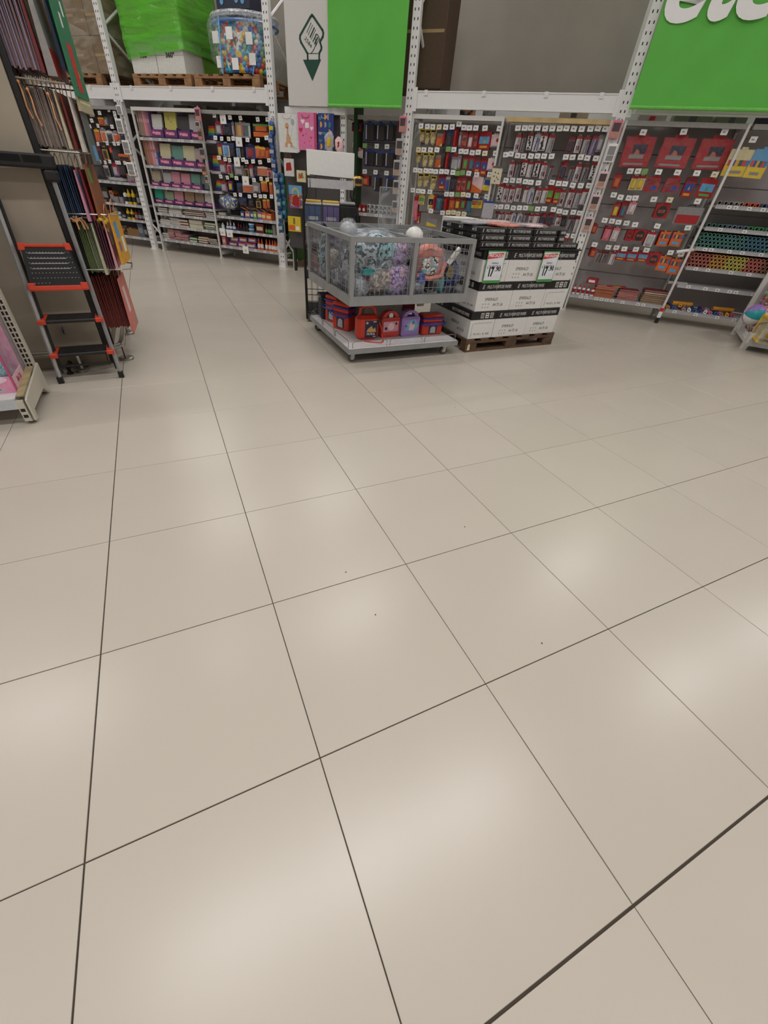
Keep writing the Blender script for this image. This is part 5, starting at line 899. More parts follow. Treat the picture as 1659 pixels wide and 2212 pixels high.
for i, (a, b) in enumerate(((-6.06,-5.56),(-5.55,-5.02))):
    for lv in range(3):
        o = MB().cbox(0, b-a, 0, .45, 0, .42, .006).obj('carton', mat('carton_green', (170,200,120), .6) if lv else CWH, None, fr(S_L, a, .06, z0+lv*.425), RZ)
        tag(o, ['white carton with dark print, %s, at the foot of the green wrapped load','pale green carton, %s, in the middle layer of the green wrapped load','pale green carton, %s, in the top layer of the green wrapped load'][lv] % ('left' if i == 0 else 'right'), 'carton')
        if lv == 0: text('360°', .17, .06, BLKP, o, .28, -.0025, .205, bold=.03)
        if lv == 1 and i: text('SOTHOMED', .26, .045, mat('dim_print', (86,120,60), .6), o, .26, -.0025, .3)
        MB().box(0.0, b-a, -.0008, 0, .2, .203).obj('seam', PRINTG, o)
for lv in range(3):
    o = MB().cbox(0, 1.04, 0, .4, 0, .42, .006).obj('carton', mat('carton_green2', (110,170,60), .6), None, fr(S_L, -6.06, .52, z0+lv*.425), RZ); tag(o, 'green carton in the rear row of the green wrapped load, layer %s' % ['lowest','middle','top'][lv], 'carton'); MB().box(0,1.04,-.0008,0,.2,.203).obj('seam', PRINTG, o)
# film round the cartons: a loose sleeve pinched at its edges
def sleeve(S, s0, s1, t0, t1, za, zb, m, label, seed, nm='wrapped_load', amp=.02, top=True, skew=0):
    pts = []; n = 14
    w, d = s1-s0, t1-t0
    per = [(w*i/n, 0) for i in range(n)]+[(w, d*i/n) for i in range(n)]+[(w-w*i/n, d) for i in range(n)]+[(0, d-d*i/n) for i in range(n)]
    vs = []; fs = []; nz = 16; k = len(per)
    for j in range(nz+1):
        for i, (x, y) in enumerate(per):
            z = za+(zb-za)*j/nz+(skew*(-x/w) if j < 6 else 0)*(1-j/6 if j < 6 else 0)
            q = noise.noise(Vector((x*3, y*3, z*7+seed)))*amp+noise.noise(Vector((x*9, y*9, z*18+seed)))*amp*.5
            cx, cy = w/2, d/2; dx, dy = x-cx, y-cy; l = math.hypot(dx, dy); vs.append((x+dx/l*(q+.012), y+dy/l*(q+.012), z))
    for j in range(nz):
        for i in range(k): fs.append((j*k+i, j*k+(i+1)%k, (j+1)*k+(i+1)%k, (j+1)*k+i))
    o = MB().add(vs, fs).obj(nm, m, None, fr(S, s0, t0, 0), RZ, True); tag(o, label, 'wrap'); return o
sleeve(S_L, -6.085, -4.995, .035, .95, 2.60, 3.75, GW, 'green stretch film wound round the stacked cartons', 3, 'stretch_film', .02, skew=-.1)
KR = mat('brown_carton', (124,104,78), .75, var=.1)
for i, a in enumerate((-7.95,-7.36,-6.80)):
    for lv in range(3):
        o = MB().cbox(0, .55 if i < 2 else .30, 0, .85, 0, .42, .006).obj('carton', KR, None, fr(S_L, a, .07, z0+lv*.425), RZ); tag(o, 'brown carton, %s column, %s layer of the film-wrapped brown load' % (ORD[i], ['lowest','middle','top'][lv]), 'carton', 'brown cartons on the rack'); MB().box(0,.3,-.0008,0,.2,.23).obj('tape', mat('tape_tan', (160,136,96), .4), o)
sleeve(S_L, -7.97, -6.49, .045, .94, 2.452, 3.75, clear('clear_film', (226,222,210), .16, .08, 1.0, 2.5, lo=.2, stretch=3, dist=1.0), 'clear stretch film wound round the brown cartons', 8, 'stretch_film', .015)
# bag of coloured balls
t = thing('ball_bag', 'large clear bag of small coloured plastic balls with blue bands', 'bag', fr(S_L, -4.1, .42, z0), RZ)
bcols = [(206,60,50),(222,186,60),(60,110,190),(90,160,90),(228,226,220),(60,170,200)]
bm = [mat('ball_%d' % i, c, .3) for i, c in enumerate(bcols)]
bmesh_ = [MB().lathe([(.001,-.038),(.022,-.031),(.036,-.012),(.038,0),(.036,.012),(.022,.031),(.001,.038)], 9).mesh('ball', m, True) for m in bm]
MB().lathe([(.36,.02),(.38,.1),(.38,.5),(.36,.55)], 20).obj('inner_packs', patt('ball_mix', [(190,60,50),(60,90,150),(214,190,90),(80,130,90),(220,218,214),(50,140,180)], 16, kind='vor'), t)
k = 0
for lv in range(9):
    for i in range(19):
        a = math.pi+math.pi*(i+.5*(lv%2))/19; r = .40
        o = put('ball', random.choice(bmesh_) if lv > 2 else bmesh_[random.choice([2,5,5,0,1])], t, (r*math.cos(a)*1.1, r*math.sin(a)*.85, .05+lv*.058))
MB().blob((0,0,.335), (.50,.40,.32), .55, .05, 5, 4, 36, 20).obj('clear_bag', WRAP, t, smooth=True)
MB().tube([(.505*math.cos(2*math.pi*i/28), .41*math.sin(2*math.pi*i/28), .53) for i in range(28)], .018, 6, closed=True).obj('blue_band', mat('band_blue', (90,130,190), .3), t)
MB().tube([(.50*math.cos(2*math.pi*i/28), .40*math.sin(2*math.pi*i/28), .60) for i in range(28)], .03, 6, closed=True).obj('gathered_rim', clear('rim_plastic', (220,226,232), .7, .1, .8, 30), t)
MB().tube([(-.16,-.40,.56),(-.17,-.425,.3),(-.2,-.40,.0)], .012, 6).tube([(.28,-.33,.0),(.36,-.30,.25)], .01, 6).obj('blue_ribbon', mat('ribbon_blue', (100,170,220), .4), t)
for a, b, c in ((-.3,.38,.17),(.0,.40,.17),(.28,.36,.16),(-.26,.13,.16),(.05,.10,.16),(.3,.16,.15)):
    yy = -.41*math.sqrt(max(.1, 1-(a/.5)**2)); MB().box(a-.055,a+.055,yy-.012,yy-.008,b-.06,b+.06).obj('label', PAPERW, t)
o = MB().cbox(-.30,.26,-.2,.2,0,.16,.01, mi=0).cbox(-.31,.27,-.21,.21,.165,.6,.01, mi=1).obj('toy_carton', [mat('night_blue', (30,34,58), .4), RED], None, fr(S_L, -4.12, .42, z0+.66), RZ); tag(o, 'red topped navy carton standing on the bag of balls', 'carton')
MB().lathe([(.03,0),(.03,.003)], 10, M=Matrix.Translation((-.2,-.203,.08)) @ Matrix.Rotation(math.pi/2,4,'X')).lathe([(.03,0),(.03,.003)], 10, M=Matrix.Translation((.05,-.203,.09)) @ Matrix.Rotation(math.pi/2,4,'X')).lathe([(.03,0),(.03,.003)], 10, M=Matrix.Translation((.15,-.203,.08)) @ Matrix.Rotation(math.pi/2,4,'X')).obj('blue_spots', c_sky, o)
MB().cbox(-.31,.27,-.215,.215,.16,.18,.003).obj('rim', mat('grey_rim', (120,120,120), .5), o)
# dark brown load far behind in the passage, top
o = MB().cbox(-.42,.42,0,.6,0,1.2,.01).obj('carton', mat('dark_brown', (84,66,50), .8), None, fr(S_R, -1.35, .35, 2.33), RZ); tag(o, 'tall dark brown wrapped load behind the plain green banner', 'carton'); MB().box(-.4,.4,-.002,0,.5,.53).obj('tape', mat('tape_tan', (160,136,96), .4), o)
# ------------------------------------------------------------------ basket trolley
X0, X1, Y0, Y1 = 1.855, 3.03, 2.40, 3.58
t = thing('basket_trolley', 'large grey trolley with a mesh basket above a white wheeled platform', 'trolley', (X0, Y0, 0), 0)
w, d = X1-X0, Y1-Y0
# platform
PX = MB().box(0, w, 0, d, .093, .135); PX.obj('platform_frame', GREYM, t)
MB().cbox(.008, w-.008, .008, d-.008, .1355, .143, .002).obj('platform_board', mat('board_laminate', (222,220,220), .4), t)
def loops(x0, y0, x1, y1, n):
    L_ = Vector((x1-x0, y1-y0)); l = L_.length; u = L_.normalized(); g = .03
    seg = (l-g*(n+1))/n; m = MB()
    for i in range(n):
        a = g+i*(seg+g); P = lambda s, z: (x0+u.x*s, y0+u.y*s, z); r = .015
        m.tube([P(a,.143), P(a,.20-r), P(a+r,.20), P(a+seg-r,.20), P(a+seg,.20-r), P(a+seg,.143)], .0032, 6)
    return m
for a in ((.012,.012,w-.012,.012,3),(.012,.012,.012,d-.012,3),(w-.012,.012,w-.012,d-.012,3),(.012,d-.012,w-.012,d-.012,3)):
    loops(*a).obj('wire_edge', mat('wire_grey', (128,128,130), .4, .5), t)
for x, y, a in ((.07,.09,.5),(w-.11,.07,.9),(.07,d-.08,.3),(w-.09,d-.08,1.2)):
    c = MB().lathe([(.03,.078),(.03,.093)], 12, (x,y,0)).prism([(x-.028,.09),(x+.026,.09),(x+.01,.03),(x-.012,.03)], y-.022, y-.018).prism([(x-.028,.09),(x+.026,.09),(x+.01,.03),(x-.012,.03)], y+.018, y+.022).obj('caster', mat('caster_fork', (200,196,184), .5), t)
    MB().lathe([(.024,-.014),(.038,-.012),(.038,.012),(.024,.014)], 18, M=Matrix.Translation((x-.003,y,.038)) @ Matrix.Rotation(math.pi/2,4,'X')).obj('tyre', mat('tyre_grey', (84,82,80), .7), c)
    MB().lathe([(.022,-.016),(.022,.016)], 14, M=Matrix.Translation((x-.003,y,.038)) @ Matrix.Rotation(math.pi/2,4,'X')).obj('hub', mat('hub_grey', (180,178,172), .5), c)
# column that carries the basket
MB().cbox(.42, w-.32, .62, .92, .1435, .49, .004).obj('centre_box', mat('centre_white', (206,198,190), .5), t)
MB().box(.84,.98,.60,.617,.28,.47).obj('red_panel', mat('deep_red', (140,24,30), .5), t); MB().box(1.0,1.075,.58,.6,.33,.48).obj('white_card', PAPERW, t)
# basket frame
zb, zt = .493, .985
fm = GREYM
MB().box(.02, w-.02, .02, d-.02, zb+.004, zb+.012).obj('basket_floor', fm, t)
for a in ((0,w,0,.035),(0,w,d-.035,d)): MB().box(a[0],a[1],a[2],a[3],zb,zb+.07).obj('lower_rail', fm, t); MB().box(a[0],a[1],a[2],a[3],zt-.035,zt).obj('upper_rail', fm, t)
for a in ((0,.035,.036,d-.036),(w-.035,w,.036,d-.036)): MB().box(a[0],a[1],a[2],a[3],zb,zb+.07).obj('lower_rail', fm, t); MB().box(a[0],a[1],a[2],a[3],zt-.035,zt).obj('upper_rail', fm, t)
for x in (0, w-.035):
    for y in (0, d-.035): MB().box(x, x+.035, y, y+.035, zb+.07, zt-.035).obj('corner_post', fm, t)
for x in (w/2-.005,):
    for y in (0, d-.035): MB().box(x-.018, x+.018, y, y+.03, zb+.07, zt-.035).obj('middle_post', fm, t)
for x in (0, w-.03): MB().box(x, x+.03, d/2-.018, d/2+.018, zb+.07, zt-.035).obj('middle_post', fm, t)
MB().box(.036, w-.036, .70, .73, zt-.03, zt-.004).obj('cross_rail', fm, t); MB().box(.57, .60, .731, d-.036, zt-.03, zt-.004).obj('cross_rail', fm, t)
MB().box(.57,.60,.036,.699,zt-.03,zt-.004).obj('cross_rail', fm, t)
wm = mat('mesh_wire', (136,136,138), .4, .3)
def mesh_panel(p, q):
    """wires between two floor points p, q"""
    u = Vector((q[0]-p[0], q[1]-p[1], 0)); l = u.length; u.normalize(); m = MB(); n = 11
    z0, z1 = zb+.07, zt-.035
    for i in range(n+1):
        a = .018+(l-.036)*i/n; P = Vector((p[0], p[1], 0))+u*a; m.tube([(P.x,P.y,z0),(P.x,P.y,z1)], .0022 if 0 < i < n else .0045, 5)
    for j in range(8):
        z = z0+(z1-z0)*j/7; A = Vector((p[0],p[1],z))+u*.018; B = Vector((p[0],p[1],z))+u*(l-.018); m.tube([A+Vector((0,0,.0)),B], .0022 if 0 < j < 7 else .0045, 5)
    return tag(m.obj('wire_panel', wm, t), kind='stuff')
hw = w/2-.005
for a, b in (((.035,.016),(hw-.018,.016)),((hw+.018,.016),(w-.035,.016)),((.035,d-.016),(hw-.018,d-.016)),((hw+.018,d-.016),(w-.035,d-.016)),((.016,.035),(.016,d/2-.018)),((.016,d/2+.018),(.016,d-.035)),((w-.016,.035),(w-.016,d/2-.018)),((w-.016,d/2+.018),(w-.016,d-.035))): mesh_panel(a, b)
# clear frame standing over the trolley
t = thing('sign_holder', 'tall grey clear sign frame standing in the middle of the basket', 'sign holder', (2.36, 3.02, .96), 0)
MB().box(0,.006,0,.006,0,.33).box(.20,.206,0,.006,0,.33).box(.006,.20,0,.006,.324,.33).obj('frame', mat('frame_grey', (150,152,154), .4), t)
MB().box(.006,.2,.002,.004,.03,.324).obj('pane', clear('pane', (190,196,198), .22, .1, .0, 5), t)
# goods in the basket
p_aqua = patt('fabric_aqua', [(96,170,190),(44,56,72),(186,206,214),(60,80,96),(150,200,210),(40,46,56)], 6.5)
p_lil = patt('fabric_lilac', [(150,124,190),(196,176,214),(110,86,150),(214,170,190),(130,110,170)], 13)
p_dkp = patt('fabric_violet', [(84,66,120),(60,48,86),(120,96,156),(50,42,70)], 9)
p_sil = patt('crinkled_grey', [(140,144,152),(96,102,114),(176,182,190),(118,124,134),(70,76,90)], 7)
p_sal = mat('fabric_salmon', (226,146,134), .6, var=.1, scale=10)
p_stk = patt('sticker_print', [(226,146,134),(120,176,196),(226,220,214),(70,60,60),(240,236,230),(214,110,100)], 12)
p_navb = patt('fabric_navy', [(40,54,110),(26,34,72),(60,84,150),(34,42,84)], 8)
tealf = mat('fabric_teal', (44,140,140), .6, var=.1); blf = mat('fabric_black', (30,29,30), .7, var=.2); kft = mat('kraft_tag', (128,116,84), .7)
GOODS = [
 ('backpack','aqua patterned backpack bulging over the basket rim',(2.13,2.60,.83),(.20,.12,.17),p_aqua,2),
 ('backpack','lilac speckled backpack at the top beside the aqua one',(2.36,2.66,.86),(.13,.12,.10),p_lil,3),
 ('backpack','pale blue wrapped backpack lying highest in the basket middle',(2.18,2.86,.90),(.26,.16,.10),p_sil,4),
 ('backpack','beige grey crumpled clear parcel in the lower middle of the front mesh',(2.17,2.54,.66),(.14,.09,.10),patt('beige_mix', [(170,160,150),(120,108,104),(190,180,170),(150,110,100)], 11),5),
 ('backpack','lilac glitter backpack low at the middle post',(2.34,2.56,.68),(.13,.10,.11),p_lil,6),
 ('pouch','violet pouch at the bottom right of the left front panel',(2.35,2.52,.575),(.12,.07,.05),p_dkp,7),
 ('backpack','dark violet backpack in the centre behind the lilac one',(2.22,2.74,.74),(.17,.10,.10),p_dkp,8),
 ('backpack','black backpack behind the wire in the middle of the front',(2.37,2.84,.80),(.12,.12,.12),blf,9),
 ('backpack','crinkled silver parcel in the corner of the basket',(1.99,2.56,.62),(.09,.11,.09),p_sil,10),
 ('backpack','silver and navy parcel behind the side mesh nearest the corner',(1.97,2.74,.72),(.08,.12,.15),patt('silver_navy', [(140,144,152),(60,66,92),(176,180,190),(84,90,112),(140,126,160)], 7),11),
 ('bag','pale grey crumpled parcel at the bottom of the side mesh',(1.97,2.94,.60),(.09,.13,.08),p_sil,12),
 ('bag','aqua strap bundle behind the rear side mesh',(1.95,3.36,.76),(.05,.08,.15),p_aqua,13),
 ('bag','small white puff toy in a bag behind the rear side mesh',(1.97,3.16,.72),(.06,.08,.09),patt('puff', [(190,184,170),(220,214,204),(160,150,136)], 14),14),
 ('bag','silver crumpled parcel low at the rear of the side mesh',(1.98,3.26,.60),(.09,.16,.07),p_sil,15),
 ('backpack','salmon pink backpack with a stickered pocket in clear wrap',(2.66,2.56,.80),(.15,.09,.13),p_sal,16),
 ('backpack','black quilted pouch below the salmon backpack',(2.70,2.53,.63),(.07,.07,.08),blf,17),
 ('pouch','royal blue pouch at the foot of the right middle post',(2.57,2.50,.66),(.04,.04,.07),mat('royal', (60,84,170), .6),18),
 ('backpack','navy backpack at the right corner of the basket',(2.92,2.60,.68),(.09,.12,.13),p_navb,19),
 ('bag','teal cloth piece in the right front of the basket',(2.79,2.52,.64),(.035,.04,.09),tealf,20),
 ('bag','clear silver parcel bottom left of the right front panel',(2.54,2.51,.60),(.08,.06,.06),p_sil,21),
 ('backpack','dark parcel filling the middle of the basket',(2.60,2.95,.72),(.22,.22,.14),patt('dark_mix', [(24,24,28),(44,44,54),(70,66,80),(20,20,22)], 9),22),  # darkened colour stands in for the shaded gaps between the goods
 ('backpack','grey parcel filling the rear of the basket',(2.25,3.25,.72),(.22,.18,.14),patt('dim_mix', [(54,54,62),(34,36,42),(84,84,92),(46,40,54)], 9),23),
 ('bag','grey draped wrapper over the rear right part of the basket',(2.62,3.28,.80),(.18,.16,.12),p_sil,24)]
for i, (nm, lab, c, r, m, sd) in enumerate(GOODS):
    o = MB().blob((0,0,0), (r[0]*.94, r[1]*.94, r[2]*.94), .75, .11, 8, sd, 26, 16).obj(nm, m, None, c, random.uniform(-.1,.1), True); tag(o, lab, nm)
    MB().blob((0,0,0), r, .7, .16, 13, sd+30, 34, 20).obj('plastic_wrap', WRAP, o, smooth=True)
    if sd == 16:
        MB().blob((-.02,-.085,-.02), (.085,.02,.07), .7, .08, 10, 3).obj('front_pocket', p_stk, o, smooth=True)
        MB().tube([(-.13,-.06,-.1),(-.02,-.09,-.12),(.1,-.09,-.1),(.14,-.07,.0)], .018, 8).obj('strap', p_sal, o)
    if sd == 2: MB().tube([(.10*math.cos(a), -.115, -.13-.045*math.sin(a)) for a in [math.pi*i/8 for i in range(9)]], .007, 6).obj('red_cord', c_red, o)
    if sd == 5: MB().blob((-.12,-.05,.07), (.06,.02,.03), .7, .05, 9, 1, 14, 8).obj('teal_patch', tealf, o)
def small(nm, mb, m, loc, rz, lab, cat, extra=None):
    o = mb.obj(nm, m, None, loc, rz); tag(o, lab, cat)
    if extra: extra[1].obj(extra[0], extra[2], o)
    return o
small('hang_tag', MB().prism([(-.045,-.02),(.03,-.05),(.05,.03),(-.02,.06)], 0, .006), kft, (2.86,2.475,.72), 0, 'olive brown hang tag against the right front mesh', 'tag', ('print', MB().prism([(-.02,0),(.02,-.015),(.022,-.008),(-.018,.008)], -.001, 0), PRINTG))
small('paper_tube', MB().tube([(-.05,0,-.06),(.05,0,.06)], .022, 12), PAPERW, (2.885,2.50,.845), 0, 'rolled white paper tube inside the right end of the basket', 'tube', ('end_hole', MB().tube([(.0501,0,.0601),(.051,0,.061)], .015, 10), c_gry))
small('white_box', MB().cbox(-.03,.03,0,.04,0,.028,.002), PAPERW, (2.655,2.44,.506), 0, 'small white box at the foot of the right front mesh, left one', 'box', ('label', MB().box(-.01,.01,-.001,0,.008,.02), c_tr))
small('white_box', MB().cbox(-.03,.03,0,.04,0,.028,.002), PAPERW, (2.77,2.44,.506), 0, 'small white printed box at the foot of the right front mesh, right one', 'box', ('label', MB().box(-.015,.015,-.001,0,.008,.016), PRINTG))
small('teal_pouch', MB().blob((0,.03,.016), (.035,.03,.016), .6, .06, 12, 4, 14, 8), tealf, (2.86,2.43,.51), 0, 'flat turquoise pouch at the foot of the right front mesh', 'pouch', ('zip', MB().box(-.02,.02,-.002,.0,.012,.016), PRINTG))
o = MB().lathe([(.075,0),(.085,.02),(.078,.06),(.05,.09),(.015,.102)], 22).obj('white_helmet', mat('helmet_white', (232,230,226), .3), None, (2.66,2.86,.925), 0, True); tag(o, 'round white cap-like dome sticking up at the right rear of the basket', 'helmet'); MB().lathe([(.087,0),(.09,.012),(.087,.022)], 22).obj('rim', PAPERW, o)
o = MB().blob((0,0,0), (.075,.06,.07), .9, .03, 6, 3).obj('clear_case', mat('clear_inner', (176,180,182), .25), None, (1.985,2.80,.985), .4, True); tag(o, 'clear round bubble case sticking up above the left rim', 'case'); MB().blob((0,0,.005), (.085,.07,.09), .9, .05, 8, 4, 30, 18).obj('clear_shell', WRAP, o, smooth=True); MB().lathe([(.018,0),(.018,.003)], 12, M=Matrix.Translation((.06,-.05,-.02)) @ Matrix.Rotation(math.pi/2,4,'X')).obj('round_mark', PRINTG, o)
o = MB().prism([(-.03,0),(.04,0),(.02,.03),(0,.045),(-.012,.03)], -.03, .03).obj('navy_cap', c_nav, None, (1.93,3.30,.955), 0); tag(o, 'small navy pointed piece above the left rear rim', 'cap'); MB().box(-.02,.02,-.031,-.03,.004,.01).obj('seam', c_gry, o)
# lunch boxes on the platform
zp = .1435
LR = mat('lunch_red', (206,58,38), .32, var=.03); LB = mat('lunch_blue', (38,60,158), .35); LP = mat('lunch_purple', (164,132,198), .35); LRR = mat('lunch_coral', (202,62,52), .35)
def case(lab, loc, rz, w, h, d, m, waist=True):
    """upright carry case with a cut-out handle at its top"""
    q = []; n = 8
    o_ = [(-w/2+.015,0),(w/2-.015,0),(w/2,.02),(w/2-.004,h*.55),(w/2,h*.68),(w/2-.02,h*.82),(w*.28,h*.94),(w*.12,h),(-w*.12,h),(-w*.28,h*.94),(-w/2+.02,h*.82),(-w/2,h*.68),(-w/2+.004,h*.55),(-w/2,.02)]
    hole = [(-w*.2,h*.76),(w*.2,h*.76),(w*.22,h*.82),(w*.12,h*.89),(-w*.12,h*.89),(-w*.22,h*.82)]
    # outline with the hole bridged in
    poly = o_[:9]+[(0,h),(0,h*.89)]+[hole[4], hole[5], hole[0], hole[1], hole[2], hole[3], (0,h*.89),(0,h)]+o_[9:] if False else o_
    t = thing('lunch_box', lab, 'lunch box', loc, rz)
    low = [p for p in o_ if p[1] <= h*.56]; 
    MB().prism([(-w/2+.015,0),(w/2-.015,0),(w/2,.02),(w/2-.004,h*.55),(w/2,h*.68),(w/2-.01,h*.76),(-w/2+.01,h*.76),(-w/2,h*.68),(-w/2+.004,h*.55),(-w/2,.02)], .004, d).prism([(-w/2+.03,.016),(w/2-.03,.016),(w/2-.016,.04),(w/2-.02,h*.66),(-w/2+.02,h*.66),(-w/2+.016,.04)], 0, .004).prism([(-w/2+.03,.016),(w/2-.03,.016),(w/2-.016,.04),(w/2-.02,h*.66),(-w/2+.02,h*.66),(-w/2+.016,.04)], d, d+.004).obj('body', m, t)
    MB().prism([(-w/2+.01,h*.76),(-w*.22,h*.76),(-w*.22,h*.82),(-w*.12,h*.9),(w*.12,h*.9),(w*.22,h*.82),(w*.22,h*.76),(w/2-.01,h*.76),(w/2-.02,h*.84),(w*.3,h*.94),(w*.12,h),(-w*.12,h),(-w*.3,h*.94),(-w/2+.02,h*.84)], d*.15, d*.85).obj('handle', m, t)
    return t
# 1: red flask-like box with navy label and strap
t = thing('lunch_box', 'orange-red flask-shaped lunch box with navy printed label and red strap', 'lunch box', (2.13, 2.60, zp), -.10)
w_, h_, d_ = .215, .215, .12
MB().cbox(-w_/2, w_/2, 0, d_, 0, h_, .03).obj('body', LR, t)
MB().tube([(-.075,d_/2,h_-.01),(-.065,d_/2,h_+.055),(-.03,d_/2,h_+.075),(.03,d_/2,h_+.075),(.065,d_/2,h_+.055),(.085,d_/2,h_-.01)], .014, 8).obj('handle', LR, t)
lb = MB().box(-.035,.085,-.0015,.0,.025,.175).obj('label', mat('label_navy', (30,34,72), .4), t)
MB().prism([(-.02,.075),(.075,.075),(.065,.115),(.045,.10),(.03,.13),(.01,.115),(-.01,.10)], -.0026, -.0015).obj('picture', mat('pic_tan', (206,160,90), .5), lb)
MB().lathe([(.012,0),(.012,.001)], 10, M=Matrix.Translation((-.015,-.0016,.155)) @ Matrix.Rotation(math.pi/2,4,'X')).box(.045,.08,-.0026,-.0015,.16,.17).box(.045,.075,-.0026,-.0015,.03,.038).obj('marks', c_tr, lb)
text('PATROL', .085, .022, mat('label_lettering', (226,214,200), .5), lb, .025, -.002, .058, shear=.15, bold=.02)
MB().lathe([(.022,0),(.022,.006)], 14, M=Matrix.Translation((.098,-.004,.165)) @ Matrix.Rotation(math.pi/2,4,'X')).obj('strap_button', BLACK, t)
MB().tube([(.1,-.01,.16),(.125,-.02,.1),(.135,-.04,.02),(.13,-.07,.006),(.10,-.10,.005),(.02,-.075,.005),(-.05,-.04,.005),(-.02,-.01,.012)], .006, 6).obj('strap', LR, t)
t = case('red round-shouldered lunch box with a pink picture panel', (2.385, 2.64, zp), .04, .20, .235, .09, LRR)
l_ = MB().cbox(-.085,.08,-.0035,-.001,.055,.145,.001).obj('picture_panel', mat('panel_pink', (206,150,166), .5), t)
MB().lathe([(.034,0),(.034,.001)], 16, M=Matrix.Translation((.0,-.0036,.10)) @ Matrix.Rotation(math.pi/2,4,'X')).obj('pale_disc', c_pal, l_)
MB().lathe([(.014,0),(.014,.0012)], 12, M=Matrix.Translation((-.055,-.0036,.085)) @ Matrix.Rotation(math.pi/2,4,'X')).lathe([(.012,0),(.012,.0012)], 12, M=Matrix.Translation((.055,-.0036,.125)) @ Matrix.Rotation(math.pi/2,4,'X')).obj('dark_dots', DARK, l_)
MB().lathe([(.018,0),(.024,.004)], 12, M=Matrix.Translation((.0,.015,.195)) @ Matrix.Rotation(math.pi/2,4,'X') ).obj('round_tag', PAPERW, t)
t = case('lilac lunch box with a pale blue and pink picture', (2.60, 2.63, zp), .05, .205, .235, .09, LP)
l_ = MB().prism([(-.06,.06),(.05,.045),(.085,.10),(.04,.16),(-.01,.15),(-.055,.11)], -.0025, -.001).obj('picture', mat('pic_sky', (120,180,210), .5), t)
MB().prism([(-.02,.055),(.03,.06),(.045,.10),(.01,.135),(-.02,.11)], -.0036, -.0025).obj('picture_white', c_pal, l_); MB().prism([(.01,.11),(.04,.12),(.03,.145),(.012,.14)], -.0046, -.0036).prism([(-.07,.09),(-.04,.09),(-.045,.105),(-.07,.105)], -.0036, -.0025).obj('picture_dark', c_vio, l_)
def tiffin(lab, loc, rz, w=.25, h=.19, d=.13, m=LR):
    t = thing('lunch_box', lab, 'lunch box', loc, rz)
    MB().cbox(-w/2+.008, w/2-.008, 0, d, 0, h*.58, .012).obj('lower_box', m, t); MB().cbox(-w/2+.004, w/2-.004, -.004, d+.004, h*.585, h*.63, .004).obj('lower_rim', LB, t)
    MB().cbox(-w/2+.012, w/2-.012, .004, d-.004, h*.635, h*.78, .006).obj('upper_box', m, t); MB().cbox(-w/2, w/2, -.006, d+.006, h*.785, h*.84, .004).obj('blue_rim', LB, t); MB().cbox(-w/2+.006, w/2-.006, 0, d, h*.845, h, .014).obj('lid', m, t)
    MB().tube([(-w/2-.006,d*.5,h*.72),(-w/2-.008,-.012,h*.56),(-w/2+.03,-.022,h*.52),(w/2-.03,-.022,h*.52),(w/2+.008,-.012,h*.56),(w/2+.006,d*.5,h*.72)], .0065, 7).obj('handle', LB, t)
    MB().box(-.045,.05,-.0015,0,h*.08,h*.46).obj('label', mat('label_navy', (30,34,72), .4), t); MB().prism([(-.03,h*.12),(.035,h*.1),(.03,h*.4),(0,h*.44),(-.025,h*.38)], -.0026, -.0015).obj('print', c_tr, t)
    return t
tiffin('two-tier red lunch box with blue rims at the right of the platform', (2.85, 2.62, zp), .0)
tiffin('red lunch box turned sideways behind the flask-shaped one', (1.985, 2.98, zp), -1.05, .22, .25, .12)
tiffin('red lunch box turned sideways, farther back on the platform edge', (1.985, 3.26, zp), -1.15, .20, .25, .11)
t = thing('cool_bag', 'dark navy cool bag at the rear left of the platform', 'bag', (2.08, 3.35, zp), -.1)
MB().cbox(-.16,.16,0,.18,0,.20,.02).obj('body', mat('bag_navy', (26,34,48), .6, var=.15), t); MB().cbox(-.165,.165,-.005,.185,.2005,.235,.01).obj('lid', c_nav, t); MB().tube([(-.08,.09,.235),(-.05,.09,.27),(.05,.09,.27),(.08,.09,.235)], .012, 7).obj('handle', BLACK, t); MB().box(-.04,.0,-.002,0,.06,.14).obj('label', c_blu, t); MB().box(.05,.09,-.002,0,.05,.13).obj('pocket_print', c_teal, t)

# ------------------------------------------------------------------ black wire cart behind the trolley
CA = -.30
def cc(x, y, z): return (1.905+(x-1.88)*math.cos(CA)-(y-3.78)*math.sin(CA), 3.87+(x-1.88)*math.sin(CA)+(y-3.78)*math.cos(CA), z)
t = thing('wire_cart', 'black wire roll cart behind the trolley holding a blank white sign', 'cart', (1.905, 3.87, 0), CA)
W_, D_, H_ = .56, .46, 1.16
for x, y in ((0,0),(0,D_),(W_,0),(W_,D_)): MB().tube([(x,y,.03),(x,y,H_-.1),(x+(.04 if x == 0 else -.04),y,H_+.02),(x+(.04 if x == 0 else -.04),y,H_+.10)], .011, 7).obj('corner_tube', BLACK, t)
def wires(p, q, z0, z1, n, k, m):
    p = Vector(p); q = Vector(q)
    for i in range(1, n): a = p.lerp(q, i/n); m.tube([(a.x,a.y,z0),(a.x,a.y,z1)], .0022, 5)
    for j in range(k+1): z = z0+(z1-z0)*j/max(k,1); m.tube([(p.x,p.y,z),(q.x,q.y,z)], .004, 5)
    return m
for p, q, nm in (((0,0),(0,D_),'side_wires'),((W_,0),(W_,D_),'side_wires'),((0,D_),(W_,D_),'back_wires')): wires(p, q, .12, H_-.1, 8, 7, MB()).obj(nm, BLACK, t)['kind'] = 'stuff'
wires((0,0),(W_,0), .74, 1.10, 9, 2, MB()).obj('front_wires', BLACK, t)['kind'] = 'stuff'; wires((0,0),(W_,0), .12, .45, 9, 2, MB()).obj('front_wires', BLACK, t)['kind'] = 'stuff'
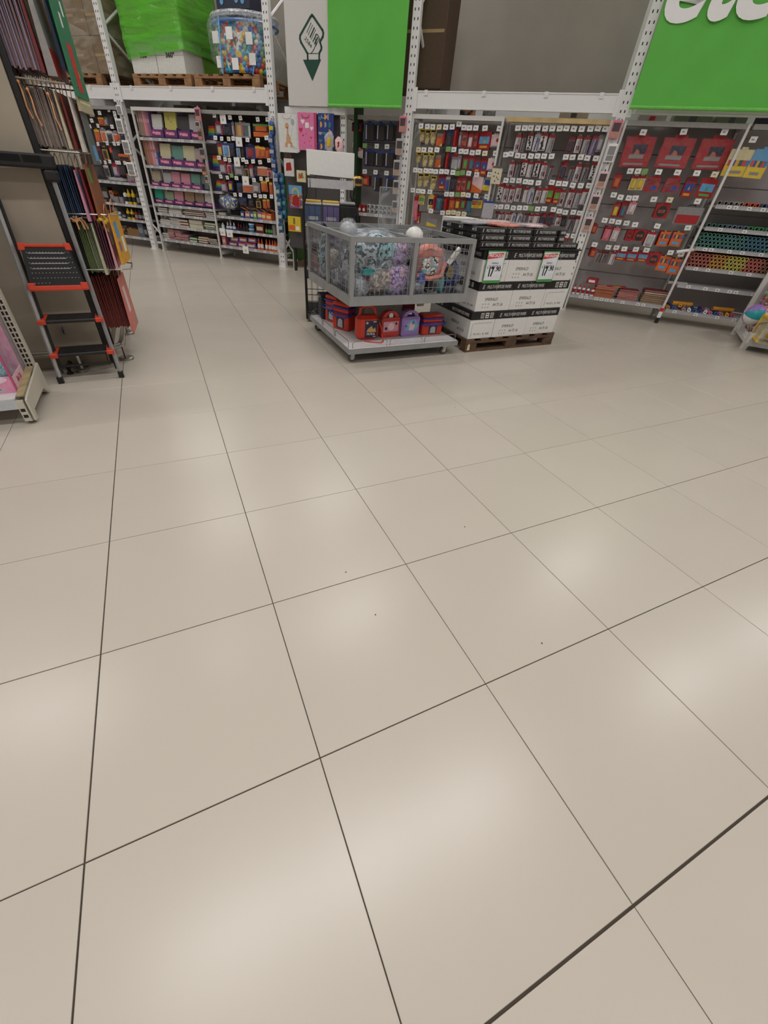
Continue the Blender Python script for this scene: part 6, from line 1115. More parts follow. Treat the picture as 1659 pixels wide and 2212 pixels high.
for z in (.10,.45,.74): wires((0,.0),(W_,0), 0, 0, 1, 0, MB()).box(0,W_,0,D_,z,z+.012).obj('tray', BLACK, t)
MB().tube([(0,0,.10),(W_,0,.10),(W_,D_,.10),(0,D_,.10)], .012, 7, closed=True).obj('base_frame', BLACK, t)
for x, y in ((.03,.03),(W_-.03,.03),(.03,D_-.03),(W_-.03,D_-.03)): MB().lathe([(.035,-.012),(.035,.012)], 14, M=Matrix.Translation((x,y,.036)) @ Matrix.Rotation(math.pi/2,4,'X')).box(x-.015,x+.015,y-.02,y+.02,.04,.095).obj('caster', mat('caster_grey', (110,108,104), .6), t)
o = thing('blank_sign', 'blank white sign board in a wire holder on the black cart', 'sign', (1.955, 3.84, 0), -.12)
MB().cbox(0,.47,0,.01,1.33,1.52,.003).obj('board', PAPERW, o); MB().box(.0,.47,-.03,-.024,1.24,1.31).obj('lower_strip', mat('strip_grey', (196,194,196), .5), o)
MB().tube([(.02,-.034,1.24),(.02,-.034,1.335),(.46,-.034,1.325),(.46,-.034,1.24)], .004, 6).tube([(.08,0,1.16),(.08,0,1.33)], .005, 6).tube([(.4,0,1.16),(.4,0,1.33)], .005, 6).obj('wire_holder', mat('dark_wire', (60,58,56), .4, .6), o)
YLD = mat('lid_yellow', (222,180,66), .5); BXB = mat('box_bluegrey', (74,92,126), .5); BXP = mat('box_lilac', (106,96,140), .5)
n = 0
for lv, z in enumerate((.753,.945)):
    for i, (x, m) in enumerate(((1.985,BXB if lv else c_gry),(2.17,BXP),(2.345,DARK if lv else c_gry))):
        hh = .16
        o = MB().cbox(-.085,.085,0,.2,0,hh,.006).obj('storage_box', m, None, cc(x, 3.86, z), CA); tag(o, '%s storage box, %s in the %s row of the black wire cart' % ('blue grey' if m is BXB else 'lilac' if m is BXP else 'dark' if m is DARK else 'grey', ['left','middle','right'][i], ['lower','upper'][lv]), 'storage box')
        MB().cbox(-.083,.083,-.004,.204,hh+.0165,hh+.032,.004).obj('lid', (YLD if i < 2 else c_tr), o); MB().cbox(-.086,.086,-.002,.202,hh+.0005,hh+.016,.003).obj('rim', PAPERW if i < 2 else c_dk, o); MB().box(-.05,.05,-.002,0,.03,.06).obj('label', c_tr, o)
for i, (x, m) in enumerate(((1.99,c_pal),(2.08,DARK),(2.17,c_pal),(2.26,DARK))):
    o = MB().cbox(-.04,.04,0,.25,0,.24,.004).obj('file_box', mat('file_rose', (170,120,116), .6) if m is c_pal else DARK, None, cc(x, 3.85, .4625), CA); tag(o, '%s file box, %s from left inside the wire cart' % ('rose' if m is c_pal else 'black', ORD[i]), 'file box'); MB().box(-.02,.02,-.0015,0,.05,.08).obj('label', c_tr, o)

# ------------------------------------------------------------------ pallet of paper
pallet((3.165, 2.44, 0), 0, 1.19, .84, 'dark wooden pallet under the cartons of copy paper', WOODD, .126)
o = MB().prism([(0,.02),(.035,.02),(.03,.07),(.02,.085),(.004,.07)], -.0015, 0).obj('triangle_mark', c_cream, None, (3.185, 2.4385, 0), 0); tag(o, 'pale painted mark on the front left block of the dark pallet', 'mark')
CART = mat('paper_carton', (224,222,220), .6, var=.02); LETW = mat('band_lettering', (214,212,210), .5); LETG = mat('carton_grey_print', (84,82,80), .6); LETL = mat('carton_light_print', (178,174,164), .6)
BAND = mat('carton_band', (24,23,24), .5)
def carton(x0, x1, y0, z, d, label, face='long', hh=.258, group=None, prints=True):
    w = x1-x0-.004; t = thing('paper_carton', label, 'carton', (x0+.002, y0, z), 0)
    MB().cbox(0, w, 0, d-.004, 0, .182, .003).obj('body', CART, t)
    lid = MB().cbox(-.001, w+.001, -.003, d-.002, .1825, hh-.001, .003).obj('lid', BAND, t)
    if not prints: return t
    MB().box(w*.49,w*.495,-.0042,-.003,.17,.25).obj('strap', c_tr, t)
    if face == 'long':
        text('MULTI-PURPOSE PAPER', w*.68, .030, LETW, lid, w*.56, -.0034, .218, shear=.2)
        text('E', .026, .034, LETW, lid, w*.13, -.0034, .218, 'emblem', shear=.2)
        text('EMERALD', w*.36, .026, LETG, t, w*.42, -.0004, .108, shear=.15)
        text('A4 75 Uk', w*.30, .026, LETG, t, w*.63, -.0004, .058, shear=.15)
        m = MB()
        for i in range(6): m.lathe([(.008,0),(.008,.0008)], 7, M=Matrix.Translation((w*(.2+.08*(i%3)),-.0002,.065-.03*(i//3))) @ Matrix.Rotation(math.pi/2,4,'X'))
        m.obj('dots', LETL, t)['kind'] = 'stuff'
    else:
        for i, s in enumerate(('III','=','5')):
            MB().box(w*(.36+i*.19), w*(.36+i*.19)+.042, -.0036, -.003, .195, .245).obj('icon', LETW if i == 1 else LETL, lid); text(s, .024, .03, BAND, lid, w*(.36+i*.19)+.021, -.004, .22)
        text('/  W 25 L  B  500', w*.72, .018, LETG, t, w*.48, -.0004, .045, shear=.2)
        m = MB(); m.tube([(.03,-.0002,.02),(.03,-.0002,.135),(.045,-.0002,.148),(w-.03,-.0002,.15)], .0012, 4); m.obj('printed_frame', LETG, t)
    return t
def side_print(t, d, long=True):
    """the same prints on the left side"""
    if long:
        text('MULTI-PURPOSE PAPER', d*.72, .030, LETW, t, -.0012, d*.46, .218, shear=.2, bold=.01, rz=-math.pi/2)
        text('EMERALD', d*.34, .026, LETG, t, -.0004, d*.62, .108, shear=.15, rz=-math.pi/2)
        text('A4 75 Uk', d*.3, .026, LETG, t, -.0004, d*.35, .06, shear=.15, rz=-math.pi/2)
    else:
        for i in range(3): MB().box(-.0014,-.001,d*(.3+.2*i),d*(.3+.2*i)+.035,.198,.24).obj('icon', LETL, t)
        text('W 25 L  B  500', d*.7, .018, LETG, t, -.0004, d*.5, .045, shear=.2, rz=-math.pi/2)
T3 = [.1265, .3855, .6445]
rows_ = [
 [(3.175,3.48,'end'),(3.48,3.905,'long'),(3.905,4.33,'long')],
 [(3.195,3.62,'long'),(3.62,4.045,'long'),(4.045,4.35,'end')],
 [(3.175,3.48,'end'),(3.48,3.905,'long'),(3.905,4.33,'long')]]
for lv, (z, r_) in enumerate(zip(T3, rows_)):
    for i, (a, b, f) in enumerate(r_):
        dd = .43 if f == 'end' else .305
        t = carton(a, b, 2.45+random.uniform(0,.006), z, dd, 'black-banded paper carton, %s in the front of the %s tier on the pallet' % (['left','middle','right'][i], ['bottom','middle','top'][lv]), f, group='cartons')
        if i == 0: side_print(t, dd, f == 'end')
    # rear cartons
    if lv != 1: bk = [(3.175,3.48,2.885,.36),(3.485,3.905,2.76,.45),(3.91,4.33,2.76,.45)]
    else: bk = [(3.195,3.62,2.76,.45),(3.62,4.04,2.76,.45),(4.045,4.35,2.885,.36)]
    for i, (a, b, y, dd) in enumerate(bk):
        t = carton(a, b, y, z, dd, 'black-banded paper carton, %s in the rear of the %s tier on the pallet' % (['left','middle','right'][i], ['bottom','middle','top'][lv]), prints=False)
        if i == 0: side_print(t, dd, lv == 1)
t = thing('cover_board', 'black board lying on the cartons under the paper reams', 'board', (3.11, 2.44, .903), 0); MB().cbox(0, 1.24, 0, .84, 0, .012, .002).obj('board', BAND, t); MB().box(0,1.24,-.0008,0,.004,.006).obj('edge', DARK, t)
REAM = mat('ream_wrap', (22,21,22), .35)
zr_ = .916
for lv in range(3):
    xs = [(3.10+lv*-.006+i*.302) for i in range(4 if lv == 0 else 3)]
    for j in range(3):
        for i, x in enumerate(xs):
            o = MB().cbox(0, .298, 0, .212, 0, .050, .006).obj('paper_ream', REAM, None, (x+random.uniform(-.003,.003), 2.455+j*.216+random.uniform(-.004,.004), zr_+lv*.0515), random.uniform(-.01,.01))
            tag(o, 'black wrapped paper ream, %s from left, %s row, %s layer on the paper cartons' % (ORD[i], ['front','middle','rear'][j], ['lowest','second','top'][lv]), 'paper ream', 'black wrapped paper reams')
            if j == 0: text('MULTI PURPOSE PAPER', .20, .022, LETW, o, .165, -.0006, .027, shear=.2); text('E', .016, .024, LETW, o, .035, -.0006, .027, 'emblem', shear=.2)
            if i == 0: text('A4 75', .07, .024, LETW, o, -.0006, .09, .028, shear=.2, rz=-math.pi/2, bold=.01)
for j in range(3):
  for lv in (1,2):
    o = MB().cbox(0,.09,0,.212,0,.05,.006).obj('paper_ream', REAM, None, (4.01, 2.455+j*.216, zr_+lv*.0515-.0), 0); tag(o, 'short end of a black ream at the right of the stack, %s row, %s layer' % (['front','middle','rear'][j], ['lowest','second','top'][lv]), 'paper ream', 'black wrapped paper reams')
    if j == 0: text('PAPER', .06, .022, LETW, o, .045, -.0006, .027, shear=.2, bold=.012)
for i, (x, y, m, w_) in enumerate(((3.42,2.56,mat('pink_film_pack', (222,130,110), .3, var=.2), .30),(3.74,2.58,c_pal,.26),(3.5,2.85,c_pal,.4),(3.2,2.7,c_tr,.3))):
    o = MB().blob((0,0,.01), (w_/2,.09,.014), .5, .1, 12, i, 24, 8).obj('film_pack', m, None, (x, y, 1.074), .1*i, True); tag(o, ['flat orange-pink film pack on the ream stack','flat pale pink film pack right of the orange one','pale pink film pack at the rear of the ream stack','flat clear pack at the left of the ream stack'][i], 'pack'); MB().blob((0,0,.012), (w_/2+.01,.095,.018), .5, .2, 18, i+5, 24, 8).obj('plastic_wrap', WRAP, o, smooth=True)
o = MB().cbox(0,.30,0,.22,0,.44,.004).obj('white_carton', CART, None, (3.235, 3.12, .65), 0); tag(o, 'plain white carton standing behind the left reams', 'carton'); text('rep', .06, .03, LETG, o, .05, -.0006, .36)
for i, (x, hd) in enumerate(((3.305,'EMERALD'),(3.965,'EMERALD'))):
    t = thing('price_sign', ['hanging PRECIAZO price card on the left of the top cartons','hanging PRECIAZO price card on the right of the top cartons'][i], 'price sign', (x, 2.432, .638), 0)
    w_ = .20; h_ = .262
    MB().cbox(-w_/2, w_/2, 0, .004, 0, h_, .001).obj('card', mat('sign_green', (72,150,72), .5), t)
    MB().box(-w_/2+.006, w_/2-.006, -.001, 0, .024, h_-.01).obj('sheet', mat('sign_paper', (226,228,236), .5), t)
    b = MB().prism([(-w_/2+.004,h_-.066),(w_/2-.02,h_-.050),(w_/2-.02,h_-.018),(-w_/2+.004,h_-.026)], -.0022, -.001).obj('banner', mat('sign_red', (206,44,52), .5), t)
    text('PRECIAZO$', w_*.84, .026, PAPERW, b, -.006, -.0022, h_-.040, shear=.1, bold=.02)
    text(hd, .075, .013, LETG, t, .0, -.0014, h_-.098); text('PAPEL FOTOCOPIA A4 75G', .14, .006, LETG, t, .0, -.0014, h_-.118); text('RESMA X 500', .09, .006, LETG, t, .0, -.0014, h_-.131)
    text('17', .058, .085, BLKP, t, -.025, -.0014, .095, bold=.05); text('.90', .062, .042, BLKP, t, .045, -.0014, .118, bold=.03); text('$', .012, .016, BLKP, t, -.075, -.0014, .128)
# ------------------------------------------------------------------ gift bag rack on the pillar's corner
t = thing('bag_rack', 'black rack with steel arms carrying gift bags beside the pillar', 'rack', (-.10, 2.95, 0), 0)
MB().box(.0,.03,0,.04,0,2.6).obj('post', BLACK, t); MB().box(.0,.03,.36,.40,0,2.6).obj('post', BLACK, t)
for z in (.30,.66,.99,1.32,1.66,2.15,2.5): MB().box(.0,.03,.0405,.3595,z,z+.03).obj('rung', BLACK, t)
steel = mat('arm_steel', (150,146,138), .3, .9)
for z, L_ in ((.685,.36),(1.025,.36),(1.355,.30),(1.675,.34),(2.16,.30)):
    MB().tube([(.03,.03,z),(L_*.82,.03,z),(L_,.07,z),(L_,.32,z),(L_*.82,.36,z),(.03,.36,z)], .0045, 6).obj('arm', steel, t)
def bagmesh(w, h, d, m, m2, fold=True, n=1):
    mb = MB(); mb.cur = 0
    mb.add([(-d/2,0,0),(d/2,0,0),(d/2,w,0),(-d/2,w,0),(-.0012,0,h),(.0012,0,h),(.0012,w,h),(-.0012,w,h)], [(0,3,2,1),(4,5,6,7),(1,2,6,5),(2,3,7,6),(3,0,4,7),(0,1,5,4)])
    mb.box(d/2+.0003, d/2+.001, w*.1, w*.9, h*.1, h*.8, mi=1)
    return mb.mesh('gift_bag', [m, m2])
ribbon = mat('ribbon_peach', (222,160,116), .5)
handle_me = MB().tube([(0,.09,0),(.004,.10,.05),(.006,.15,.075),(.004,.20,.05),(0,.21,0)], .002, 5).mesh('handle', ribbon)
KRF = mat('kraft_edge', (132,112,100), .7, var=.15); BGR = mat('bag_grey', (150,140,136), .6, var=.1)
def M3(n, c): return mat('bag_'+n, c, .5, var=.1)
ROWS = [ # z0, height, x list start,end, count, colours (edge, print), y0, fan, words
 ('purple and rust edged', 1.72, .46, -.075, .075, 18, [(M3('rust',(120,76,64)),M3('rust2',(150,90,70))),(M3('plum',(112,100,114)),M3('plum2',(138,128,142))),(M3('mauve',(150,138,160)),M3('mauve2',(120,108,130)))], 'top'),
 ('kraft edged', 1.375, .27, -.075, .09, 24, [(KRF,BGR),(BGR,KRF),(M3('taupe',(112,98,92)),BGR)], 'second'),
 ('blue and pink edged', 1.01, .27, -.075, .055, 11, [(M3('inkblue',(44,60,92)),M3('cyan',(90,150,190))),(DARK,M3('wine',(120,50,66))),(M3('cobalt',(40,84,130)),M3('sky2',(80,140,180)))], 'third'),
 ('green and black', .665, .31, -.075, .08, 16, [(DARK,c_dk),(M3('moss',(110,124,80)),M3('olive',(150,160,110))),(M3('palem',(150,158,124)),M3('cream2',(190,186,160)))], 'fourth'),
 ('red edged', .27, .37, -.06, .12, 20, [(M3('brick',(120,46,38)),M3('brick2',(150,66,54))),(M3('brick3',(96,36,32)),M3('brick4',(130,50,44)))], 'lowest')]
for words, z0_, h_, xa, xb, n, cols, rn in ROWS:
    w_ = .30
    meshes = [bagmesh(w_, h_, .009, a, b) for a, b in cols]
    for i in range(n):
        x = xa+(xb-xa)*i/(n-1)
        k = i % len(cols) if rn in ('top','second','lowest') else min(len(cols)-1, int(i/n*len(cols)))
        if rn == 'third': k = i % 3
        o = put('gift_bag', meshes[k], None, (x, 3.0+random.uniform(-.008,.008), z0_+random.uniform(-.008,.008)), -.02-.10*i/n)
        o.rotation_euler = (0, random.uniform(-.012,.012), -.02-.10*i/n)
        tag(o, '%s gift bag seen edge-on, %s from the pillar in the %s row' % (words, ORD[i], rn), 'gift bag', 'gift bags in the %s row of the rack' % rn)
        if i % 3 == 0: put('handle', handle_me, o, (0,0,h_-.002))
# bags at the front of each row show their printed faces
def facebag(lab, x, y, z, w, h, m, rz, prints=(), d=.02, hand=True, tilt=0):
    mb = MB(); mb.add([(-d/2,0,0),(d/2,0,0),(d/2,w,0),(-d/2,w,0),(-.003,0,h),(.003,0,h),(.003,w,h),(-.003,w,h)], [(0,3,2,1),(4,5,6,7),(1,2,6,5),(2,3,7,6),(3,0,4,7),(0,1,5,4)])
    o = mb.obj('gift_bag', m, None, (x, y, z), 0); o.rotation_euler = (0, tilt, rz); tag(o, lab, 'gift bag')
    for nm, y0, y1, z0, z1, pm in prints:
        e = lambda z: d/2+(.003-d/2)*z/h
        MB().add([(e(z0)+.0005,y0,z0),(e(z0)+.0005,y1,z0),(e(z1)+.0005,y1,z1),(e(z1)+.0005,y0,z1)], [(0,1,2,3)]).obj(nm, pm, o)
        MB().add([(-e(z0)-.0005,y0,z0),(-e(z0)-.0005,y1,z0),(-e(z1)-.0005,y1,z1),(-e(z1)-.0005,y0,z1)], [(3,2,1,0)]).obj(nm, pm, o)
    if hand: MB().tube([(0,w*.3,h),(.006,w*.32,h+.05),(.01,w*.5,h+.08),(.006,w*.68,h+.05),(0,w*.7,h)], .0028, 6).obj('handle', ribbon, o)
    return o
XG = M3('xmas_green', (34,120,84)); XR = M3('xmas_red', (196,36,34))
facebag('green gift bag with a red stocking print at the front of the top row', .225, 2.96, 1.625, .33, .50, XG, -0.13, [('stocking', .10,.22,.03,.24, XR), ('white_star', .12,.16,.30,.36, PAPERW), ('white_star', .22,.26,.36,.42, PAPERW), ('gold_dots', .2,.23,.1,.13, c_yel)], d=.012)
facebag('dark blue gift bag behind the green stocking one', .195, 3.02, 1.74, .30, .42, M3('navyx', (28,52,86)), -0.09, [('print', .05,.2,.1,.3, M3('navy2',(60,80,110)))])
facebag('red and grey gift bag hanging open in the top row', .13, 2.97, 1.70, .34, .5, M3('greyx', (150,146,144)), -0.08, [('red_band', .0,.34,.0,.12, XR), ('red_pattern', .2,.3,.2,.4, XR)], d=.05)
facebag('wine red gift bag in the top row beside the grey one', .085, 2.98, 1.71, .30, .44, M3('wine2', (120,40,44)), -0.06, [('print', .05,.2,.1,.3, c_pal)])
facebag('cream and peach gift bag fronting the second row', .105, 2.97, 1.37, .28, .27, M3('cream3', (196,184,160)), -0.09, [('peach_leaf', .02,.1,.12,.26, ribbon)])
facebag('dark red gift bag in the second row', .135, 2.98, 1.37, .28, .26, M3('wine3', (112,34,32)), -0.10, [('gold_trim', .1,.2,.05,.12, c_yd)])
facebag('white gift bag with red ornament at the end of the second row', .175, 2.97, 1.36, .30, .26, M3('white3', (206,196,188)), -0.13, [('ornament', .12,.2,.12,.24, XR), ('grey_print', .06,.12,.02,.1, c_gry)])
facebag('slate gift bag with blue lower edge right of the ornament bag', .215, 3.02, 1.30, .16, .30, M3('slate', (96,100,98)), -0.11, [('blue_foot', .02,.14,.02,.10, c_sky)])
facebag('beige plain gift bag hanging tilted above the second row', .22, 3.0, 1.56, .30, .10, M3('beige3', (176,166,136)), -0.17, [('fold', .02,.26,.04,.05, c_cream)], hand=False)
facebag('pink and lilac gift bag with clouds fronting the third row', .082, 2.96, .985, .28, .28, M3('pinkx', (206,140,170)), -0.07, [('blue_cloud', .02,.12,.2,.26, c_sky), ('lilac_foot', .0,.2,.0,.08, M3('lilacx',(170,150,190)))])
facebag('dark red gift bag behind the pink cloud bag', .115, 2.98, .99, .30, .28, M3('wine4', (124,32,40)), -0.12, [('print', .05,.15,.1,.2, c_red)])
facebag('brown and green gift bag at the end of the third row', .15, 2.97, 1.0, .30, .30, M3('brownx', (140,84,54)), -0.11, [('green_print', .02,.1,.2,.28, c_grn)])
facebag('cream patterned gift bag in the middle of the fourth row', .085, 2.95, .655, .28, .32, M3('cream4', (190,186,160)), -0.06, [('print', .1,.2,.08,.25, M3('olive3',(160,156,130)))])
for i, x in enumerate((.11,.125,.14)): facebag('plum gift bag in the fourth row, %s from the cream one' % ORD[i], x, 2.97, .69, .28, .30, M3('plumx', (84,36,56)), -0.08, [('print', .05,.2,.02,.1, M3('plumy',(130,60,90)))], d=.01)
facebag('pink gift bag with white bird in the fourth row', .165, 2.97, .70, .30, .30, M3('rosex', (214,150,160)), -0.10, [('bird', .04,.12,.14,.22, PAPERW), ('wine_edge', .0,.03,.0,.3, c_dred)])
facebag('yellow and blue cartoon-coloured gift bag ending the fourth row', .21, 2.96, .72, .32, .31, M3('yellowx', (220,160,50)), -0.13, [('blue_print', .05,.16,.16,.26, c_sky), ('white_print', .18,.26,.06,.16, PAPERW), ('violet_print', .04,.1,.08,.14, c_vio)])
facebag('coral pink gift bag with white panel ending the lowest row', .145, 2.95, .235, .32, .39, M3('coralx', (206,118,108)), -0.08, [('white_panel', .06,.16,.14,.32, c_pal), ('grey_foot', .24,.31,.0,.06, c_gry)])
for i, (x, y, z) in enumerate(((.13,3.0,.985),(.15,2.98,1.0),(.17,2.99,.98),(.19,3.0,.99),(.16,3.03,1.01))):
    o = MB().tube([(0,0,0),(.02,-.01,.03),(.03,.0,-.02),(.05,-.01,-.06)], .006, 6).obj('bow', YB if i % 2 else c_yd, None, (x,y,z), i); tag(o, 'curly yellow gift bow above the yellow bag, %s from left' % ORD[[0,1,3,4,2][i]], 'bow', 'curly yellow bows'); MB().blob((0,0,0), (.016,.016,.014), 1, .1, 9, i, 8, 6).obj('knot', c_yel, o)
for i, x in enumerate((-.05,-.02,.0)):
    o = MB().tube([(0,0,0),(.02,-.012,.015),(.045,-.01,-.004),(.05,-.02,-.05)], .006, 6).obj('bow', ribbon, None, (x, 2.99, .985), .3*i); tag(o, 'peach ribbon loop on top of the black and green bags, %s from left' % ORD[i], 'ribbon', 'peach ribbon loops'); MB().blob((0,0,0), (.012,.012,.01), 1, .1, 9, i, 8, 6).obj('knot', ribbon, o)
for i, (x, z) in enumerate(((-.065,1.60),(-.03,1.57),(.07,1.56))):
    o = MB().tube([(0,0,.06),(.006,-.012,.02),(.002,-.012,-.05),(.014,-.01,-.10)], .005, 6).obj('ribbon', ribbon, None, (x, 2.985, z), 0); tag(o, 'long peach ribbon over the kraft edged bags, %s from left' % ORD[i], 'ribbon', 'long peach ribbons'); MB().blob((0,0,.06), (.009,.009,.009), 1, .1, 9, i, 8, 6).obj('knot', ribbon, o)
# ------------------------------------------------------------------ step ladder leaning on the pillar
t = thing('step_ladder', 'folded aluminium step ladder with black treads and red corners against the pillar', 'ladder', (-.205, 2.60, 0), .03)
sl = .195
hx = lambda z: .203-.03*z/1.3
for sgn in (-1, 1):
    MB().tube([(sgn*hx(.03), .006, .03), (sgn*hx(1.24), sl*1.24, 1.24)], .0135, 4).obj('front_rail', ALU, t)
    MB().box(sgn*.203-.018, sgn*.203+.018, -.014, .022, 0, .045).obj('foot', BLACK, t)
    MB().tube([(sgn*(hx(.05)-.02), .06, .05), (sgn*(hx(1.1)-.02), sl*1.1+.028, 1.1)], .010, 4).obj('rear_rail', BLACK, t)
tr = MB().cbox(-.24,.215,sl*1.3-.05,sl*1.3+.03,1.262,1.335,.012).cbox(.13,.215,sl*1.3-.045,sl*1.3+.028,1.20,1.261,.012).obj('tool_tray', BLACK, t)
for a, b in ((-.22,-.09),(-.07,.04),(.055,.15)): MB().cbox(a,b,sl*1.3-.0515,sl*1.3-.0502,1.29,1.325,.0005).obj('tray_slot', mat('deep_black', (8,8,8), .9), tr)
for z in (.205, .425):
    hw_ = hx(z)+.004; y = sl*z
    s_ = MB().cbox(-hw_, hw_, y-.025, y+.155, z-.022, z, .006).obj('tread', BLACK, t)
    for sgn in (-1,1): MB().cbox(*(sorted((sgn*(hw_-.045), sgn*(hw_+.006)))), y-.033, y+.012, z-.026, z+.004, .004).cbox(*(sorted((sgn*(hw_-.045), sgn*(hw_-.018)))), y+.0125, y+.15, z-.02, z+.004, .003).obj('corner', mat('ladder_red', (206,66,42), .45), s_)
    m = MB()
    for k in range(7): m.box(-hw_+.06, hw_-.06, y-.005+k*.022, y+.001+k*.022, z, z+.0015)
    m.obj('grip_ribs', mat('rib_black', (44,43,43), .35), s_)['kind'] = 'stuff'
# flipped-up platform: a panel in the plane of the rails
R_ = Matrix.Translation((.004, sl*.65-.02, .622)) @ Matrix.Rotation(-.19, 4, 'X')
class TM:
    """leans back with the rails and narrows towards its top"""
    def __matmul__(s, v): v = Vector(v); return R_ @ Vector((v.x*(1-.75*v.z), v.y, v.z*1.06))
TP = TM()
pw_ = hx(.75)-.022
m = MB().cbox(-pw_, pw_, -.02, 0, .0, .225, .01, M=TP); s_ = m.obj('platform', mat('platform_black', (34,34,35), .32), t)
m = MB().cbox(-pw_-.008, pw_+.008, -.026, -.004, -.018, .012, .006, M=TP).cbox(-pw_-.004, pw_+.004, -.024, .0, .222, .24, .006, M=TP)
for sgn in (-1,1):
    for zz in (-.012, .205): m.cbox(*(sorted((sgn*(pw_-.03), sgn*(pw_+.014)))), -.028, .004, zz, zz+.04, .004, M=TP)
m.obj('red_edge', mat('ladder_red', (206,66,42), .45), s_)
m = MB()
for k in range(4): m.tube([tuple(TP @ Vector((-pw_+.04,-.022,.17-.028*k+.02))), tuple(TP @ Vector((pw_-.05,-.022,.17-.028*k+.02)))], .003, 6)
m.obj('ridges', mat('ridge_glint', (150,150,154), .2, .4), s_)  # pale grey paints the glints that run along the dark glossy ridges
m = MB()
for r_ in range(7):
    for k in range(14 if r_ else 5): m.box(-pw_+.03+k*.021, -.0 + -pw_+.036+k*.021, -.0215, -.02, .025+r_*.028, .029+r_*.028, M=TP)
m.obj('grip_studs', mat('stud_grey', (150,150,150), .3), s_)['kind'] = 'stuff'
MB().tube([(-.17,.07,.10),(.17,.07,.10)], .008, 6).obj('lower_bar', BLACK, t)
# bumper rail of the pillar
t = thing('bumper_rail', 'low stainless bumper rail on round feet around the pillar corner', 'rail', (0, 0, 0), 0)
MB().tube([(-1.2,2.82,.15),(-.20,2.82,.15),(-.06,2.85,.15),(.02,2.93,.15),(.03,3.05,.15),(.03,4.1,.15)], .019, 10).obj('rail', CHROME, t)
for x, y in ((-.293,2.845),(.025,3.03),(.025,3.79),(-1.0,2.83)):
    MB().tube([(x,y,.018),(x,y,.145)], .015, 10).obj('leg', CHROME, t); MB().lathe([(.058,0),(.058,.016),(.05,.022)], 22, (x,y,0)).obj('foot_disc', CHROME, t)
# ------------------------------------------------------------------ end bay with doll boxes (bottom left)
CRW = mat('cream_white_paint', (196,190,176), .5, var=.06, scale=5)
t = thing('end_bay', 'cream white shelving end with slotted post beside the pillar', 'shelving', (-.47, 1.93, 0), 0)
MB().box(-.05,0,.47,.52,.02,2.2).obj('upright', CRW, t)
m = MB(); z = .2
while z < 2.1:
    m.box(-.040,-.028,.4680,.4692,z,z+.022); m.box(-.020,-.008,.4690,.470,z,z+.022); z += .033
m.obj('slots', BLKP, t)
def yz(mb, poly, x0, x1):
    n = len(poly); vs = [(x0,a,b) for a,b in poly]+[(x1,a,b) for a,b in poly]
    return mb.add(vs, [tuple(range(n-1,-1,-1)), tuple(range(n,2*n))]+[(i,(i+1)%n,(i+1)%n+n,i+n) for i in range(n)])
yz(MB(), [(.0,.022),(.045,.022),(.055,.075),(.40,.075),(.46,.02),(.52,.02),(.52,.21),(.47,.205),(.03,.165),(0,.155)], .0005, .012).obj('side_bracket', CRW, t)
yz(MB(), [(.035,.168),(.45,.206),(.45,.212),(.035,.175)], -.045, -.004).obj('worn_ledge', mat('worn_tan', (166,150,112), .7, var=.2, scale=14), t)
MB().box(-.05,-.012,.0,.02,.022,.155).obj('front_leg', CRW, t)
MB().box(-.044,-.020,-.001,0,.045,.065).box(-.044,-.020,-.001,0,.085,.105).obj('leg_slots', BLKP, t)
for y in (.02,.49): MB().lathe([(.02,0),(.02,.008),(.008,.012),(.008,.022)], 12, (-.02,y,0)).obj('foot', CHROME, t)
MB().box(-1.6,-.05,.012,.46,.135,.165).obj('shelf', mat('shelf_white', (214,212,210), .45), t); MB().box(-1.6,-.05,.0,.0115,.105,.168).obj('shelf_lip', mat('lip_bluish', (190,194,200), .4), t)
MB().box(-1.6,-.05,.48,.50,.17,1.9).obj('back_panel', mat('panel_lilac', (188,180,184), .6), t)
PKB = mat('doll_pink', (226,150,184), .45); PKD = mat('doll_rose', (190,80,120), .45); TQ = patt('dress_turquoise', [(96,160,176),(130,186,196),(70,130,150),(150,200,206)], 30)
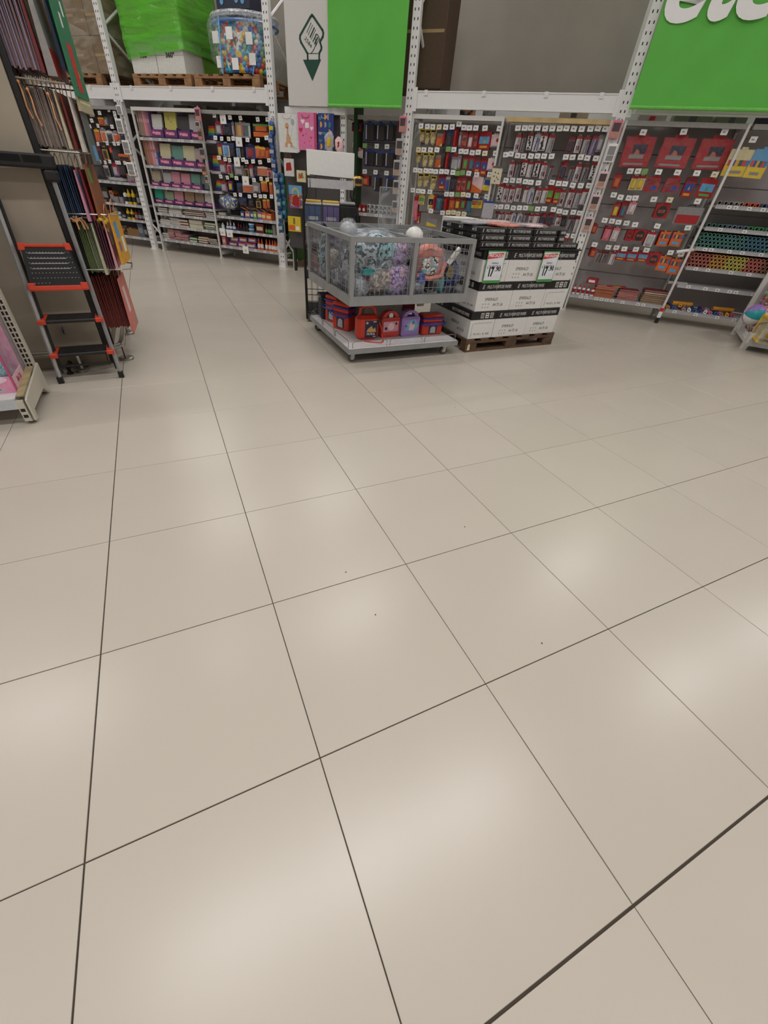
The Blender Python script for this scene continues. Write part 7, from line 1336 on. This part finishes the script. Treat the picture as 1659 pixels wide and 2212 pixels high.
def dollbox(x, y, w, d, h, lab, rz=0, dress=TQ):
    t = thing('doll_box', lab, 'doll box', (x, y, .1655), rz)
    MB().box(-w,0,0,d,0,.012).box(-w,0,0,d,h-.012,h).box(-w,0,d-.008,d,.012,h-.012).box(-w,-w+.008,.0,d-.008,.012,h-.012).obj('card_box', PKB, t)
    for (a,b) in ((-.010,0),): MB().box(a,b,-.001,.012,.0,h).obj('front_edge', PKD, t)
    MB().box(-w+.008,-.0105,0,.008,.012,.10).obj('front_panel', PKB, t); MB().box(-.003,0.001,.013,d-.009,.012,.09).obj('side_panel', mat('doll_palepink', (226,186,196), .5), t)
    MB().lathe([(.06,0),(.06,.001)], 20, M=Matrix.Translation((-w*.45,-.0005,.085)) @ Matrix.Rotation(math.pi/2,4,'X') @ Matrix.Scale(1.6,4,(1,0,0)) @ Matrix.Scale(.45,4,(0,1,0))).obj('oval_badge', mat('badge_pale', (236,206,220), .5), t)
    MB().box(-w*.55,-.06,-.001,.0,.012,.032).obj('warning_label', c_tr, t); MB().box(-w*.4,-.08,-.0016,-.001,.022,.028).obj('warning_print', PRINTG, t)
    text('Mini Chic', .10, .035, PKD, t, .0016, d*.5, .055, rz=math.pi/2, shear=.1, bold=.02)
    # doll: dress, torso, head, hair
    cx, cy = -w*.42, d*.5
    q = MB().lathe([(.085,.03),(.075,.12),(.05,.22),(.028,.30)], 16, (cx,cy,0)).obj('dress', dress, t, smooth=True)
    MB().lathe([(.022,.30),(.030,.34),(.032,.37),(.012,.385),(.011,.40)], 12, (cx,cy,0)).tube([(cx-.03,cy,.37),(cx-.05,cy-.01,.31),(cx-.045,cy-.03,.26)], .009, 6).tube([(cx+.03,cy,.37),(cx+.05,cy-.01,.31),(cx+.045,cy-.03,.26)], .009, 6).blob((cx,cy-.004,.43), (.027,.027,.034), 1, .0, 5, 0, 14, 10).obj('doll_body', mat('doll_skin', (214,166,142), .5), t, smooth=True)
    MB().blob((cx,cy+.010,.437), (.034,.032,.040), 1, .06, 12, 3, 14, 10).blob((cx,cy+.03,.37), (.036,.018,.08), .9, .1, 12, 4, 14, 10).obj('doll_hair', mat('doll_hair', (130,80,60), .6), t, smooth=True)
    MB().box(-w+.01,-.011,.001,.0025,.10,h-.014).obj('front_window', clear('window_film', (236,240,244), .12, .08, .2, 12), t)
    MB().box(-.0025,-.0008,.013,d-.009,.09,h-.014).obj('side_window', clear('window_film', (236,240,244), .12, .08, .2, 12), t)
    return t
dollbox(-.515, 2.05, .27, .25, .62, 'pink doll box with turquoise dress nearest the slotted post')
dollbox(-.80, 2.05, .27, .25, .62, 'pink doll box farther left on the white shelf', dress=patt('dress_blue', [(150,170,206),(196,206,226),(120,150,190)], 26))
for i, (z, hh) in enumerate(((.58,.12),(.26,.05))):
    o = MB().box(0,.012,0,.03,0,hh).obj('cable_clip', mat('cable_grey', (120,118,124), .5), None, (-.335+.0*i, 2.90, z), 0); tag(o, ['violet and grey wall plate above, half hidden by the cream post','small grey wall clip low behind the cream post'][i], 'wall plate'); MB().box(.002,.010,-.002,0,.01,hh-.01).obj('plate', c_vio if i == 0 else c_nav, o)
o = MB().tube([(0,0,0),(.0,.01,.05),(.03,.0,.09)], .018, 8).obj('black_pipe_end', BLACK, None, (-.37, 2.78, 0), 0); tag(o, 'black rubber hose end standing on the floor behind the cream bracket', 'hose'); MB().lathe([(.024,0),(.024,.01)], 10).obj('collar', DARK, o)

# ------------------------------------------------------------------ toy bay at the right edge
ang = math.atan2(1.66-2.18, 6.69-7.36)    # from the rear post towards the front foot
t = thing('toy_bay', 'white shelving end at the right edge holding balls and red bags', 'shelving', (7.36, 2.18, 0), ang)
Lb = .85
MB().box(-.02,.02,-.02,.03,0,2.2).obj('rear_post', WHITE, t); MB().box(.02,Lb-.1,-.01,.012,.06,.10).obj('lower_edge', WHITE, t)
MB().prism([(Lb-.14,.0),(Lb-.05,.0),(Lb-.01,.08),(Lb-.005,.19),(Lb-.10,.19),(Lb-.14,.10)], -.02, .03).obj('front_foot', WHITE, t)
MB().box(.02,Lb,.03,.6,.10,.13).obj('shelf', SHELFG, t); MB().box(.0,.02,.03,1.4,.1,2.2).obj('back_panel', GREYP, t)
MB().box(Lb,Lb+.012,.0,1.3,.06,.13).obj('shelf_lip', LIPG, t)
m = MB()
for k in range(9): m.prism([(.1+k*.07,.10),(.125+k*.07,.10),(.105+k*.07,.16)], -.006, .004)
m.obj('teeth', WHITE, t)['kind'] = 'stuff'
MB().tube([(Lb-.05,.0,.19),(Lb+.0,-.01,.30),(Lb+.35,.1,.42)], .008, 6).obj('wire_rail', CHROME, t)
ca, sa = math.cos(ang), math.sin(ang)
def tb(x, y, z): return (7.36+x*ca-y*sa, 2.18+x*sa+y*ca, z)
bag_red = patt('toy_red', [(196,40,40),(150,60,56),(216,206,200),(190,46,42),(110,70,64)], 7)
for i, (x, z, r) in enumerate(((.16,.24,(.09,.05,.14)),(.33,.25,(.09,.05,.15)),(.50,.26,(.10,.05,.16)),(.14,.52,(.09,.05,.14)))):
    o = MB().blob((0,0,0), r, .75, .12, 8, i).obj('toy_bag', bag_red if i < 3 else p_multi, None, tb(x, .09, z), ang, True); tag(o, ['red and brown bagged toy beside the rear post','middle red bagged toy at the right edge','red orange bagged toy left of the yellow bin','mixed coloured toy pack above the ball at the right edge'][i], 'toy bag'); MB().blob((0,0,0), (r[0]*1.08,r[1]*1.1,r[2]*1.06), .7, .16, 12, i+8).obj('plastic_wrap', WRAP, o, smooth=True)
# panelled ball
cols = [(228,226,222),(38,150,160),(160,120,196),(228,226,222),(38,150,160),(160,120,196),(228,120,60)]
t = thing('beach_ball', 'ball with white, teal and purple panels at the right edge', 'ball', tb(.50, -.02, .335), ang)
r = .112; nseg = 6; t.rotation_euler = (.25, -1.75, ang)
for s in range(nseg):
    vs = []; fs = []; nu, nv = 5, 12
    for j in range(nv+1):
        ph = -math.pi/2+math.pi*j/nv
        for i in range(nu+1):
            th = 2*math.pi*(s+i/nu)/nseg; vs.append((r*math.cos(ph)*math.cos(th), r*math.sin(ph), r*math.cos(ph)*math.sin(th)))
    for j in range(nv):
        for i in range(nu): a = j*(nu+1)+i; fs.append((a, a+nu+1, a+nu+2, a+1))
    MB().add(vs, fs).obj('panel', mat('ball_panel_%d' % (s % 3), cols[s % 3], .35), t, smooth=True)
for i, (x, z, c) in enumerate(((.50,.84,(120,190,110)),(.36,.86,(120,190,200)),(.62,.80,(214,110,60)))):
    o = MB().blob((0,0,0), (.10,.09,.10), 1, .0, 5, 0).obj('toy_ball', mat('toyball_%d' % i, c, .35), None, tb(x, .05, z), ang, True); tag(o, ['green toy ball higher up at the right edge','pale blue toy ball by the white post at the right edge','orange toy ball at the far right edge'][i], 'ball'); MB().tube([(.101*math.cos(a), 0, .101*math.sin(a)) for a in [2*math.pi*kk/20 for kk in range(20)]], .004, 5, closed=True).obj('seam', [c_grn,c_sky,c_vio][i], o)
t = thing('yellow_bin', 'yellow rimmed bin of small toys at the lower right edge', 'bin', tb(.86, .16, .135), ang)
YE = mat('bin_yellow', (222,176,44), .45)
MB().box(-.14,.16,-.14,-.13,0,.24).box(-.14,-.13,-.13,.2,0,.24).box(-.14,.16,-.14,.2,-.002,0).obj('wall', clear('bin_clear', (210,200,150), .5, .2, .2, 8), t)
MB().tube([(-.14,-.14,.24),(.18,-.14,.24),(.18,.2,.24),(-.14,.2,.24)], .014, 7, closed=True).tube([(-.14,-.14,.0),(-.14,-.14,.24)], .014, 7).tube([(-.14,-.14,.02),(.18,-.14,.02)], .014, 7).obj('rim', YE, t)
for k in range(14): 
    o = MB().blob((0,0,0), (.045,.04,.035), .9, .15, 12, k, 12, 8).obj('small_toy', [YE,c_org,DARK,c_grn][k % 4], None, tb(.86+random.uniform(-.09,.12), .16+random.uniform(-.08,.15), .18+.035*(k//4)+.02), ang+k, True); tag(o, '%s small toy, number %s upwards from the bottom of the heap in the yellow bin' % (['yellow','orange','dark','green'][k%4], ORD[k]), 'toy', 'small toys in the yellow bin')
# litter on the tiles
o = MB().blob((0,0,.004), (.09,.05,.005), .8, .4, 14, 3, 24, 6).obj('plastic_scrap', WRAP, None, tb(-.05,0,0)[:2]+(0,) if False else (6.72, 2.55, .001), .3, True); tag(o, 'crumpled clear plastic scrap on the tiles near the white post', 'litter')
grit = mat('grit', (60,50,44), .8)
for i, (x, y) in enumerate(((2.33,1.33),(.93,.05),(.96,-.2),(1.6,.12),(1.50,-.55))):
    o = MB().blob((0,0,.0012), (.0035,.0025,.0015), .9, .3, 300, i, 8, 5).obj('grit_speck', grit, None, (x,y,0), i); tag(o, 'tiny dark grit speck on the pale floor tiles', 'grit', 'grit specks on the floor')
# red-capped post foot cover on the leaning white post
t = thing('post_guard', 'black and red guard on the foot of the leaning white post', 'guard', fr(S_R, 2.735, -.02, 0), RZ)
MB().box(-.035,.012,-.02,.01,.0,.07).obj('black_block', BLACK, t); MB().box(-.033,.010,-.018,.008,.0705,.15).obj('label', PAPERW, t); MB().box(-.034,.011,-.0195,.009,.1505,.19).obj('red_cap', RED, t)
